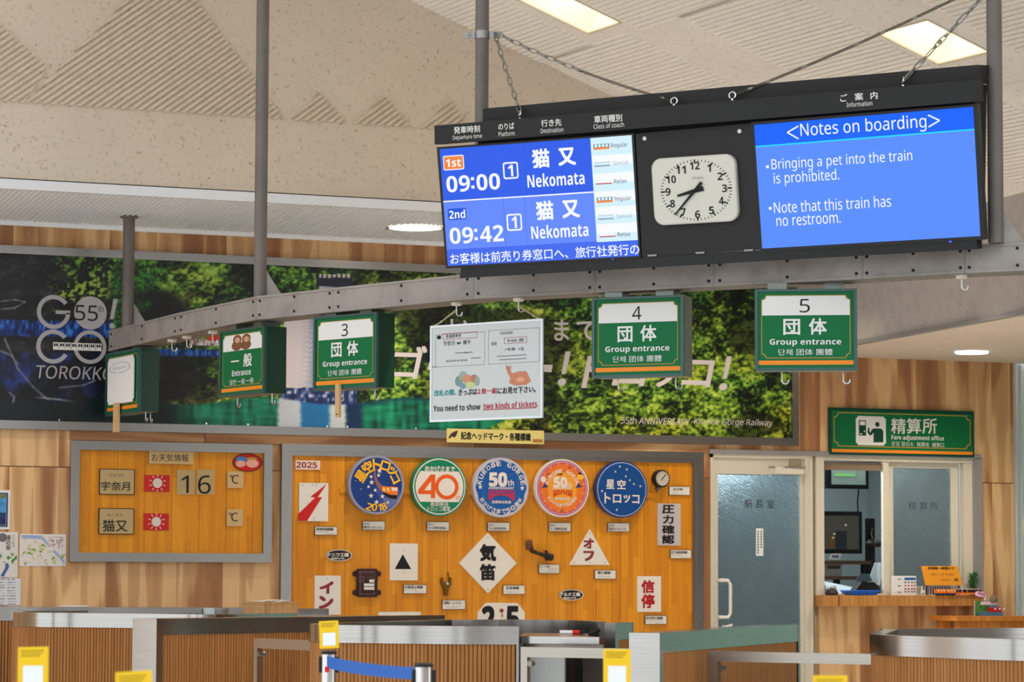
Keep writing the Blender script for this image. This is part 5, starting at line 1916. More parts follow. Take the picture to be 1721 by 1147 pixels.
root = thing('desk_card', 'white card with blue writing on the upper desk shelf', 'card', O2.pt(O2.hit(1404, 940)[0], z1))
mb = MB(); mb.quad_slab(O2, [(1393, 940.5), (1411, 941), (1414.5, 931), (1397, 931)], .05, .055, M_PAPER); mb.text(O2, '時刻', 1404, 936, 11, 5.5, M_BLUE, .0565, .02); mb.build('card', root)
root = thing('microphone_stand', 'dark desk microphone post beside the office monitor', 'stand', O2.pt(O2.hit(1462, 960)[0], z1))
mb = MB(); r = O2.box(1456, 872, 1467.5, 968); mb.box(O2, (r[0], z2, r[2], r[3]), -.02, .03, M_BLACK); mb.build('post', root)
mb = MB(); mb.lathe(O2.pt(*O2.hit(1463, 920), .05), (0, 0, 1), [(0, .05), (.03, .075), (.06, .04), (.065, .01)], mat('dome_dark', (44, 34, 34), 0.5), 16)
mb.tube([O2.pt(*O2.hit(1462, 888), .04), O2.pt(*O2.hit(1459, 898), .05), O2.pt(*O2.hit(1463, 912), .05)], .006, M_STEEL, 6); mb.build('handset', root)

# ------------------------------------------------------------------ fare office sign
r = W.box(1395.5, 688.5, 1638.5, 766.5, .03)
root = thing('fare_sign', 'long green fare adjustment office sign above the sliding window', 'sign', W.pt((r[0] + r[2]) / 2, r[1], 0))
mb = MB(); mb.box(W, r, 0.002, .03, M_DGREEN); mb.build('case', root)
mb = MB(); mb.box(W, inset(r, .018, .022), .03, .032, M_GREEN)
mb.build('face', root)
sign_u0, sign_v0, sign_u1, sign_v1 = r
mb = MB()
mb.rect(W, (r[0] + .018, r[1] + .018, r[2] - .018, r[1] + .042), .0335, M_ORANGE)
ol = notched((r[0] + .036, r[1] + .062, r[2] - .036, r[3] - .035), .035)
ol2 = notched((r[0] + .042, r[1] + .068, r[2] - .042, r[3] - .041), .035)
for i in range(len(ol)):
    j = (i + 1) % len(ol)
    mb.face([W.pt(*ol[i], .0335), W.pt(*ol[j], .0335), W.pt(*ol2[j], .0335), W.pt(*ol2[i], .0335)], M_GOLD)
mb.build('border', root)
pr = W.box(1438.5, 700, 1489, 749, .034)
mb = MB()
mb.poly(W, notched(pr, .018), .0335, M_OFFWHITE)
a = W.box(1443.5, 707, 1455.5, 732.5, .034)
mb.rect(W, a, .0345, M_DGREEN)
mb.rect(W, W.box(1445, 708.5, 1454, 715, .034), .035, M_OFFWHITE)
mb.disc(W, W.hit(1452.7, 725.5, .034), .006, .006, .035, M_OFFWHITE, 10)
mb.rect(W, W.box(1445, 729, 1449, 730.8, .034), .035, M_OFFWHITE)
mb.disc(W, W.hit(1474.5, 713.8, .034), .019, .019, .0345, M_DGREEN, 24)
mb.poly(W, [W.hit(x, y, .034) for x, y in ((1468, 744), (1484.5, 744), (1484.5, 726), (1482, 721.5), (1478, 720.5), (1469, 720.5), (1465.5, 722), (1462.5, 727.5), (1461, 725), (1461.5, 719.5), (1459.5, 718.8), (1458, 724), (1458, 727.5), (1462, 732.5), (1465, 731.5), (1468, 727.5))][::-1], .0345, M_DGREEN)
mb.build('pictogram', root)
mb = MB()
for ch, x in (('精', 1510, ), ('算', 1536), ('所', 1562.5)):
    mb.text(W, ch, x, 716.5, 24.5, 26, M_OFFWHITE, .0345, .012)
mb.text(W, 'Fare adjustment office', 1542.5, 737.3, 88, 10, M_OFFWHITE, .0345, .022)
mb.text(W, '운임 정산소', 1517, 746.5, 37, 7.6, M_OFFWHITE, .0345)
mb.text(W, '核算处', 1551.5, 747.6, 21, 7.6, M_OFFWHITE, .0345)
mb.text(W, '補票口', 1576.5, 748.4, 20, 7.6, M_OFFWHITE, .0345)
mb.build('lettering', root)

# ------------------------------------------------------------------ posters at the left
def poster_fn(kind, seed):
    def f(x, y):
        n1 = fbm(x / 7 + seed, y / 7, 3, seed); n2 = fbm(x / 3 + seed, y / 3, 2, seed + 4)
        base = np.ones(x.shape + (3,)) * np.array((222, 214, 208.))
        if kind == 'map':
            base = lerp3(base, np.ones_like(base) * np.array((206, 202, 150.)), sstep(.5, .6, n1))
            base = lerp3(base, np.ones_like(base) * np.array((96, 142, 70.)), sstep(.60, .66, n1 * .6 + n2 * .4))
            rv = np.abs(y - (902 + (x - 42) * .06 + np.maximum(0, x - 70) * 1.05))
            base = lerp3(base, np.ones_like(base) * np.array((150, 170, 205.)), sstep(4, 2, rv))
            m = ((x > 80) & (y < 925)) | ((x < 62) & (y > 932))
            base = np.where(m[..., None] & (n2 < .62)[..., None], np.array((226, 216, 212.)), base)
            tx = ((np.mod(y, 3.2) < 1.2) & (x > 82) & (x < 106) & (y > 903) & (y < 922) & (n2 > .45))
            base = np.where(tx[..., None], np.array((150, 110, 120.)), base)
        elif kind == 'spa':
            base = lerp3(base, np.ones_like(base) * np.array((70, 130, 60.)), sstep(.5, .58, n1) * sstep(928, 934, y) * sstep(952, 944, y))
            rv = np.abs(x - (8 + 4 * np.sin(y / 6)))
            base = lerp3(base, np.ones_like(base) * np.array((60, 100, 150.)), sstep(4, 2, rv) * sstep(945, 950, y))
        elif kind == 'photo':
            base = lerp3(np.ones_like(base) * np.array((60, 86, 40.)), np.ones_like(base) * np.array((150, 160, 60.)), n2)
            base = np.where((y > 838)[..., None], np.array((70, 140, 190.)) * (.75 + .5 * n1[..., None]), base)
            base = np.where((y > 862)[..., None], np.array((34, 50, 84.)) * (.7 + .8 * n2[..., None]), base)
        else:
            tx = (np.mod(y - 974, 4.6) < 1.5) & (((x > -8) & (x < 8)) | ((x > 12) & (x < 26))) & (n2 > .35)
            base = np.ones_like(base) * np.array((218, 218, 224.))
            base = np.where(tx[..., None], np.array((120, 120, 130.)), base)
        return base
    return f


M_POSTER = print_material('poster_print', 0.6, 0.3)
for name, lab, cat, box, kind in (('map_poster', 'colourful area map poster beside the weather board', 'poster', (33.5, 898.5, 110.5, 952), 'map'),
                                  ('spa_poster', 'pale upright poster with brush lettering beside the map poster', 'poster', (-26, 895, 29.5, 971), 'spa'),
                                  ('photo_poster', 'small blue photo poster hung above the upright lettered poster', 'poster', (-48, 824, 17, 890), 'photo'),
                                  ('timetable_sheet', 'white printed list sheet below the upright poster', 'paper', (-28, 971, 36, 1019.5), 'list')):
    r = W.box(*box)
    root = thing(name, lab, cat, W.pt((r[0] + r[2]) / 2, r[1], 0))
    fm = .006 if kind != 'photo' else .03
    if kind in ('photo', 'map', 'spa'):
        mb = MB(); mb.box(W, r, .001, .004, M_PAPER); mb.build('border_sheet', root)
        if kind == 'photo':
            mb = MB(); mb.outline(W, inset(r, .018), .01, .004, mat('frame_navy', (50, 64, 110), 0.5), .004); mb.build('frame_line', root)
    printed_sheet('print', W, inset(r, fm), .002, .005, .8, poster_fn(kind, 5 + len(name)), M_POSTER, M_PAPER, root)
    if kind == 'spa':
        mb = MB()
        for i, ch in enumerate('湯の街'):
            mb.text(W, ch, 14, 904 + i * 8.6, 8, 8, M_INK, .0058, .01)
        for i, ch in enumerate('ぶらり散策'):
            mb.text(W, ch, 22.5, 900 + i * 4.6, 3.6, 3.6, M_GREYINK, .0058)
        mb.disc(W, W.hit(4, 904), .03, .03, .0056, M_GREYINK, 20)
        mb.build('lettering', root)

# ------------------------------------------------------------------ side table by the shutter
TZ = .84
t0, t1 = on_z(1615, 1037, TZ), on_z(1760, 1037, TZ)
tx0, tx1, ty = t0.x, t1.x, (t0.y + t1.y) / 2 - .02
ty0, ty1 = WALL_Y - .48, WALL_Y - .06
root = thing('side_table', 'orange brown wooden side table in front of the wall under the pine shelf', 'table', ((tx0 + tx1) / 2, (ty0 + ty1) / 2, 0))
M_TABLE = wood_plain('table_wood', (176, 104, 36), (196, 122, 48), (210, 140, 62), 3, 30, 0.45, True)
TF = Frame((0, ty0, 0), (1, 0, 0), (0, 0, 1))
mb = MB(); mb.box(TF, (tx0, TZ - .035, tx1, TZ), -(ty1 - ty0), 0, M_TABLE); mb.build('table_top', root)
mb = MB(); mb.box(TF, (tx0 + .12, TZ - .14, tx1 - .05, TZ - .035), -.08, -.06, M_TABLE); mb.build('apron', root)
for lx in (tx0 + .05, tx1 - .12):
    for n0_ in (-.12, -(ty1 - ty0) + .05):
        mb = MB(); mb.box(TF, (lx, 0, lx + .075, TZ - .035), n0_, n0_ + .07, M_TABLE); mb.build('leg', root)
T2 = Frame((0, (ty0 + ty1) / 2, 0), (1, 0, 0), (0, 0, 1))
root = thing('paper_diorama', 'small paper diorama of a red train in a gorge on the side table', 'model', T2.pt(T2.hit(1661, 1036)[0], TZ))
r = T2.box(1641, 1011, 1680, 1036)
r = (r[0], TZ, r[2], TZ + (r[3] - r[1]))


def dio(x, y):
    n1 = fbm(x / 4, y / 4, 3, 9)
    b = lerp3(np.ones(x.shape + (3,)) * np.array((40, 92, 44.)), np.ones(x.shape + (3,)) * np.array((120, 170, 90.)), n1)
    b = np.where(((x > 1664) & (y < 1025))[..., None], np.array((130, 180, 215.)), b)
    return b


printed_sheet('backdrop_print', T2, r, -.03, -.02, .8, dio, M_POSTER, M_PAPER, root)
mb = MB()
mb.box(T2, (r[0] + .03, TZ, r[2], TZ + .03), -.02, .05, mat('base_blue', (80, 120, 160), 0.5))
mb.build('base', root)
mb = MB(); mb.box(T2, (r[0] + .10, TZ + .03, r[2], TZ + .065), .0, .03, M_RED)
for q in (.14, .18, .22):
    mb.box(T2, (r[0] + q, TZ + .048, r[0] + q + .02, TZ + .060), .03, .031, M_PAPER)
mb.build('train', root)
mb = MB(); mb.box(T2, (r[0] + .05, r[3] - .03, r[2] - .01, r[3] - .004), -.018, -.014, mat('label_white', (236, 226, 232), 0.6))
mb.text(T2, 'ペーパークラフト', 1663, 1014.5, 26, 3.2, mat('magenta_ink', (200, 60, 120), 0.6), -.0128)
mb.build('title_label', root)
mb = MB()
mb.slab(T2, [T2.hit(*p) for p in ((1655, 1010), (1657, 1004), (1646, 1003.5), (1641, 1001), (1641, 996), (1645, 994), (1654, 995.5), (1658, 1000), (1659, 1007), (1657.5, 1010))][::-1], -.018, -.012, mat('lilac_label', (232, 208, 238), 0.6))
mb.text(T2, '¥750', 1649.5, 999, 12, 4.6, mat('magenta_ink', (200, 60, 120), 0.6), -.0105, .02, 0, -.25)
mb.build('price_label', root)
mb = MB()
c_ = T2.pt(T2.hit(1672, 1007)[0], r[3], -.02)
mb.lathe(c_ - _Z * .01, (0, 0, 1), [(0, .03), (.02, .034), (.04, .026), (.055, .01)], mat('moss_brown', (120, 106, 84), 0.8), 12)
mb.build('figure', root)
# switch on the shutter
root = thing('switch_box', 'small white switch box on the pale ribbed shutter wall', 'switch', SH.pt(*SH.hit(1720, 900), .02))
mb = MB(); rr_ = SH.box(1717, 871, 1731, 903); mb.box(SH, rr_, .018, .05, M_PLASTIC); mb.build('case', root)
mb = MB(); mb.box(SH, SH.box(1719, 884, 1722, 890), .05, .053, mat('slot_blue', (40, 80, 130), 0.5)); mb.build('slot', root)
# ------------------------------------------------------------------ overhead gantry: curved beam on four hanging poles
BT, BB = 2.805, 2.662
M_BEAMD = painted('beam_underside_shade', (120, 112, 104), 0.6, 0.08, 3.0)  # darker copy of the beam paint: shade put into the underside colour
bp = [on_z(183, 556, BT), on_z(300, 526, BT), on_z(432, 498, BT), on_z(560, 484, BT), on_z(796, 459.5, BT)]
bp += [Vector((p.x, p.y, BT)) for p in (on_z(1000, 492.6, BB), on_z(1200, 482, BB), on_z(1450, 469.5, BB), on_z(1622, 460, BB), on_z(1800, 452.5, BB))]


def offset_path(path, d):
    out = []
    for i, p in enumerate(path):
        t = path[min(i + 1, len(path) - 1)] - path[max(i - 1, 0)]
        t.z = 0; t.normalize()
        out.append(p + Vector((-t.y, t.x, 0)) * d)       # to the left of the walking direction
    return out


bback = offset_path(bp, .20)
# the far side of the beam must lie away from the viewer
if (bback[4] - EYE).length < (bp[4] - EYE).length:
    bback = offset_path(bp, -.20)
gantry = thing('sign_gantry', 'long curved grey brown overhead beam hung on four round poles over the ticket gates', 'gantry', (bp[4].x, bp[4].y, BB))
gantry['kind'] = 'thing'
dn = Vector((0, 0, BB - BT))
for i in range(len(bp) - 1):
    mb = MB()
    a, b, c, d = bp[i], bp[i + 1], bback[i + 1], bback[i]
    g = (b - a).normalized() * .0012
    a = a + g; d = d + g; b = b - g; c = c - g
    mb.face([a + dn, b + dn, b, a], M_BEAM)
    mb.face([d, c, c + dn, d + dn], M_BEAM)
    mb.face([a, b, c, d], M_BEAM)
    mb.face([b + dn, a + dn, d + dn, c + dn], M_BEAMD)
    mb.face([a, d, d + dn, a + dn], M_BEAM)
    mb.face([c, b, b + dn, c + dn], M_BEAM)
    nrm = (b - a).cross(_Z).normalized()
    if nrm.dot(EYE - a) < 0:
        nrm = -nrm
    # thin lip along the lower and upper edge
    for z in (BB + .002, BT - .014):
        mb.prism([Vector((p.x, p.y, z)) for p in (a, b)] + [Vector((p.x, p.y, z + .012)) for p in (b, a)], nrm * .006, M_BEAM)
    sec = mb.build('beam_section', gantry)
    L = (b - a)
    for q, zz in ((.04, BT - .03), (.04, BB + .03), (.5, BT - .028), (.5, BB + .03), (.96, BT - .03), (.96, BB + .03)):
        p = a + L * q
        mb = MB()
        mb.lathe(Vector((p.x, p.y, zz)), nrm, [(0, .008), (.005, .008), (.008, .005)], M_INK, 8)
        mb.build('rivet', sec)
# poles
ROOF_TOP = lambda x: gz(x) + .3
poles = []
for k, (px, py, r, top) in enumerate(((214.5, 548, .040, SOFFIT_Z), (437, 498, .0385, None), (808.5, 458, .038, None), (1674, 405, .0385, None))):
    f = on_z(px, py, BT)
    away = (f - EYE); away.z = 0; away.normalize()
    base_ = Vector((f.x, f.y, BT)) + away * .10
    d = ray(px, py); s_ = d.y and (base_ - EYE).dot(_F) / d.dot(_F)
    base_ = Vector(((EYE + d * s_).x, (EYE + d * s_).y, BT))
    z1 = top if top else gz(base_.x) - .02
    mb = MB()
    mb.tube([base_, Vector((base_.x, base_.y, z1))], r, M_POLE, 24)
    mb.build('pole', gantry)
    if top:
        mb = MB(); mb.tube([Vector((base_.x, base_.y, z1 - .02)), Vector((base_.x, base_.y, z1 - .009))], r * 1.5, M_POLE, 24); mb.build('flange', gantry)
    rt = _R
    mb = MB()
    a = base_ + rt * (r * .9)
    w_ = .11 if k != 2 else .07
    mb.prism([a, a + rt * w_, a + rt * (w_ * .55) + _Z * .07, a + _Z * .17], away * .012, M_BEAM)
    mb.build('gusset', gantry)
    poles.append((base_, r, z1))

# ------------------------------------------------------------------ display housing
BETA, TILT = math.radians(28), math.radians(8)
DH = _R * math.cos(BETA) - _F * math.sin(BETA)
DN = DH.cross(_Z)
if DN.dot(EYE - bp[6]) < 0:
    DN = -DN
DV = _Z * math.cos(TILT) + DN * math.sin(TILT)
ref = on_z(1622, 460, BB)
D = Frame(Vector((ref.x, ref.y, BT - .03)) + DN * .17, DH, DV)
M_SCR1 = screen('screen_blue', (40, 92, 232)); M_SCR2 = screen('screen_light_blue', (98, 136, 252)); M_SCR3 = screen('screen_blue_band', (62, 104, 236))
M_SCRW = screen('screen_white', (246, 250, 255)); M_SCRP = screen('screen_pale', (212, 240, 252)); M_SCRO = screen('screen_orange', (240, 134, 60)); M_SCRB = screen('screen_royal', (22, 84, 220))
M_SCRC = screen('screen_cyan', (20, 220, 252)); M_SCR4 = screen('screen_deep_blue', (0, 98, 252)); M_SCR5 = screen('screen_azure', (86, 140, 255))
M_SCRK = screen('screen_ink', (26, 40, 70)); M_SCRG = screen('screen_grey', (150, 170, 190)); M_SCRGL = screen('screen_teal', (60, 150, 160))


def DP(pxs, n0, n1, m, mb, side=None):
    mb.quad_slab(D, pxs, n0, n1, m, side)


housing = thing('display_housing', 'long black tilted housing that carries the two screens and the clock', 'housing', D.pt(*D.hit(1200, 445), 0))
mb = MB()
DP([(772.4, 468), (1642, 419), (1641, 401), (775, 449.5)], -.10, -.02, M_BLACK2, mb)
mb.build('lower_rail', housing)
mb = MB()
DP([(730.5, 243.2), (1642, 170.5), (1640.5, 134), (730, 211.4)], -.05, .05, M_BLACK, mb, M_CHAR)
mb.build('header_panel', housing)
mb = MB()
DP([(811.6, 208), (1641.5, 140), (1641.5, 109), (811.6, 182.7)], -.30, -.06, M_CHAR, mb)
mb.build('upper_box', housing)
mb = MB()
DP([(1079, 432.5), (1281, 420), (1266, 207), (1068, 225)], -.06, -.008, M_CHAR, mb)
mb.build('clock_panel', housing)
mb = MB()
DP([(786, 446), (1636, 400), (1640, 142), (806, 205)], -.28, -.11, M_CHAR, mb)
mb.build('back_box', housing)
for x, y in ((1083, 233), (1242.5, 220.7)):
    mb = MB(); mb.disc(D, D.hit(x, y), .011, .011, .0, mat('screw_head', (200, 200, 198), 0.4, 0.3), 14, n0=-.008); mb.build('screw', housing)
for x, y in ((1096.5, 429.5), (1177, 425), (1258.6, 420.8)):
    mb = MB(); mb.box(D, D.box_c(x, y, 15, 3), -.008, .004, M_STEELD); mb.build('tab', housing)
hp = [c for c in housing.children if c.name.startswith('header_panel')][0]
for t, cx, cy, w, h, bo in (('発車時刻', 784.6, 217.8, 44, 12, .012), ('Departure time', 785.5, 231, 49, 9, 0), ('のりば', 850.9, 212.4, 26.5, 11, .012), ('Platform', 851.4, 224.8, 27, 7.8, 0),
                            ('行き先', 926.4, 206.5, 34, 12, .012), ('Destination', 927.6, 219, 38, 7.8, 0), ('車両種別', 1022, 199.3, 47, 12.5, .012), ('Class of coach', 1023, 211, 51, 8, 0),
                            ('ご', 1418, 164.4, 12, 12.5, .012), ('案', 1443.6, 162.4, 14, 12.5, .012), ('内', 1469, 160.4, 12, 12.5, .012), ('Information', 1444.5, 174.8, 43, 8.2, 0)):
    mb = MB()
    mb.text(D, t, cx, cy, w, h, M_OFFWHITE, .052, bo)
    mb.build('lettering', hp)
eyes = {}
for k, (x, y, turn) in enumerate(((874, 192, .9), (1133, 170, 0), (1231, 160.5, 0), (1518, 136, 1.1))):
    mb = MB()
    c_ = D.pt(*D.hit(x, y, -.02), -.02)
    ax1 = DH * math.cos(turn) + DN * math.sin(turn)
    mb.tube([c_ + (ax1 * math.cos(t) + _Z * math.sin(t)) * .018 for t in np.linspace(0, 2 * math.pi, 17)[:-1]], .0045, M_CHROME, 8, closed=True)
    mb.tube([c_ - _Z * .018, c_ - _Z * .045], .006, M_CHROME, 8)
    mb.build('eye_bolt', housing)
    eyes[k] = c_

# left screen
dep = thing('departure_screen', 'bright blue departure screen showing two trains to Nekomata in two rows', 'screen', D.pt(*D.hit(910, 440), 0))
mb = MB()
DP([(749.5, 451.6), (1077, 433.5), (1065.5, 224), (734, 247.5)], -.055, -.004, M_BLACK2, mb)
mb.build('bezel', dep)
mb = MB()
S0 = [(752.7, 447.4), (1073.7, 430.4), (1061.4, 227.2), (738.8, 250.8)]


def lerp2(a, b, t):
    return (a[0] + (b[0] - a[0]) * t, a[1] + (b[1] - a[1]) * t)


def band(t0, t1, s0=0.0, s1=1.0, S=S0):
    """part of a screen: t from the top, s from the left"""
    def at(s, t):
        return lerp2(lerp2(S[3], S[0], t), lerp2(S[2], S[1], t), s)
    return [at(s0, t1), at(s1, t1), at(s1, t0), at(s0, t0)]


mb.ppoly(D, band(0, .447), -.003, M_SCR1)
mb.ppoly(D, band(.447, .86), -.003, M_SCR2)
mb.ppoly(D, band(.86, 1), -.003, M_SCR3)
mb.ppoly(D, band(.444, .455, 0, .79), -.002, M_SCRW)
mb.ppoly(D, band(0, .868, .785, 1), -.0022, M_SCRP)
for t in (.17, .32, .47, .60, .74):
    mb.ppoly(D, band(t - .02, t + .06, .79, 1), -.0018, M_SCRW)
for s_ in (.31, .42):
    mb.ppoly(D, band(0, .86, s_, s_ + .002), -.002, M_SCR3)
mb.build('screen_face', dep)
face_d = [c for c in dep.children if c.name.startswith('screen_face')][0]


def word(parent, t, cx, cy, w, h, m, n, bo=0.0):
    mb = MB()
    mb.text(D, t, cx, cy, w, h, m, n, bo)
    mb.build('lettering', parent)


def tagq(cx, cy, w, h, m, border=None):
    mb = MB()
    r = D.box_c(cx, cy, w, h)
    if border:
        mb.slab(D, rrect((r[0] - .005, r[1] - .005, r[2] + .005, r[3] + .005), .01, 3), -.0021, -.0018, border)
    mb.slab(D, rrect(r, .008, 3), -.0017, -.0012, m)
    mb.build('order_tag', face_d)


def boxnum(cx, cy):
    mb = MB()
    r = D.box_c(cx, cy, 25.5, 28.5)
    a, b = rrect(r, .014, 4), rrect(inset(r, .0085), .008, 4)
    for i in range(len(a)):
        j = (i + 1) % len(a)
        mb.face([D.pt(*a[i], -.0015), D.pt(*a[j], -.0015), D.pt(*b[j], -.0015), D.pt(*b[i], -.0015)], M_SCRW)
    mb.text(D, '1', cx, cy, 8.5, 19.5, M_SCRW, -.0012, .03)
    mb.build('platform_number', face_d)


tagq(762, 273.5, 32, 21.5, M_SCRO, M_SCRW)
word(face_d, '1st', 762, 273.8, 25, 13.5, M_SCRW, -.0008, .03)
tagq(768, 360, 31, 19.5, M_SCRB)
word(face_d, '2nd', 768.3, 360.3, 27, 14.5, M_SCRW, -.0008, .03)
for t, cx, cy in (('09', 770, 309), ('00', 820.5, 305.8), ('09', 775.5, 396), ('42', 826.5, 392.8)):
    word(face_d, t, cx, cy, 39.5, 27.5, M_SCRW, -.0012, .03)
for cx, cy in ((794.3, 307.5), (799.7, 394.4)):
    mb = MB()
    for q in (-7, 7):
        mb.rect(D, D.box_c(cx + q * .06, cy + q, 5.2, 5.2), -.0012, M_SCRW)
    mb.build('colon_print', face_d)
boxnum(858, 286.7); boxnum(864.2, 373.8)
for t, cx, cy, w, h, bo in (('猫', 908.9, 266.3, 29.5, 32, .03), ('又', 952.8, 263.2, 30, 30, .03), ('猫', 915.4, 354, 29.5, 32, .03), ('又', 959.4, 351.3, 30, 30, .03), ('Nekomata', 934, 301.6, 96, 22.5, .025), ('Nekomata', 940.5, 388.5, 96, 22.5, .025)):
    word(face_d, t, cx, cy, w, h, M_SCRW, -.0012, bo)
word(face_d, 'お客様は前売り券窓口へ、旅行社発行の', 912.8, 427.4, 318, 18.6, M_SCRW, -.0012, .008)
for t, cx, cy, w, h, m in (('Regular', 1041, 244.6, 28, 9.5, M_SCRK), ('Special', 1042.6, 274.2, 26, 9, M_SCRG), ('Relax', 1042.6, 304.3, 21.5, 7.5, M_SCRK), ('Regular', 1047, 334.4, 28, 9.5, M_SCRK), ('Special', 1048.8, 363.6, 26, 9, M_SCRG), ('Relax', 1048.6, 393.7, 21.5, 7.5, M_SCRK)):
    word(face_d, t, cx, cy, w, h, m, -.0012, .012)
for k, (cx, cy) in enumerate(((1010.4, 246.7), (1011.7, 276.3), (1014.8, 306.5), (1016, 336.2), (1018, 365.5), (1020.8, 395.5))):
    q = k % 3
    mb = MB()
    if q == 0:
        mb.rect(D, D.box_c(cx, cy, 27, 9), -.0014, M_SCRO)
        mb.rect(D, D.box_c(cx, cy - 1.8, 26, 5.5), -.0010, M_SCRGL)
        for z in (-9, -3, 3, 9):
            mb.rect(D, D.box_c(cx + z, cy - 1.6 - z * .06, 4, 4), -.0006, M_SCRW)
    elif q == 1:
        mb.rect(D, D.box_c(cx, cy, 26, 8), -.0014, M_SCRG)
        mb.rect(D, D.box_c(cx, cy - 1, 25, 4.5), -.0010, M_SCRP)
    else:
        mb.rect(D, D.box_c(cx, cy, 27, 7), -.0014, M_SCRG)
        mb.rect(D, D.box_c(cx, cy - .6, 26.4, 5.4), -.0010, M_SCRW)
        mb.rect(D, D.box_c(cx, cy + 2, 26, 1.6), -.0006, screen('screen_red', (200, 60, 80)))
    mb.build('coach_symbol', face_d)
mb = MB(); mb.box(D, D.box_c(1029.5, 436.2, 4, 1.6), -.003, -.001, M_SCR3); mb.build('power_light', dep)
# right screen
inf = thing('information_screen', 'bright blue information screen with notes on boarding in white English text', 'screen', D.pt(*D.hit(1465, 412), 0))
mb = MB()
DP([(1277.5, 424), (1655, 403), (1642, 174.5), (1262.5, 205.5)], -.055, -.004, M_BLACK2, mb)
mb.build('bezel', inf)
S1 = [(1281, 418), (1647.7, 397), (1635.5, 179.4), (1267.3, 210.3)]
mb = MB()
mb.ppoly(D, band(0, .175, S=S1), -.003, M_SCR4)
mb.ppoly(D, band(.175, 1, S=S1), -.003, M_SCR5)
mb.ppoly(D, band(.170, .181, S=S1), -.002, M_SCRC)
mb.build('screen_face', inf)
face_i = [c for c in inf.children if c.name.startswith('screen_face')][0]
for t, cx, cy, w, h in (('Notes on boarding', 1449.9, 213.8, 212, 29), ('Bringing a pet into the train', 1413.4, 271, 237, 23.5), ('is prohibited.', 1355, 299, 110, 24), ('Note that this train has', 1398, 343.6, 197, 19.5), ('no restroom.', 1358.4, 369.3, 108, 17)):
    word(face_i, t, cx, cy, w, h, M_SCRW, -.0012, .006)
mb = MB()
for pts in (((1341.5, 212), (1323, 222.8), (1342, 233.5)), ((1559.5, 193.5), (1579, 202.5), (1560.5, 213.5))):
    uv = [D.hit(*p) for p in pts]
    mb.line(D, uv[0], uv[1], .007, -.0012, M_SCRW); mb.line(D, uv[1], uv[2], .007, -.0012, M_SCRW)
for x, y in ((1289.8, 280.5), (1294.3, 350.4)):
    mb.rect(D, D.box_c(x, y, 4.6, 4.6), -.0012, M_SCRW)
mb.build('bracket_print', face_i)
mb = MB(); mb.box(D, D.box_c(1597, 406.3, 4.5, 2.2), -.003, -.001, screen('led_blue', (60, 90, 255), 2.0)); mb.build('power_light', inf)

# clock
clk = thing('wall_clock', 'rounded square pale station clock between the two blue screens', 'clock', D.pt(*D.hit(1172, 375), 0))
r = D.box_c(1169.3, 319, 141, 113)
mb = MB(); mb.slab(D, rrect(r, .055, 6), -.008, .016, mat('clock_rim', (190, 186, 176), 0.4))
mb.build('case', clk)
M_CLOCK = mat('clock_face', (206, 204, 192), 0.5)
mb = MB(); mb.slab(D, rrect(inset(r, .006), .05, 6), .016, .018, M_CLOCK); mb.build('face', clk)
mb = MB()
cu, cv = D.hit(1172.5, 319.5)
sa, sb = D.scale(cu, cv)
ra, rb = 60 / sa, 51.5 / sb
for i in range(60):
    t = math.pi / 2 - i * math.pi / 30
    L = .13 if i % 5 == 0 else .07
    p0 = (cu + ra * math.cos(t), cv + rb * math.sin(t)); p1 = (cu + ra * (1 - L) * math.cos(t), cv + rb * (1 - L) * math.sin(t))
    mb.line(D, p0, p1, .008 if i % 5 == 0 else .0035, .0192, M_INK)
cf = mb.build('minute_track', clk)
for i in range(12):
    t = math.pi / 2 - (i + 1) * math.pi / 6
    s_ = str(i + 1)
    mb = MB()
    mb.text_uv(D, s_, cu + 47.5 / sa * math.cos(t), cv + 41 / sb * math.sin(t), (8.5 if len(s_) == 1 else 16.5) / sa * (.7 if s_ == '1' else 1), 13 / sb, M_INK, .0192, .02)
    mb.build('numeral', clk)
mb = MB()
mb.text(D, 'CITIZEN', 1172, 299.5, 19, 3.8, M_GREYINK, .0192, .01)
mb.build('lettering', clk)
for nm, a, b, w_, n_ in (('hour_hand', (1185, 316.5), (1141.5, 329.3), .017, .022), ('minute_hand', (1182.5, 306.5), (1138, 361), .011, .026)):
    mb = MB()
    p, q = Vector(D.hit(*a)), Vector(D.hit(*b))
    dd = (q - p).normalized(); nn_ = Vector((-dd.y, dd.x))
    mb.slab(D, [tuple(v) for v in (p - nn_ * w_ * .75, q - nn_ * w_ * .3, q + nn_ * w_ * .3, p + nn_ * w_ * .75)], n_, n_ + .003, M_INK)
    mb.build(nm, clk)

# stay chains
b3, r3, z3 = poles[2]
M_CHAIN = mat('galvanised_chain', (150, 148, 144), 0.35, 0.8)
M_WIRE = mat('dark_wire', (86, 78, 70), 0.5, 0.5)
tc = EYE + ray(808.5, 59) * ((b3 - EYE).dot(_F) / ray(808.5, 59).dot(_F))
clampz = tc.z
mb = MB()
mb.tube([Vector((b3.x, b3.y, clampz - .022)), Vector((b3.x, b3.y, clampz + .022))], r3 * 1.12, M_CHAIN, 20)
for sgn in (-1, 1):
    c_ = Vector((b3.x, b3.y, clampz)) + _R * sgn * (r3 * 1.1 + .03)
    mb.prism([c_ + _R * -.035 * 1 + _Z * -.02, c_ + _R * .035 + _Z * -.02, c_ + _R * .035 + _Z * .02, c_ + _R * -.035 + _Z * .02], -_F * .012, M_CHAIN)
    mb.lathe(c_ - _F * .012, -_F, [(0, .010), (.012, .010), (.013, .007)], M_CHAIN, 6)
mb.build('clamp', gantry)
b4, r4, z4 = poles[3]
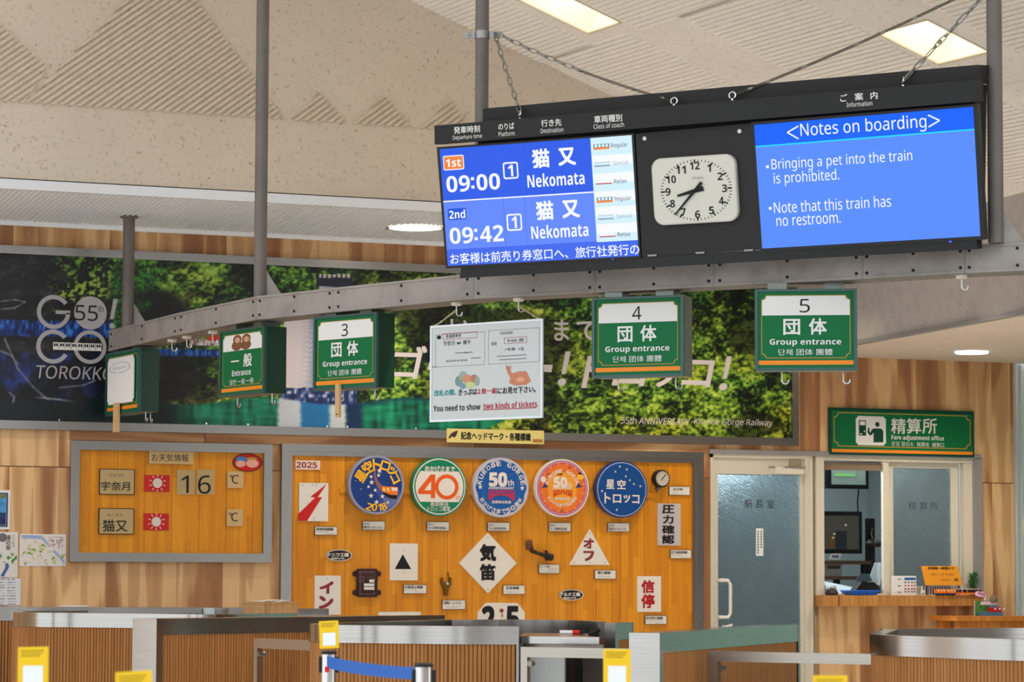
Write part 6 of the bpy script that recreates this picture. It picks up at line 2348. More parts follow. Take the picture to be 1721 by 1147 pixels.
t4 = Vector((b4.x, b4.y, 0)) + (EYE + ray(1655, -32) * ((b4 - EYE).dot(_F) / ray(1655, -32).dot(_F))).z * _Z - _F * .05
mb = MB()
mb.tube([Vector((b4.x, b4.y, t4.z - .022)), Vector((b4.x, b4.y, t4.z + .022))], r4 * 1.12, M_CHAIN, 20)
mb.build('clamp', gantry)


def chain(label, a, b, links_from=0.0, links_to=1.0, pitch=.055, knots=(), sag=.02):
    root = thing('stay_chain', label, 'chain', b, 'stay chains of the display housing')
    a = Vector(a); b = Vector(b)
    L = (b - a).length
    N_ = max(4, int(L / pitch))
    at = lambda t: a + (b - a) * t - _Z * sag * 4 * t * (1 - t)
    mb = MB()
    k = 0
    while k < N_:
        t0, t1 = k / N_, (k + 1) / N_
        if links_from <= t0 < links_to:
            p, q = at(t0), at(t1)
            d = (q - p).normalized()
            s_ = d.orthogonal().normalized()
            if k % 2:
                s_ = d.cross(s_)
            m_ = (p + q) / 2; h = (q - p).length * .62; w_ = .012
            pts = []
            for t in np.linspace(0, 2 * math.pi, 11)[:-1]:
                pts.append(m_ + d * h * math.cos(t) + s_ * w_ * math.sin(t))
            mb.tube(pts, .0036, M_CHAIN, 5, closed=True)
        k += 1
    if mb.v:
        mb.build('links', root)
    mb = MB()
    w0, w1 = (links_to, 1.0) if links_from == 0 else (0.0, links_from)
    if w1 - w0 > .01:
        for off in (-.004, .004):
            mb.tube([at(w0 + (w1 - w0) * i / 6) + _Z * off for i in range(7)], .003, M_WIRE, 6)
    for t in knots:
        p = at(t); d = (at(min(1, t + .02)) - at(t - .02)).normalized()
        mb.tube([p - d * .014, p, p + d * .014], [.004, .010, .004], M_CHAIN, 7)
    if mb.v:
        mb.build('wire', root)


cl = Vector((b3.x, b3.y, clampz)) + _R * (r3 + .035) - _F * .03
chain('short stay chain dropping from the pole clamp to the housing above the departure screen', cl, eyes[0] + _Z * .012, pitch=.075, sag=.01)
chain('stay chain and wire running from the pole clamp to a ring above the clock', cl + _Z * .01, eyes[1], 0, .48, .075, (.52, .78, .94), .03)
chain('long dark stay wire rising from a ring above the clock towards the other pole', t4, eyes[2], 0, .02, .06, (.30, .42, .52, .72, .86, .93), .02)
chain('stay chain rising steeply past the light well above the information heading', t4 + _R * .02, eyes[3], 0, .999, .075, (.3, .5, .62, .8), .0)

# ------------------------------------------------------------------ hanging gate signs
M_SIGNSIDE = mat('sign_box_green', (6, 54, 34), 0.35, coat=0.3)
M_SIGNFRAME = mat('sign_frame_green', (30, 78, 72), 0.3, 0.0, 0.6)
M_SIGNGREY = mat('sign_box_steel', (120, 128, 122), 0.3, 0.6)
M_HOOK = mat('hook_steel', (200, 200, 196), 0.25, 0.9)
M_MONKEY = mat('monkey_brown', (126, 78, 50), 0.8); M_MONKEYFACE = mat('monkey_face', (206, 150, 126), 0.7)


def hook(mbk, top, right, size=.05):
    pts = [top, top - _Z * size * .9]
    for t in np.linspace(math.pi, 2 * math.pi + .3, 8):
        pts.append(top - _Z * size * .95 + right * size * .36 * (1 + math.cos(t)) + _Z * size * .36 * math.sin(t))
    mbk.tube(pts, .0042, M_HOOK, 6)


def gate_sign(label, xl, xr, ytl, ybl, ytr, ybr, yaw_deg, content, side_mat, hooks, depth=.14):
    """box sign hung under the beam; the face is turned yaw degrees to the viewer's left"""
    a = math.radians(yaw_deg)
    H = -_R * math.cos(a) + _F * math.sin(a)          # from right edge to left edge
    # beam point above the middle gives the distance
    xm = (xl + xr) / 2
    best = None
    for i in range(len(bp) - 1):
        for t in np.linspace(0, 1, 60):
            p = bp[i] + (bp[i + 1] - bp[i]) * t
            e = abs(project(p)[0] - xm)
            if best is None or e < best[0]:
                best = (e, p)
    dist = (best[1] - EYE).dot(_F) + .02
    m = EYE + ray(xm, (ytl + ybl) / 2) * (dist / ray(xm, (ytl + ybl) / 2).dot(_F))
    fr = Frame(m, -H, _Z)
    u0 = fr.hit(xl, (ytl + ybl) / 2)[0]; u1 = fr.hit(xr, (ytr + ybr) / 2)[0]
    v1 = (fr.hit(xl, ytl)[1] + fr.hit(xr, ytr)[1]) / 2; v0 = (fr.hit(xl, ybl)[1] + fr.hit(xr, ybr)[1]) / 2
    fr = Frame(fr.pt(u0, v0), -H, _Z)
    w, h = u1 - u0, v1 - v0
    root = thing('hanging_sign', label, 'sign', fr.pt(w / 2, 0, -depth / 2), 'green gate signs under the beam')
    mb = MB(); mb.box(fr, (0.004, .004, w - .004, h - .004), -depth, -.012, side_mat); mb.build('box', root)
    mb = MB(); fwm = w * .032
    for q in ((0, 0, w, fwm), (0, h - fwm * .8, w, h), (0, fwm, fwm, h - fwm * .8), (w - fwm, fwm, w, h - fwm * .8)):
        mb.box(fr, q, -.014, .004, M_SIGNFRAME)
    mb.build('frame', root)
    mb = MB(); mb.rect(fr, (fwm, fwm, w - fwm, h - fwm * .8), -.004, M_GREEN); face_ = mb.build('face', root)
    X = lambda s: w * s
    Y = lambda t: h * (1 - t)
    mb = MB()
    e = -.003
    R_in = (X(.065), Y(.845), X(.935), Y(.075))
    if content != 'paper':
        top = notched((R_in[0], Y(.32), R_in[2], R_in[3]), .022)
        top = [p for p in top]
        # square lower corners
        top = [(R_in[0], Y(.32)), (R_in[2], Y(.32))] + notched(R_in, .022)[5:15]
        mb.poly(fr, top, e, M_OFFWHITE)
    ol, ol2 = notched(R_in, .022), notched(inset(R_in, .0035), .022)
    for i in range(len(ol)):
        j = (i + 1) % len(ol)
        mb.face([fr.pt(*ol[i], e + .0006), fr.pt(*ol[j], e + .0006), fr.pt(*ol2[j], e + .0006), fr.pt(*ol2[i], e + .0006)], M_GOLD)
    mb.rect(fr, (X(.035), Y(.925), X(.965), Y(.872)), e, M_ORANGE)
    mb.build('border', root)
    e += .0012
    if content in ('3', '4', '5'):
        mb = MB(); mb.text_uv(fr, content, X(.49), Y(.205), w * .10, h * .165, M_INK, e); mb.build('lettering', face_)
        mb = MB(); mb.text_uv(fr, '団', X(.362), Y(.462), w * .165, h * .195, M_OFFWHITE, e, .02); mb.build('lettering', face_)
        mb = MB(); mb.text_uv(fr, '体', X(.617), Y(.458), w * .175, h * .20, M_OFFWHITE, e, .02); mb.build('lettering', face_)
        mb = MB(); mb.text_uv(fr, 'Group entrance', X(.495), Y(.655), w * .70, h * .092, M_OFFWHITE, e, .03); mb.build('lettering', face_)
        mb = MB(); mb.text_uv(fr, '단체 团体 團體', X(.495), Y(.770), w * .53, h * .078, M_OFFWHITE, e); mb.build('lettering', face_)
    elif content == 'general':
        mb = MB(); mb.text_uv(fr, '一', X(.345), Y(.475), w * .18, h * .022, M_OFFWHITE, e, .02); mb.build('lettering', face_)
        mb = MB(); mb.text_uv(fr, '般', X(.625), Y(.475), w * .19, h * .20, M_OFFWHITE, e, .02); mb.build('lettering', face_)
        mb = MB(); mb.text_uv(fr, 'Entrance', X(.49), Y(.655), w * .42, h * .085, M_OFFWHITE, e, .025); mb.build('lettering', face_)
        mb = MB(); mb.text_uv(fr, '일반 一般 一般', X(.495), Y(.785), w * .53, h * .08, M_OFFWHITE, e); mb.build('lettering', face_)
        mb = MB()
        for s_ in (.38, .58):
            mb.disc(fr, (X(s_), Y(.245)), w * .115, h * .075, e, M_MONKEY, 16)
            mb.disc(fr, (X(s_ + .01), Y(.155)), w * .095, h * .07, e + .0004, M_MONKEY, 16)
            mb.disc(fr, (X(s_ + .015), Y(.165)), w * .058, h * .042, e + .0008, M_MONKEYFACE, 14)
        mb.build('animal_picture', root)
    # mounting bracket up to the beam
    mb = MB()
    for s_ in (.22, .78):
        mb.box(fr, (X(s_) - .05, h, X(s_) + .05, h + max(.004, BB - (fr.pt(0, h, 0)).z)), -depth + .02, -.02, M_SIGNGREY)
    mb.build('bracket', root)
    for s_, nn_ in hooks:
        mb = MB(); hook(mb, fr.pt(X(s_), .002, nn_), fr.U); mb.build('hook', root)
    return root, fr, w, h, X, Y


s1 = gate_sign('green sign whose face is covered by a white paddle with a wooden handle', 178, 234, 595.5, 699, 584.5, 694, 64, 'paper', M_SIGNSIDE, ((.95, -.06), (.8, -.13)))
s2 = gate_sign('green entrance sign with two brown monkeys in its white top', 369, 444.5, 557.5, 668, 547.5, 663, 57, 'general', M_SIGNSIDE, ((.25, -.05), (.98, -.06)), .15)
s3 = gate_sign('green group entrance sign numbered three, hung in the middle of the beam', 527, 633.5, 534.5, 656.5, 523.5, 653.5, 45, '3', M_SIGNSIDE, ((.36, -.03), (.85, -.06)))
s4 = gate_sign('green group entrance sign numbered four, below the clock', 995, 1149, 502, 636.5, 494.5, 633, 24, '4', M_SIGNGREY, ((.25, -.05), (.87, -.06)))
s5 = gate_sign('green group entrance sign numbered five, below the notes on boarding screen', 1268.5, 1440.5, 490, 625.5, 482, 622, 7, '5', M_SIGNGREY, ((.26, -.06), (.86, -.06)))

# white paddle on the leftmost sign
root_, fr, w, h, X, Y = s1
M_HANDLE = wood_plain('pale_handle', (186, 146, 98), (204, 166, 118), (216, 182, 138), 40, 2, 0.6)
pd = thing('paddle_board', 'white notice paddle with a speech bubble and a wooden handle covering a green sign', 'sign', fr.pt(X(.5), 0, .02))
mb = MB(); mb.slab(fr, notched((X(.11), Y(.83), X(.885), Y(.10)), .022), .006, .014, M_PAPER); mb.build('board', pd)
mb = MB()
mb.disc(fr, (X(.48), Y(.265)), w * .31, h * .085, .0146, M_GREYINK, 32)
mb.disc(fr, (X(.48), Y(.265)), w * .295, h * .079, .015, M_PAPER, 32)
mb.text_uv(fr, 'いらっしゃい！！', X(.50), Y(.265), w * .46, h * .045, M_INK, .0155)
mb.slab(fr, [(X(.40), Y(.36)), (X(.46), Y(.335)), (X(.36), Y(.335))], .0142, .0150, M_PAPER)
mb.build('print', pd)
mb = MB(); mb.box(fr, (X(.36), Y(1.28), X(.50), Y(.82)), .014, .030, M_HANDLE); mb.build('handle', pd)
# wooden stick on sign three
root_, fr, w, h, X, Y = s3
st = thing('wooden_stick', 'pale wooden stick hanging below the sign numbered three', 'stick', fr.pt(X(.43), Y(1.37), .02))
mb = MB(); mb.box(fr, (X(.40), Y(1.37), X(.46), Y(.93)), .006, .024, M_HANDLE); mb.build('stick', st)
mb = MB(); mb.disc(fr, (X(.43), Y(1.33)), .005, .005, .026, M_INK, 10, n0=.024); mb.build('hole', st)


# magnet hooks under the beam
def near_beam(px):
    best = None
    for i in range(len(bp) - 1):
        for t in np.linspace(0, 1, 200):
            p = bp[i] + (bp[i + 1] - bp[i]) * t
            e = abs(project(p)[0] - px)
            if best is None or e < best[0]:
                best = (e, p, i)
    p, i = best[1], best[2]
    away = (bback[i] - bp[i]); away.z = 0; away.normalize()
    return Vector((p.x, p.y, BB)) + away * .07


mag = {}
for px, lab in ((272, 'white magnet hook under the beam next to the paddle covered sign'), (297, 'middle one of three white magnet hooks between the paddle and entrance signs'), (340, 'white magnet hook under the beam next to the entrance sign with monkeys'),
                (751, 'magnet hook holding the string of the white notice nearer the sign numbered three'), (857, 'magnet hook holding the string of the white notice nearer the sign numbered four'), (1607, 'lone magnet hook under the beam beyond the sign numbered five')):
    c_ = near_beam(px)
    root = thing('magnet_hook', lab, 'hook', c_ - _Z * .05, 'magnet hooks under the beam')
    mb = MB(); mb.lathe(c_ - _Z * .0, (0, 0, -1), [(0, .030), (.014, .030), (.018, .026)], M_PLASTIC, 18); mb.build('magnet', root)
    mb = MB(); hook(mb, c_ - _Z * .016, _R, .045); mb.build('hook', root)
    mag[px] = c_ - _Z * .055

# hanging white notice
a = math.radians(40)
NH = _R * math.cos(a) - _F * math.sin(a)
pm = (mag[751] + mag[857]) / 2
mN = EYE + ray(818, 625) * ((pm - EYE).dot(_F) / ray(818, 625).dot(_F))
NF = Frame(mN, NH, _Z)
nb = thing('hanging_notice', 'laminated white ticket notice hung by strings under the middle of the beam', 'notice', mN - _Z * .28)
qa, qb, qc, qd = (NF.hit(*p) for p in ((722.5, 710), (913, 703), (911.8, 535.5), (724.2, 548.5)))
r = ((qa[0] + qd[0]) / 2, (qa[1] + qb[1]) / 2, (qb[0] + qc[0]) / 2, (qc[1] + qd[1]) / 2)
M_LAM = mat('laminate', (192, 196, 194), 0.16, 0, 0.5, coat=0.6)
mb = MB(); mb.box(NF, r, -.006, 0, M_LAM); mb.build('board', nb)
mb = MB(); mb.outline(NF, r, .012, -.007, mat('frame_white', (232, 236, 240), 0.3), .012); mb.build('frame', nb)
M_TEAL = mat('teal_ink', (24, 150, 150), 0.6); M_REDINK = mat('red_ink', (180, 40, 60), 0.6)
mb = MB()
e = .0016
for cx, cy, w, h in ((773, 588, 83, 55), (863.5, 582, 86, 57)):
    mb.outline(NF, NF.box_c(cx, cy, w, h), .0016, e, M_GREYINK)
mb.outline(NF, NF.box_c(773, 564.5, 58, 10.5), .0022, e, M_REDINK)
mb.outline(NF, NF.box_c(866.4, 572, 38, 10.5), .0022, e, M_REDINK)
for t, cx, cy, w, h in (('普通乗車券', 762, 565, 26, 6), ('宇奈月 ⇔ 欅平', 768, 576.5, 46, 8), ('特急整理券', 851, 560, 22, 5), ('9:00 発', 866.4, 572.2, 28, 6), ('1号車  1名', 864.7, 587, 31, 5.5), ('大人', 783, 593, 8, 3.5), ('黒部峡谷鉄道', 767, 606.5, 36, 3.5), ('発行', 730, 617, 9, 2.6), ('有効', 830, 578, 9, 6)):
    mb.text(NF, t, cx, cy, w, h, M_INK if h > 5 else M_GREYINK, e)
for cx, cy, w in ((780, 593, 30), (860, 598, 50), (862, 604, 46), (800, 602, 16)):
    mb.rect(NF, NF.box_c(cx, cy, w, 1.2), e, M_GREYINK)
mb.disc(NF, NF.hit(738, 567.5), .016, .011, e, M_INK, 14)
mb.build('ticket_print', nb)
mb = MB()
for i, (cx, cy, rx, ry, c) in enumerate(((771, 641, 8, 9, (110, 150, 140)), (778, 632, 9, 8, (150, 170, 160)), (785, 637, 11, 7, (206, 140, 110)), (797, 637, 8, 7, (186, 120, 96)), (790, 647, 11, 5, (196, 206, 130)), (802, 641, 5, 8, (150, 164, 160)), (778, 649, 7, 5, (120, 150, 170)))):
    mb.disc(NF, NF.hit(cx, cy), .0033 * rx, .0033 * ry, e + .0001 * i, mat('food_%d' % i, c, 0.6), 14)
mb.build('food_picture', nb)
mb = MB()
M_CHK = mat('chicken_brown', (198, 128, 96), 0.6)
mb.ppoly(NF, [(855, 644), (866, 648.5), (884, 647), (892, 641), (888, 632), (884, 624), (873, 624.5), (860, 628), (856, 618), (850, 617), (853, 628), (858, 636)], e, M_CHK)
for i in range(3):
    mb.line(NF, NF.hit(853 + i * 3, 620), NF.hit(850.5 + i * 3.4, 614.5), .006, e, M_CHK)
mb.disc(NF, NF.hit(875, 638), .03, .014, e + .0004, mat('chicken_light', (222, 160, 124), 0.6), 16)
mb.build('chicken_picture', nb)
bd = [c for c in nb.children if c.name.startswith('board')][0]
for t, cx, cy, w, h, m in (('改札の際、', 748, 660.5, 37, 10.5, M_TEAL), ('きっぷは', 786, 659.2, 31, 10.5, M_INK), ('２枚一組', 818.5, 657.5, 33, 10, M_REDINK), ('にお見せ下さい。', 868, 656, 64, 11, M_INK),
                           ('You need to show', 767.5, 685.5, 79, 10.5, M_INK), ('two kinds of tickets.', 858, 681, 92, 10.5, M_REDINK)):
    mb = MB()
    mb.text(NF, t, cx, cy, w, h, m, e, .02)
    mb.build('lettering', bd)
mb = MB()
mb.rect(NF, NF.box_c(856, 687.5, 90, 1.3), e, M_REDINK)
mb.build('underline', bd)
for m_, px in ((751, 730), (857, 906)):
    mb = MB()
    e_ = NF.pt(NF.hit(px, 600)[0], r[3], -.003)
    for off in (-.006, .006):
        k_ = mag[m_] + (e_ - mag[m_]) * .7
        mb.tube([mag[m_] + _Z * .012 + _R * off, k_, e_ + _R * off], .0028, mat('string', (190, 172, 140), 0.8), 6)
    mb.tube([k_ - _Z * .006, k_ + _Z * .006], .006, mat('string', (190, 172, 140), 0.8), 6)
    mb.build('string', nb)
# ------------------------------------------------------------------ ticket gate booths and counters
CZ = .91
BAND = .086
PITCH_S = .0202


def smooth(pts, n=8):
    pts = [Vector((p[0], p[1], 0)) for p in pts]
    out = []
    for i in range(len(pts) - 1):
        p0, p1, p2, p3 = pts[max(i - 1, 0)], pts[i], pts[i + 1], pts[min(i + 2, len(pts) - 1)]
        for k in range(n):
            t = k / n
            out.append(.5 * ((2 * p1) + (p2 - p0) * t + (2 * p0 - 5 * p1 + 4 * p2 - p3) * t * t + (3 * p1 - p0 - 3 * p2 + p3) * t ** 3))
    out.append(pts[-1])
    return out


def resample(path, step):
    out = [path[0].copy()]
    acc = 0
    for a, b in zip(path, path[1:]):
        L = (b - a).length
        if L < 1e-9:
            continue
        d = (b - a) / L
        s = step - acc
        while s <= L:
            out.append(a + d * s)
            s += step
        acc = L - (s - step)
    return out


def outward(path, toward):
    """side of the path (+1/-1) that faces a point at its middle"""
    i = len(path) // 2
    t = path[min(i + 1, len(path) - 1)] - path[i - 1]
    n = Vector((t.y, -t.x, 0))
    return 1 if n.dot(Vector((toward[0], toward[1], 0)) - path[i]) > 0 else -1


def offs(path, d):
    out = []
    for i, p in enumerate(path):
        t = path[min(i + 1, len(path) - 1)] - path[max(i - 1, 0)]
        t.normalize()
        out.append(p + Vector((t.y, -t.x, 0)) * d)
    return out


def ribbon(mb, pa, pb, z0, z1, m, closed_ends=True, smooth_=True):
    """upright strip between two parallel plan paths"""
    A0 = [Vector((p.x, p.y, z0)) for p in pa]; A1 = [Vector((p.x, p.y, z1)) for p in pa]
    B0 = [Vector((p.x, p.y, z0)) for p in pb]; B1 = [Vector((p.x, p.y, z1)) for p in pb]
    for i in range(len(pa) - 1):
        mb.face([A0[i], A0[i + 1], A1[i + 1], A1[i]], m, smooth_)
        mb.face([B0[i + 1], B0[i], B1[i], B1[i + 1]], m, smooth_)
        mb.face([A1[i], A1[i + 1], B1[i + 1], B1[i]], m)
        mb.face([A0[i + 1], A0[i], B0[i], B0[i + 1]], m)
    for i in (0, -1):
        mb.face([A0[i], A1[i], B1[i], B0[i]], m)


def weld(mb):
    """join equal vertices so curved strips shade smoothly"""
    key = {}
    remap = []
    nv = []
    for p in mb.v:
        k = (round(p.x, 5), round(p.y, 5), round(p.z, 5))
        if k not in key:
            key[k] = len(nv); nv.append(p)
        remap.append(key[k])
    mb.v = nv
    mb.f = [tuple(remap[i] for i in f) for f in mb.f]
    return mb


def slats(mb, path, side, z0, z1):
    pts = resample(path, PITCH_S)
    for a, b in zip(pts, pts[1:]):
        t = (b - a); L = t.length; t.normalize()
        n = Vector((t.y, -t.x, 0)) * side
        c = (a + b) / 2
        prof = [(-.46, .0), (-.40, .0045), (-.18, .0075), (.18, .0075), (.40, .0045), (.46, .0)]
        P0 = [c + t * (L * q) + n * h + _Z * z0 for q, h in prof]
        P1 = [p + _Z * (z1 - z0) for p in P0]
        for i in range(len(prof) - 1):
            mb.face([P0[i], P0[i + 1], P1[i + 1], P1[i]] if side > 0 else [P0[i + 1], P0[i], P1[i], P1[i + 1]], M_SLAT)
        mb.face(P1, M_SLAT)


def slat_wall(root, path, toward, top=CZ, band=BAND, th=.055, ends=(1, 1), inner_band=True):
    """one run of counter wall: slatted outside, steel band round the top, steel end caps"""
    side = outward(path, toward)
    back = offs(path, -side * th)
    mb = MB(); ribbon(mb, offs(path, 0), back, 0.0, top - band, M_SLATBACK); mb.build('core', root)
    mb = MB(); slats(mb, path, side, .06, top - band); mb.build('slat_cladding', root)
    mb = MB(); ribbon(mb, offs(path, side * .013), offs(path, -side * (th + .006)), top - band, top, M_STEEL); weld(mb).build('steel_band', root)
    mb = MB(); ribbon(mb, offs(path, side * .010), offs(path, side * .0005), 0.0, .06, M_STEELD); mb.build('kick_plate', root)
    for k, e in enumerate(ends):
        if not e:
            continue
        p, q = (path[0], path[1]) if k == 0 else (path[-1], path[-2])
        t = (p - q).normalized(); n = Vector((t.y, -t.x, 0))
        s2 = 1 if n.dot(offs(path, side)[0 if k == 0 else -1] - p) > 0 else -1
        mb = MB()
        a, b = p + n * s2 * .014, p - n * s2 * (th + .007)
        mb.prism([a, b, b + t * .012, a + t * .012], (0, 0, top), M_STEEL)
        mb.build('end_cap', root)


def pz(pxs, z=CZ):
    return [on_z(x, y, z) for x, y in pxs]


def block_wall(root, A, B, C, top=CZ, band=BAND):
    """thick aisle wall: steel front end A-B, slatted long side B-C"""
    A, B, C = (Vector((p.x, p.y, 0)) for p in (A, B, C))
    d = (C - B).normalized(); n = Vector((d.y, -d.x, 0))
    if n.dot(B - A) < 0:
        n = -n
    th = abs((B - A).dot(n))
    Bk = B - n * th
    mb = MB()
    mb.prism([B + d * .03 - n * .012, C - n * .012, C - n * (th - .012), Bk + d * .03 + n * .012], (0, 0, top - band), M_SLATBACK); mb.build('core', root)
    for side_pts, sg in (([B - n * .010, C - n * .010], 1), ([Bk + n * .010, C - n * (th - .010)], -1)):
        path = [side_pts[0] + d * .045, side_pts[1]]
        s_ = outward([path[0], (path[0] + path[1]) / 2, path[1]], (path[0] + n * sg))
        mb = MB(); slats(mb, path, s_, .06, top - band); mb.build('slat_cladding', root)
    mb = MB()
    mb.prism([B + d * .002, C, C - n * th, Bk + d * .002], (0, 0, band), M_STEEL)
    for i in range(len(mb.v)):
        mb.v[i] = mb.v[i] + _Z * (top - band)
    mb.build('steel_band', root)
    mb = MB()
    mb.prism([B + n * .002, B + d * .045 + n * .002, Bk + d * .045 - n * .002, Bk - n * .002], (0, 0, top + .001), M_STEEL)
    mb.build('steel_post', root)
    mb = MB()
    mb.prism([C + n * .002, C + d * .012 + n * .002, C + d * .012 - n * (th + .002), C - n * (th + .002)], (0, 0, top), M_STEEL)
    mb.build('end_cap', root)


CAMXY = (0, 0)
# long straight counter at the back left
pr_ = smooth(pz([(-90, 1020.6), (0, 1021), (200, 1021.4), (405, 1022)], .93), 4)
root = thing('slatted_counter', 'straight slatted counter with a dull steel band below the posters and weather board', 'counter', (pr_[2].x, pr_[2].y, 0))
slat_wall(root, pr_, CAMXY, top=.93, th=.30)
# low ledge with the leaflet box
la, lb = on_z(346, 1036, .88), on_z(566, 1036, .88)
root = thing('steel_ledge', 'low steel ledge behind the long aisle wall that carries the wooden leaflet box', 'counter', ((la.x + lb.x) / 2, (la.y + lb.y) / 2, 0))
mb = MB()
dd = (lb - la).normalized(); nn = Vector((-dd.y, dd.x, 0)); nn = nn if nn.y > 0 else -nn
mb.prism([Vector((p.x, p.y, 0)) for p in (la, lb, lb + nn * .28, la + nn * .28)], (0, 0, .88), M_STEELD)
mb.build('ledge', root)
mb = MB()
for q0, q1 in ((0.0, .20), (.52, .98)):
    a = la + (lb - la) * q0 + nn * .20; b = la + (lb - la) * q1 + nn * .20
    mb.prism([a, b, b + nn * .06, a + nn * .06], (0, 0, .045), M_STEEL)
mb.build('rear_rail', root)
mb = MB()
a = la + nn * .02; mb.prism([a, a + dd * .055, a + dd * .055 + nn * .10, a + nn * .10], (0, 0, .05), mat('pale_tile', (206, 222, 226), 0.35)); mb.build('end_block', root)
bx0 = la + (lb - la) * .33 + nn * .02
root = thing('leaflet_box', 'low wooden leaflet box with papers on top behind the long aisle wall', 'box', (bx0.x, bx0.y, .88))
ax, ay = (dd * .8 - nn * .6).normalized(), (dd * .6 + nn * .8).normalized()
M_BOX = wood_plain('box_wood', (176, 134, 88), (196, 154, 104), (212, 174, 124), 4, 60, 0.6, True)
q0 = la + (lb - la) * .40 + nn * .06 - dd * .06
c0, c1, c2, c3 = q0 - ay * .02, q0 + ax * .17, q0 + ax * .17 + ay * .27, q0 + ay * .25
ax2 = dd * .95 + nn * .31
c0 = at_depth(406, 1037, 1); zb = .881
cA, cB, cC = on_z(407, 1036.5, zb), on_z(444, 1039, zb), on_z(501, 1036.5, zb)
cD = cA + (cC - cB)
mb = MB(); mb.prism([cA, cB, cC, cD], (0, 0, .084), M_BOX); mb.build('body', root)
mb = MB()
for i in range(4):
    P = [cA, cB, cC, cD]
    a, b = P[i] + _Z * .086, P[(i + 1) % 4] + _Z * .086
    mb.tube([a, b], .004, M_BOX, 6)
mb.build('rim', root)
root = thing('leaflet', 'pale leaflets lying on the wooden leaflet box', 'paper', (cA.x, cA.y, zb + .09))
mb = MB()
for k, (s_, t_, z_) in enumerate(((.15, .2, .004), (.35, .3, .010), (.55, .35, .006))):
    o_ = cA + (cB - cA) * s_ + (cC - cB) * t_ + _Z * (.090 + z_)
    mb.prism([o_, o_ + (cB - cA) * .5, o_ + (cB - cA) * .5 + (cC - cB) * .35 + _Z * .008, o_ + (cC - cB) * .35], (0, 0, .0015), M_PAPER)
mb.build('sheets', root)

# left booth
f = pz([(24, 1029.2), (45, 1030.0), (80, 1030.6), (130, 1031), (230, 1032), (330, 1033.2)])
path = smooth([Vector((4.95, 18.82, 0)), Vector((4.42, 18.52, 0)), Vector((4.24, 18.30, 0))] + f + [f[-1] + Vector((.22, .02, 0)), f[-1] + Vector((.75, .42, 0))], 8)
root = thing('gate_booth', 'curved slatted gate booth with a shiny steel band below the map poster', 'booth', (f[3].x, f[3].y, 0), 'slatted ticket gate booths')
slat_wall(root, path, CAMXY, th=.05)
mb = MB(); mb.face([Vector((p.x, p.y, CZ - .03)) for p in offs(path, -.03 * outward(path, CAMXY))], M_STEELD); mb.build('desk_top', root)
root = thing('paper_stack', 'thin white paper stack on the gate booth below the map poster', 'paper', on_z(112, 1030, CZ))
mb = MB()
a, b = on_z(89, 1030.4, CZ - .029), on_z(136, 1030.6, CZ - .029)
nn2 = Vector((.43, .9, 0)) * .2
mb.prism([a + nn2 * 1.2, b + nn2 * 1.2, b + nn2 * 2, a + nn2 * 2], (0, 0, .045), M_PAPER)
mb.build('sheets', root)

# long aisle wall
A, B, C = pz([(237, 1040), (263, 1041), (745, 1034.7)])
root = thing('aisle_wall', 'long slatted aisle wall with a white shining steel end under the weather board', 'counter', (B.x, B.y, 0), 'slatted aisle walls')
block_wall(root, A, B, C)

# middle booth
f = pz([(528.5, 1048.6), (534, 1049.8), (556, 1050.8), (600, 1051.4), (640, 1051.8), (700, 1052.5), (780, 1053.2), (868, 1053.6)])
bk = pz([(742, 1042.3)])
root = thing('gate_booth', 'curved slatted gate booth in the middle behind the blue belt', 'booth', (f[4].x, f[4].y, 0), 'slatted ticket gate booths')
path = smooth([bk[0], (bk[0] + f[0] * 2) / 3] + f, 8)
slat_wall(root, path, CAMXY, th=.05)
g = pz([(742, 1042.3), (850, 1042), (960, 1043.2), (1004, 1045.6)])
pb_ = smooth(g, 8)
sd = outward(pb_, CAMXY)
mb = MB(); ribbon(mb, offs(pb_, sd * .0), offs(pb_, -sd * .05), .0, CZ, M_STEEL); weld(mb).build('rear_steel_wall', root)
DZ = .862
d0, d1 = on_z(873, 1070, DZ), on_z(1007, 1071.5, DZ)
e0, e1 = on_z(880, 1064.6, DZ), on_z(1003, 1065.6, DZ)
mb = MB(); mb.prism([d0 - _Z * .034, d1 - _Z * .034, e1 - _Z * .034, e0 - _Z * .034], (0, 0, .034), M_STEEL); mb.build('desk', root)
mb = MB()
n_ = (d1 - d0).cross(_Z).normalized(); n_ = n_ if n_.y > 0 else -n_
a, b = d0 + n_ * .06, d1 + n_ * .06
mb.prism([Vector((p.x, p.y, .78)) for p in (a, b, b + n_ * .02, a + n_ * .02)], (0, 0, .045), M_STEELD)
m0 = a + (b - a) * .52
mb.prism([Vector((p.x, p.y, 0)) for p in (a, m0, m0 + n_ * .02, a + n_ * .02)], (0, 0, .78), mat('cabinet_grey', (176, 178, 172), 0.5))
mb.build('cabinet_front', root)
mb = MB()
q_ = b + n_ * .35
mb.prism([Vector((p.x, p.y, 0)) for p in (m0 + n_ * .3, q_, q_ + n_ * .02, m0 + n_ * .32)], (0, 0, .80), mat('cabinet_dark', (72, 62, 54), 0.6))
mb.build('cabinet_back', root)
pen_a, pen_b = on_z(941, 1066.5, DZ), on_z(984, 1066.8, DZ)
root = thing('red_pen', 'red and white marker pen lying on the steel desk of the middle booth', 'pen', pen_a + Vector((0, 0, .001)))
mb = MB()
up_ = _Z * .010
mb.tube([pen_a + up_, pen_a + (pen_b - pen_a) * .5 + up_], .010, M_HMWHITE, 10); mb.build('barrel', root)
mb = MB(); mb.tube([pen_a + (pen_b - pen_a) * .5 + up_, pen_a + (pen_b - pen_a) * .78 + up_], .0115, M_RED, 10); mb.build('grip', root)
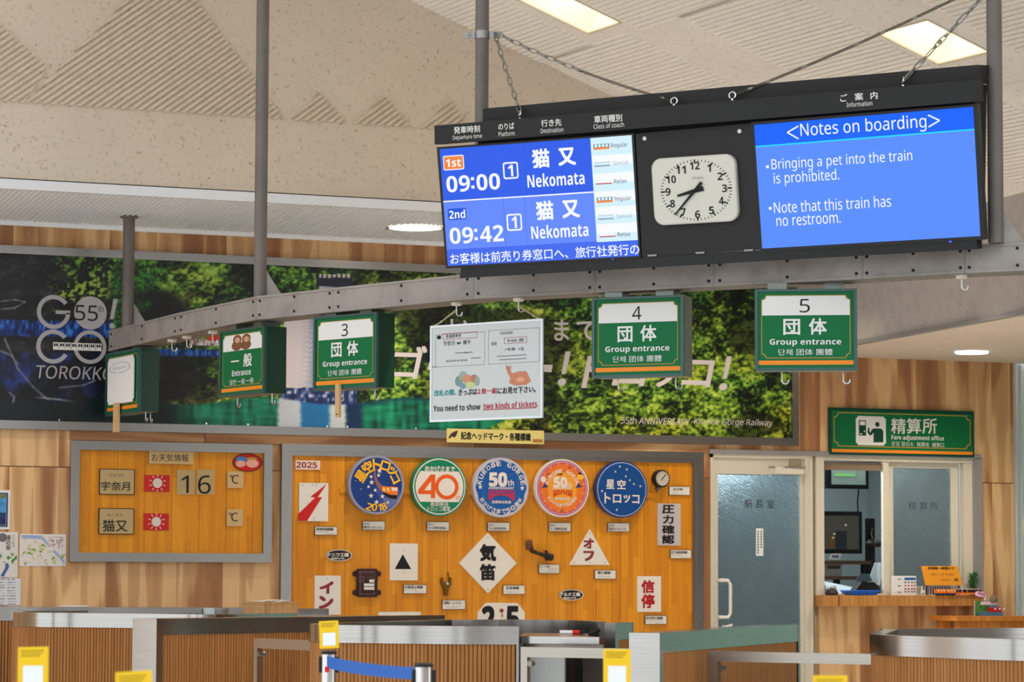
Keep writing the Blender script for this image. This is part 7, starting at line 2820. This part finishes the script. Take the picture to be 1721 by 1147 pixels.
mb = MB(); mb.tube([pen_a + (pen_b - pen_a) * .78 + up_, pen_b + up_], [.011, .006], M_INK, 10); mb.build('cap', root)
ga = on_z(999, 1070, DZ)
root = thing('hole_punch', 'small black punch at the end of the steel desk near the red pen', 'tool', ga)
mb = MB()
mb.tube([ga + Vector((-.03, 0, .012)), ga + Vector((.03, .02, .03))], [.010, .014], M_BLACK, 8)
mb.tube([ga + Vector((-.03, 0, .010)), ga + Vector((.03, .02, .008))], .008, M_BLACK, 8)
mb.build('body', root)

# short post wall behind the near right aisle wall
A, B, C = pz([(1007, 1048), (1033.5, 1047.8), (1063, 1046.6)])
root = thing('aisle_wall', 'short slatted aisle wall with a square steel post behind the hole punch', 'counter', (B.x, B.y, 0), 'slatted aisle walls')
block_wall(root, A, B, C)
# right aisle wall
A, B, C = pz([(1057, 1064.5), (1108, 1065), (1341, 1050)])
root = thing('aisle_wall', 'slatted aisle wall with a broad steel post and greenish shining band before the office door', 'counter', (B.x, B.y, 0), 'slatted aisle walls')
block_wall(root, A, B, C)

# right booth
f = pz([(1466.5, 1066), (1470, 1066.8), (1484, 1068), (1510, 1069), (1560, 1070.5), (1640, 1073), (1721, 1075.2), (1830, 1077)])
bk = pz([(1490, 1058), (1600, 1057), (1721, 1056.2), (1840, 1056)])
root = thing('gate_booth', 'curved slatted gate booth in front of the side table, its rear rim showing', 'booth', (f[4].x, f[4].y, 0), 'slatted ticket gate booths')
path = smooth([bk[0], (bk[0] + f[0] * 2) / 3] + f, 8)
slat_wall(root, path, CAMXY, th=.05, ends=(1, 1))
pb_ = smooth(bk, 8)
sd = outward(pb_, CAMXY)
mb = MB(); ribbon(mb, offs(pb_, sd * .0), offs(pb_, -sd * .05), .0, CZ, M_STEEL); weld(mb).build('rear_steel_wall', root)
mb = MB()
p_ = at_depth(1562.5, 1067.8, (bk[1] - EYE).dot(EZ) - .05)
mb.lathe(p_ + Vector((0, .03, 0)), Vector((-.35, -1, 0)), [(0, .011), (.03, .011), (.034, .008)], M_INK, 12)
mb.build('door_stop', root)

# gate bars
M_BAR = brushed('bar_steel', (186, 178, 168), 0.34)


def gate_bar(label, a, b, h, post_px, wpost, tz=.82, th=.035, both=False):
    pa, pb = on_z(a[0], a[1], tz), on_z(b[0], b[1], tz)
    d = (pb - pa).normalized(); n = d.cross(_Z)
    n = n if n.y > 0 else -n
    root = thing('gate_bar', label, 'gate', (pa.x, pa.y, 0), 'steel bars across the gates')
    mb = MB(); mb.prism([p - _Z * h for p in (pa, pb, pb + n * th, pa + n * th)], (0, 0, h), M_BAR); mb.build('bar', root)
    mb = MB(); q = pa + d * wpost
    mb.prism([Vector((p.x, p.y, 0)) for p in (pa, q, q + n * th, pa + n * th)], (0, 0, tz - h + .0005), M_BAR); mb.build('post', root)
    mb = MB()
    k = pa + d * (wpost + .012)
    mb.lathe(Vector((k.x, k.y, tz - h - .03)), n, [(0, .014), (th, .014)], M_STEELD, 12)
    mb.build('hinge', root)


gate_bar('steel gate bar in front of the steel desk with the red pen', (875, 1088), (1092, 1091.5), .047, None, .034)
gate_bar('steel gate bar below the office door and counter window', (1188.5, 1095), (1467, 1100), .046, None, .052)
gate_bar('short steel gate bar beside the stanchion with the yellow card', (427, 1073.5), (529, 1078), .050, None, .034)

# ------------------------------------------------------------------ belt stanchions with yellow cards
M_BELT = mat('belt_blue', (10, 92, 178), 0.6)


def stanchion(label, px, py, depth, r):
    c_ = at_depth(px, py, depth)
    zt = c_.z
    root = thing('belt_stanchion', label, 'stanchion', (c_.x, c_.y, 0), 'belt stanchions')
    mb = MB(); mb.lathe((c_.x, c_.y, 0), (0, 0, 1), [(0, .16), (.012, .16), (.03, .05), (.034, r * 1.1)], M_STEELD, 32); mb.build('base', root)
    mb = MB(); mb.lathe((c_.x, c_.y, .034), (0, 0, 1), [(0, r), (zt - .034 - .012, r)], M_CHROME, 28); mb.build('pole', root)
    mb = MB(); mb.lathe((c_.x, c_.y, zt - .012), (0, 0, 1), [(0, r * 1.02), (.008, r * 1.02), (.012, r * .8)], M_BLACK, 28); mb.build('cap', root)
    mb = MB()
    for d in (_R, -_R):
        s_ = Vector((-d.y, d.x, 0))
        o_ = Vector((c_.x, c_.y, zt - .075)) + d * (r * .9)
        mb.prism([o_ - s_ * .010, o_ + d * .010 - s_ * .010, o_ + d * .010 + s_ * .010, o_ + s_ * .010], (0, 0, .055), M_BLACK)
    mb.build('belt_slot', root)
    return c_, zt, root


def yellow_card(label, tl, tr, hw, depth, sq=True, foot=None):
    a = at_depth(*tl, depth); b = at_depth(*tr, depth)
    U = (b - a); w = U.length
    fr0 = Frame(a, U, _Z * .985 - DN * .0 + _F * .12)
    fr = Frame(fr0.pt(0, -w * hw), fr0.U, fr0.V)
    h = w * hw
    root = thing('yellow_card', label, 'card', fr.pt(w / 2, 0), 'yellow cards on the stanchions')
    mb = MB(); mb.box(fr, (0, 0, w, h), -.0015, .0015, M_YELLOW); mb.build('card', root)
    mb = MB()
    for k, L in enumerate((.80, .76, .62)):
        x = .1
        while x < .1 + L - .05:
            ww = .03 + .03 * ((k * 7 + int(x * 50)) % 3)
            mb.rect(fr, (w * x, h * (.90 - .06 * k), w * (x + ww), h * (.92 - .06 * k)), .002, mat('card_ink', (96, 76, 14), 0.7))
            x += ww + .018
    mb.build('print', root)
    mb = MB(); mb.rect(fr, (w * .17, h * .10, w * .83, h * (.10 + .66 / hw)), .002, M_PAPER); mb.build('white_square', root)
    return fr, w, h, root


c1, z1, s1r = stanchion('belt stanchion topped by a yellow card at one end of the blue belt', 553, 1094.5, 10.2, .0265)
c2, z2, s2r = stanchion('bare belt stanchion without a card at one end of the blue belt', 712.5, 1115, 8.75, .0275)
yellow_card('sharp yellow card on the stanchion at one end of the blue belt', (536, 1045), (568.5, 1043.5), 1.42, 10.2)
belt = thing('blue_belt', 'blue retractable belt stretched between the two stanchions', 'belt', (c1.x, c1.y, .8))
mb = MB()
ta, tb = at_depth(549.5, 1103.5, 10.17), at_depth(698, 1122, 8.78)
ba, bb_ = at_depth(549.5, 1123.5, 10.17), at_depth(698, 1142.5, 8.78)
N_ = 16
for i in range(N_):
    P = []
    for (p, q), t in (((ba, bb_), i / N_), ((ba, bb_), (i + 1) / N_), ((ta, tb), (i + 1) / N_), ((ta, tb), i / N_)):
        P.append(p + (q - p) * t - _Z * .007 * 4 * t * (1 - t))
    mb.face(P, M_BELT)
weld(mb).build('belt_strap', belt)
o = bpy.data.objects[[x.name for x in belt.children][0]]
md = o.modifiers.new('thickness', 'SOLIDIFY'); md.thickness = .002
mb = MB()
e_ = at_depth(698.5, 1132, 8.77)
mb.prism([e_ - _Z * .03 - EX * .004, e_ - _Z * .03 + EX * .006, e_ + _Z * .03 + EX * .006, e_ + _Z * .03 - EX * .004], -EZ * .012, M_BLACK)
mb.build('belt_clip', belt)
mb = MB()
e_ = at_depth(549, 1126, 10.15)
mb.prism([e_ - _Z * .008 - EX * .006, e_ - _Z * .008 + EX * .010, e_ + _Z * .010 + EX * .010, e_ + _Z * .010 - EX * .006], -EZ * .010, M_RED)
mb.build('release_tab', belt)
for lab, tl, tr, dep, sx2 in (('blurred yellow card in front of the gate booth below the map poster', (30.5, 1088.5), (81.5, 1087.5), 7.3, 56), ('blurred yellow card in front of the white end of the long aisle wall', (193.7, 1131), (254.5, 1127), 5.8, 225),
                              ('blurred leaning yellow card in front of the broad steel post', (1014, 1091.5), (1060, 1091.8), 7.9, 1040), ('blurred yellow card below the steel gate bar by the office door', (1366, 1136), (1424, 1136), 6.2, 1397)):
    yellow_card(lab, tl, tr, 1.42, dep)
    yb = 959 + .28 * 4970 / dep
    stanchion('stanchion under the ' + lab.replace('blurred ', ''), sx2, yb, dep + .02, .0265)
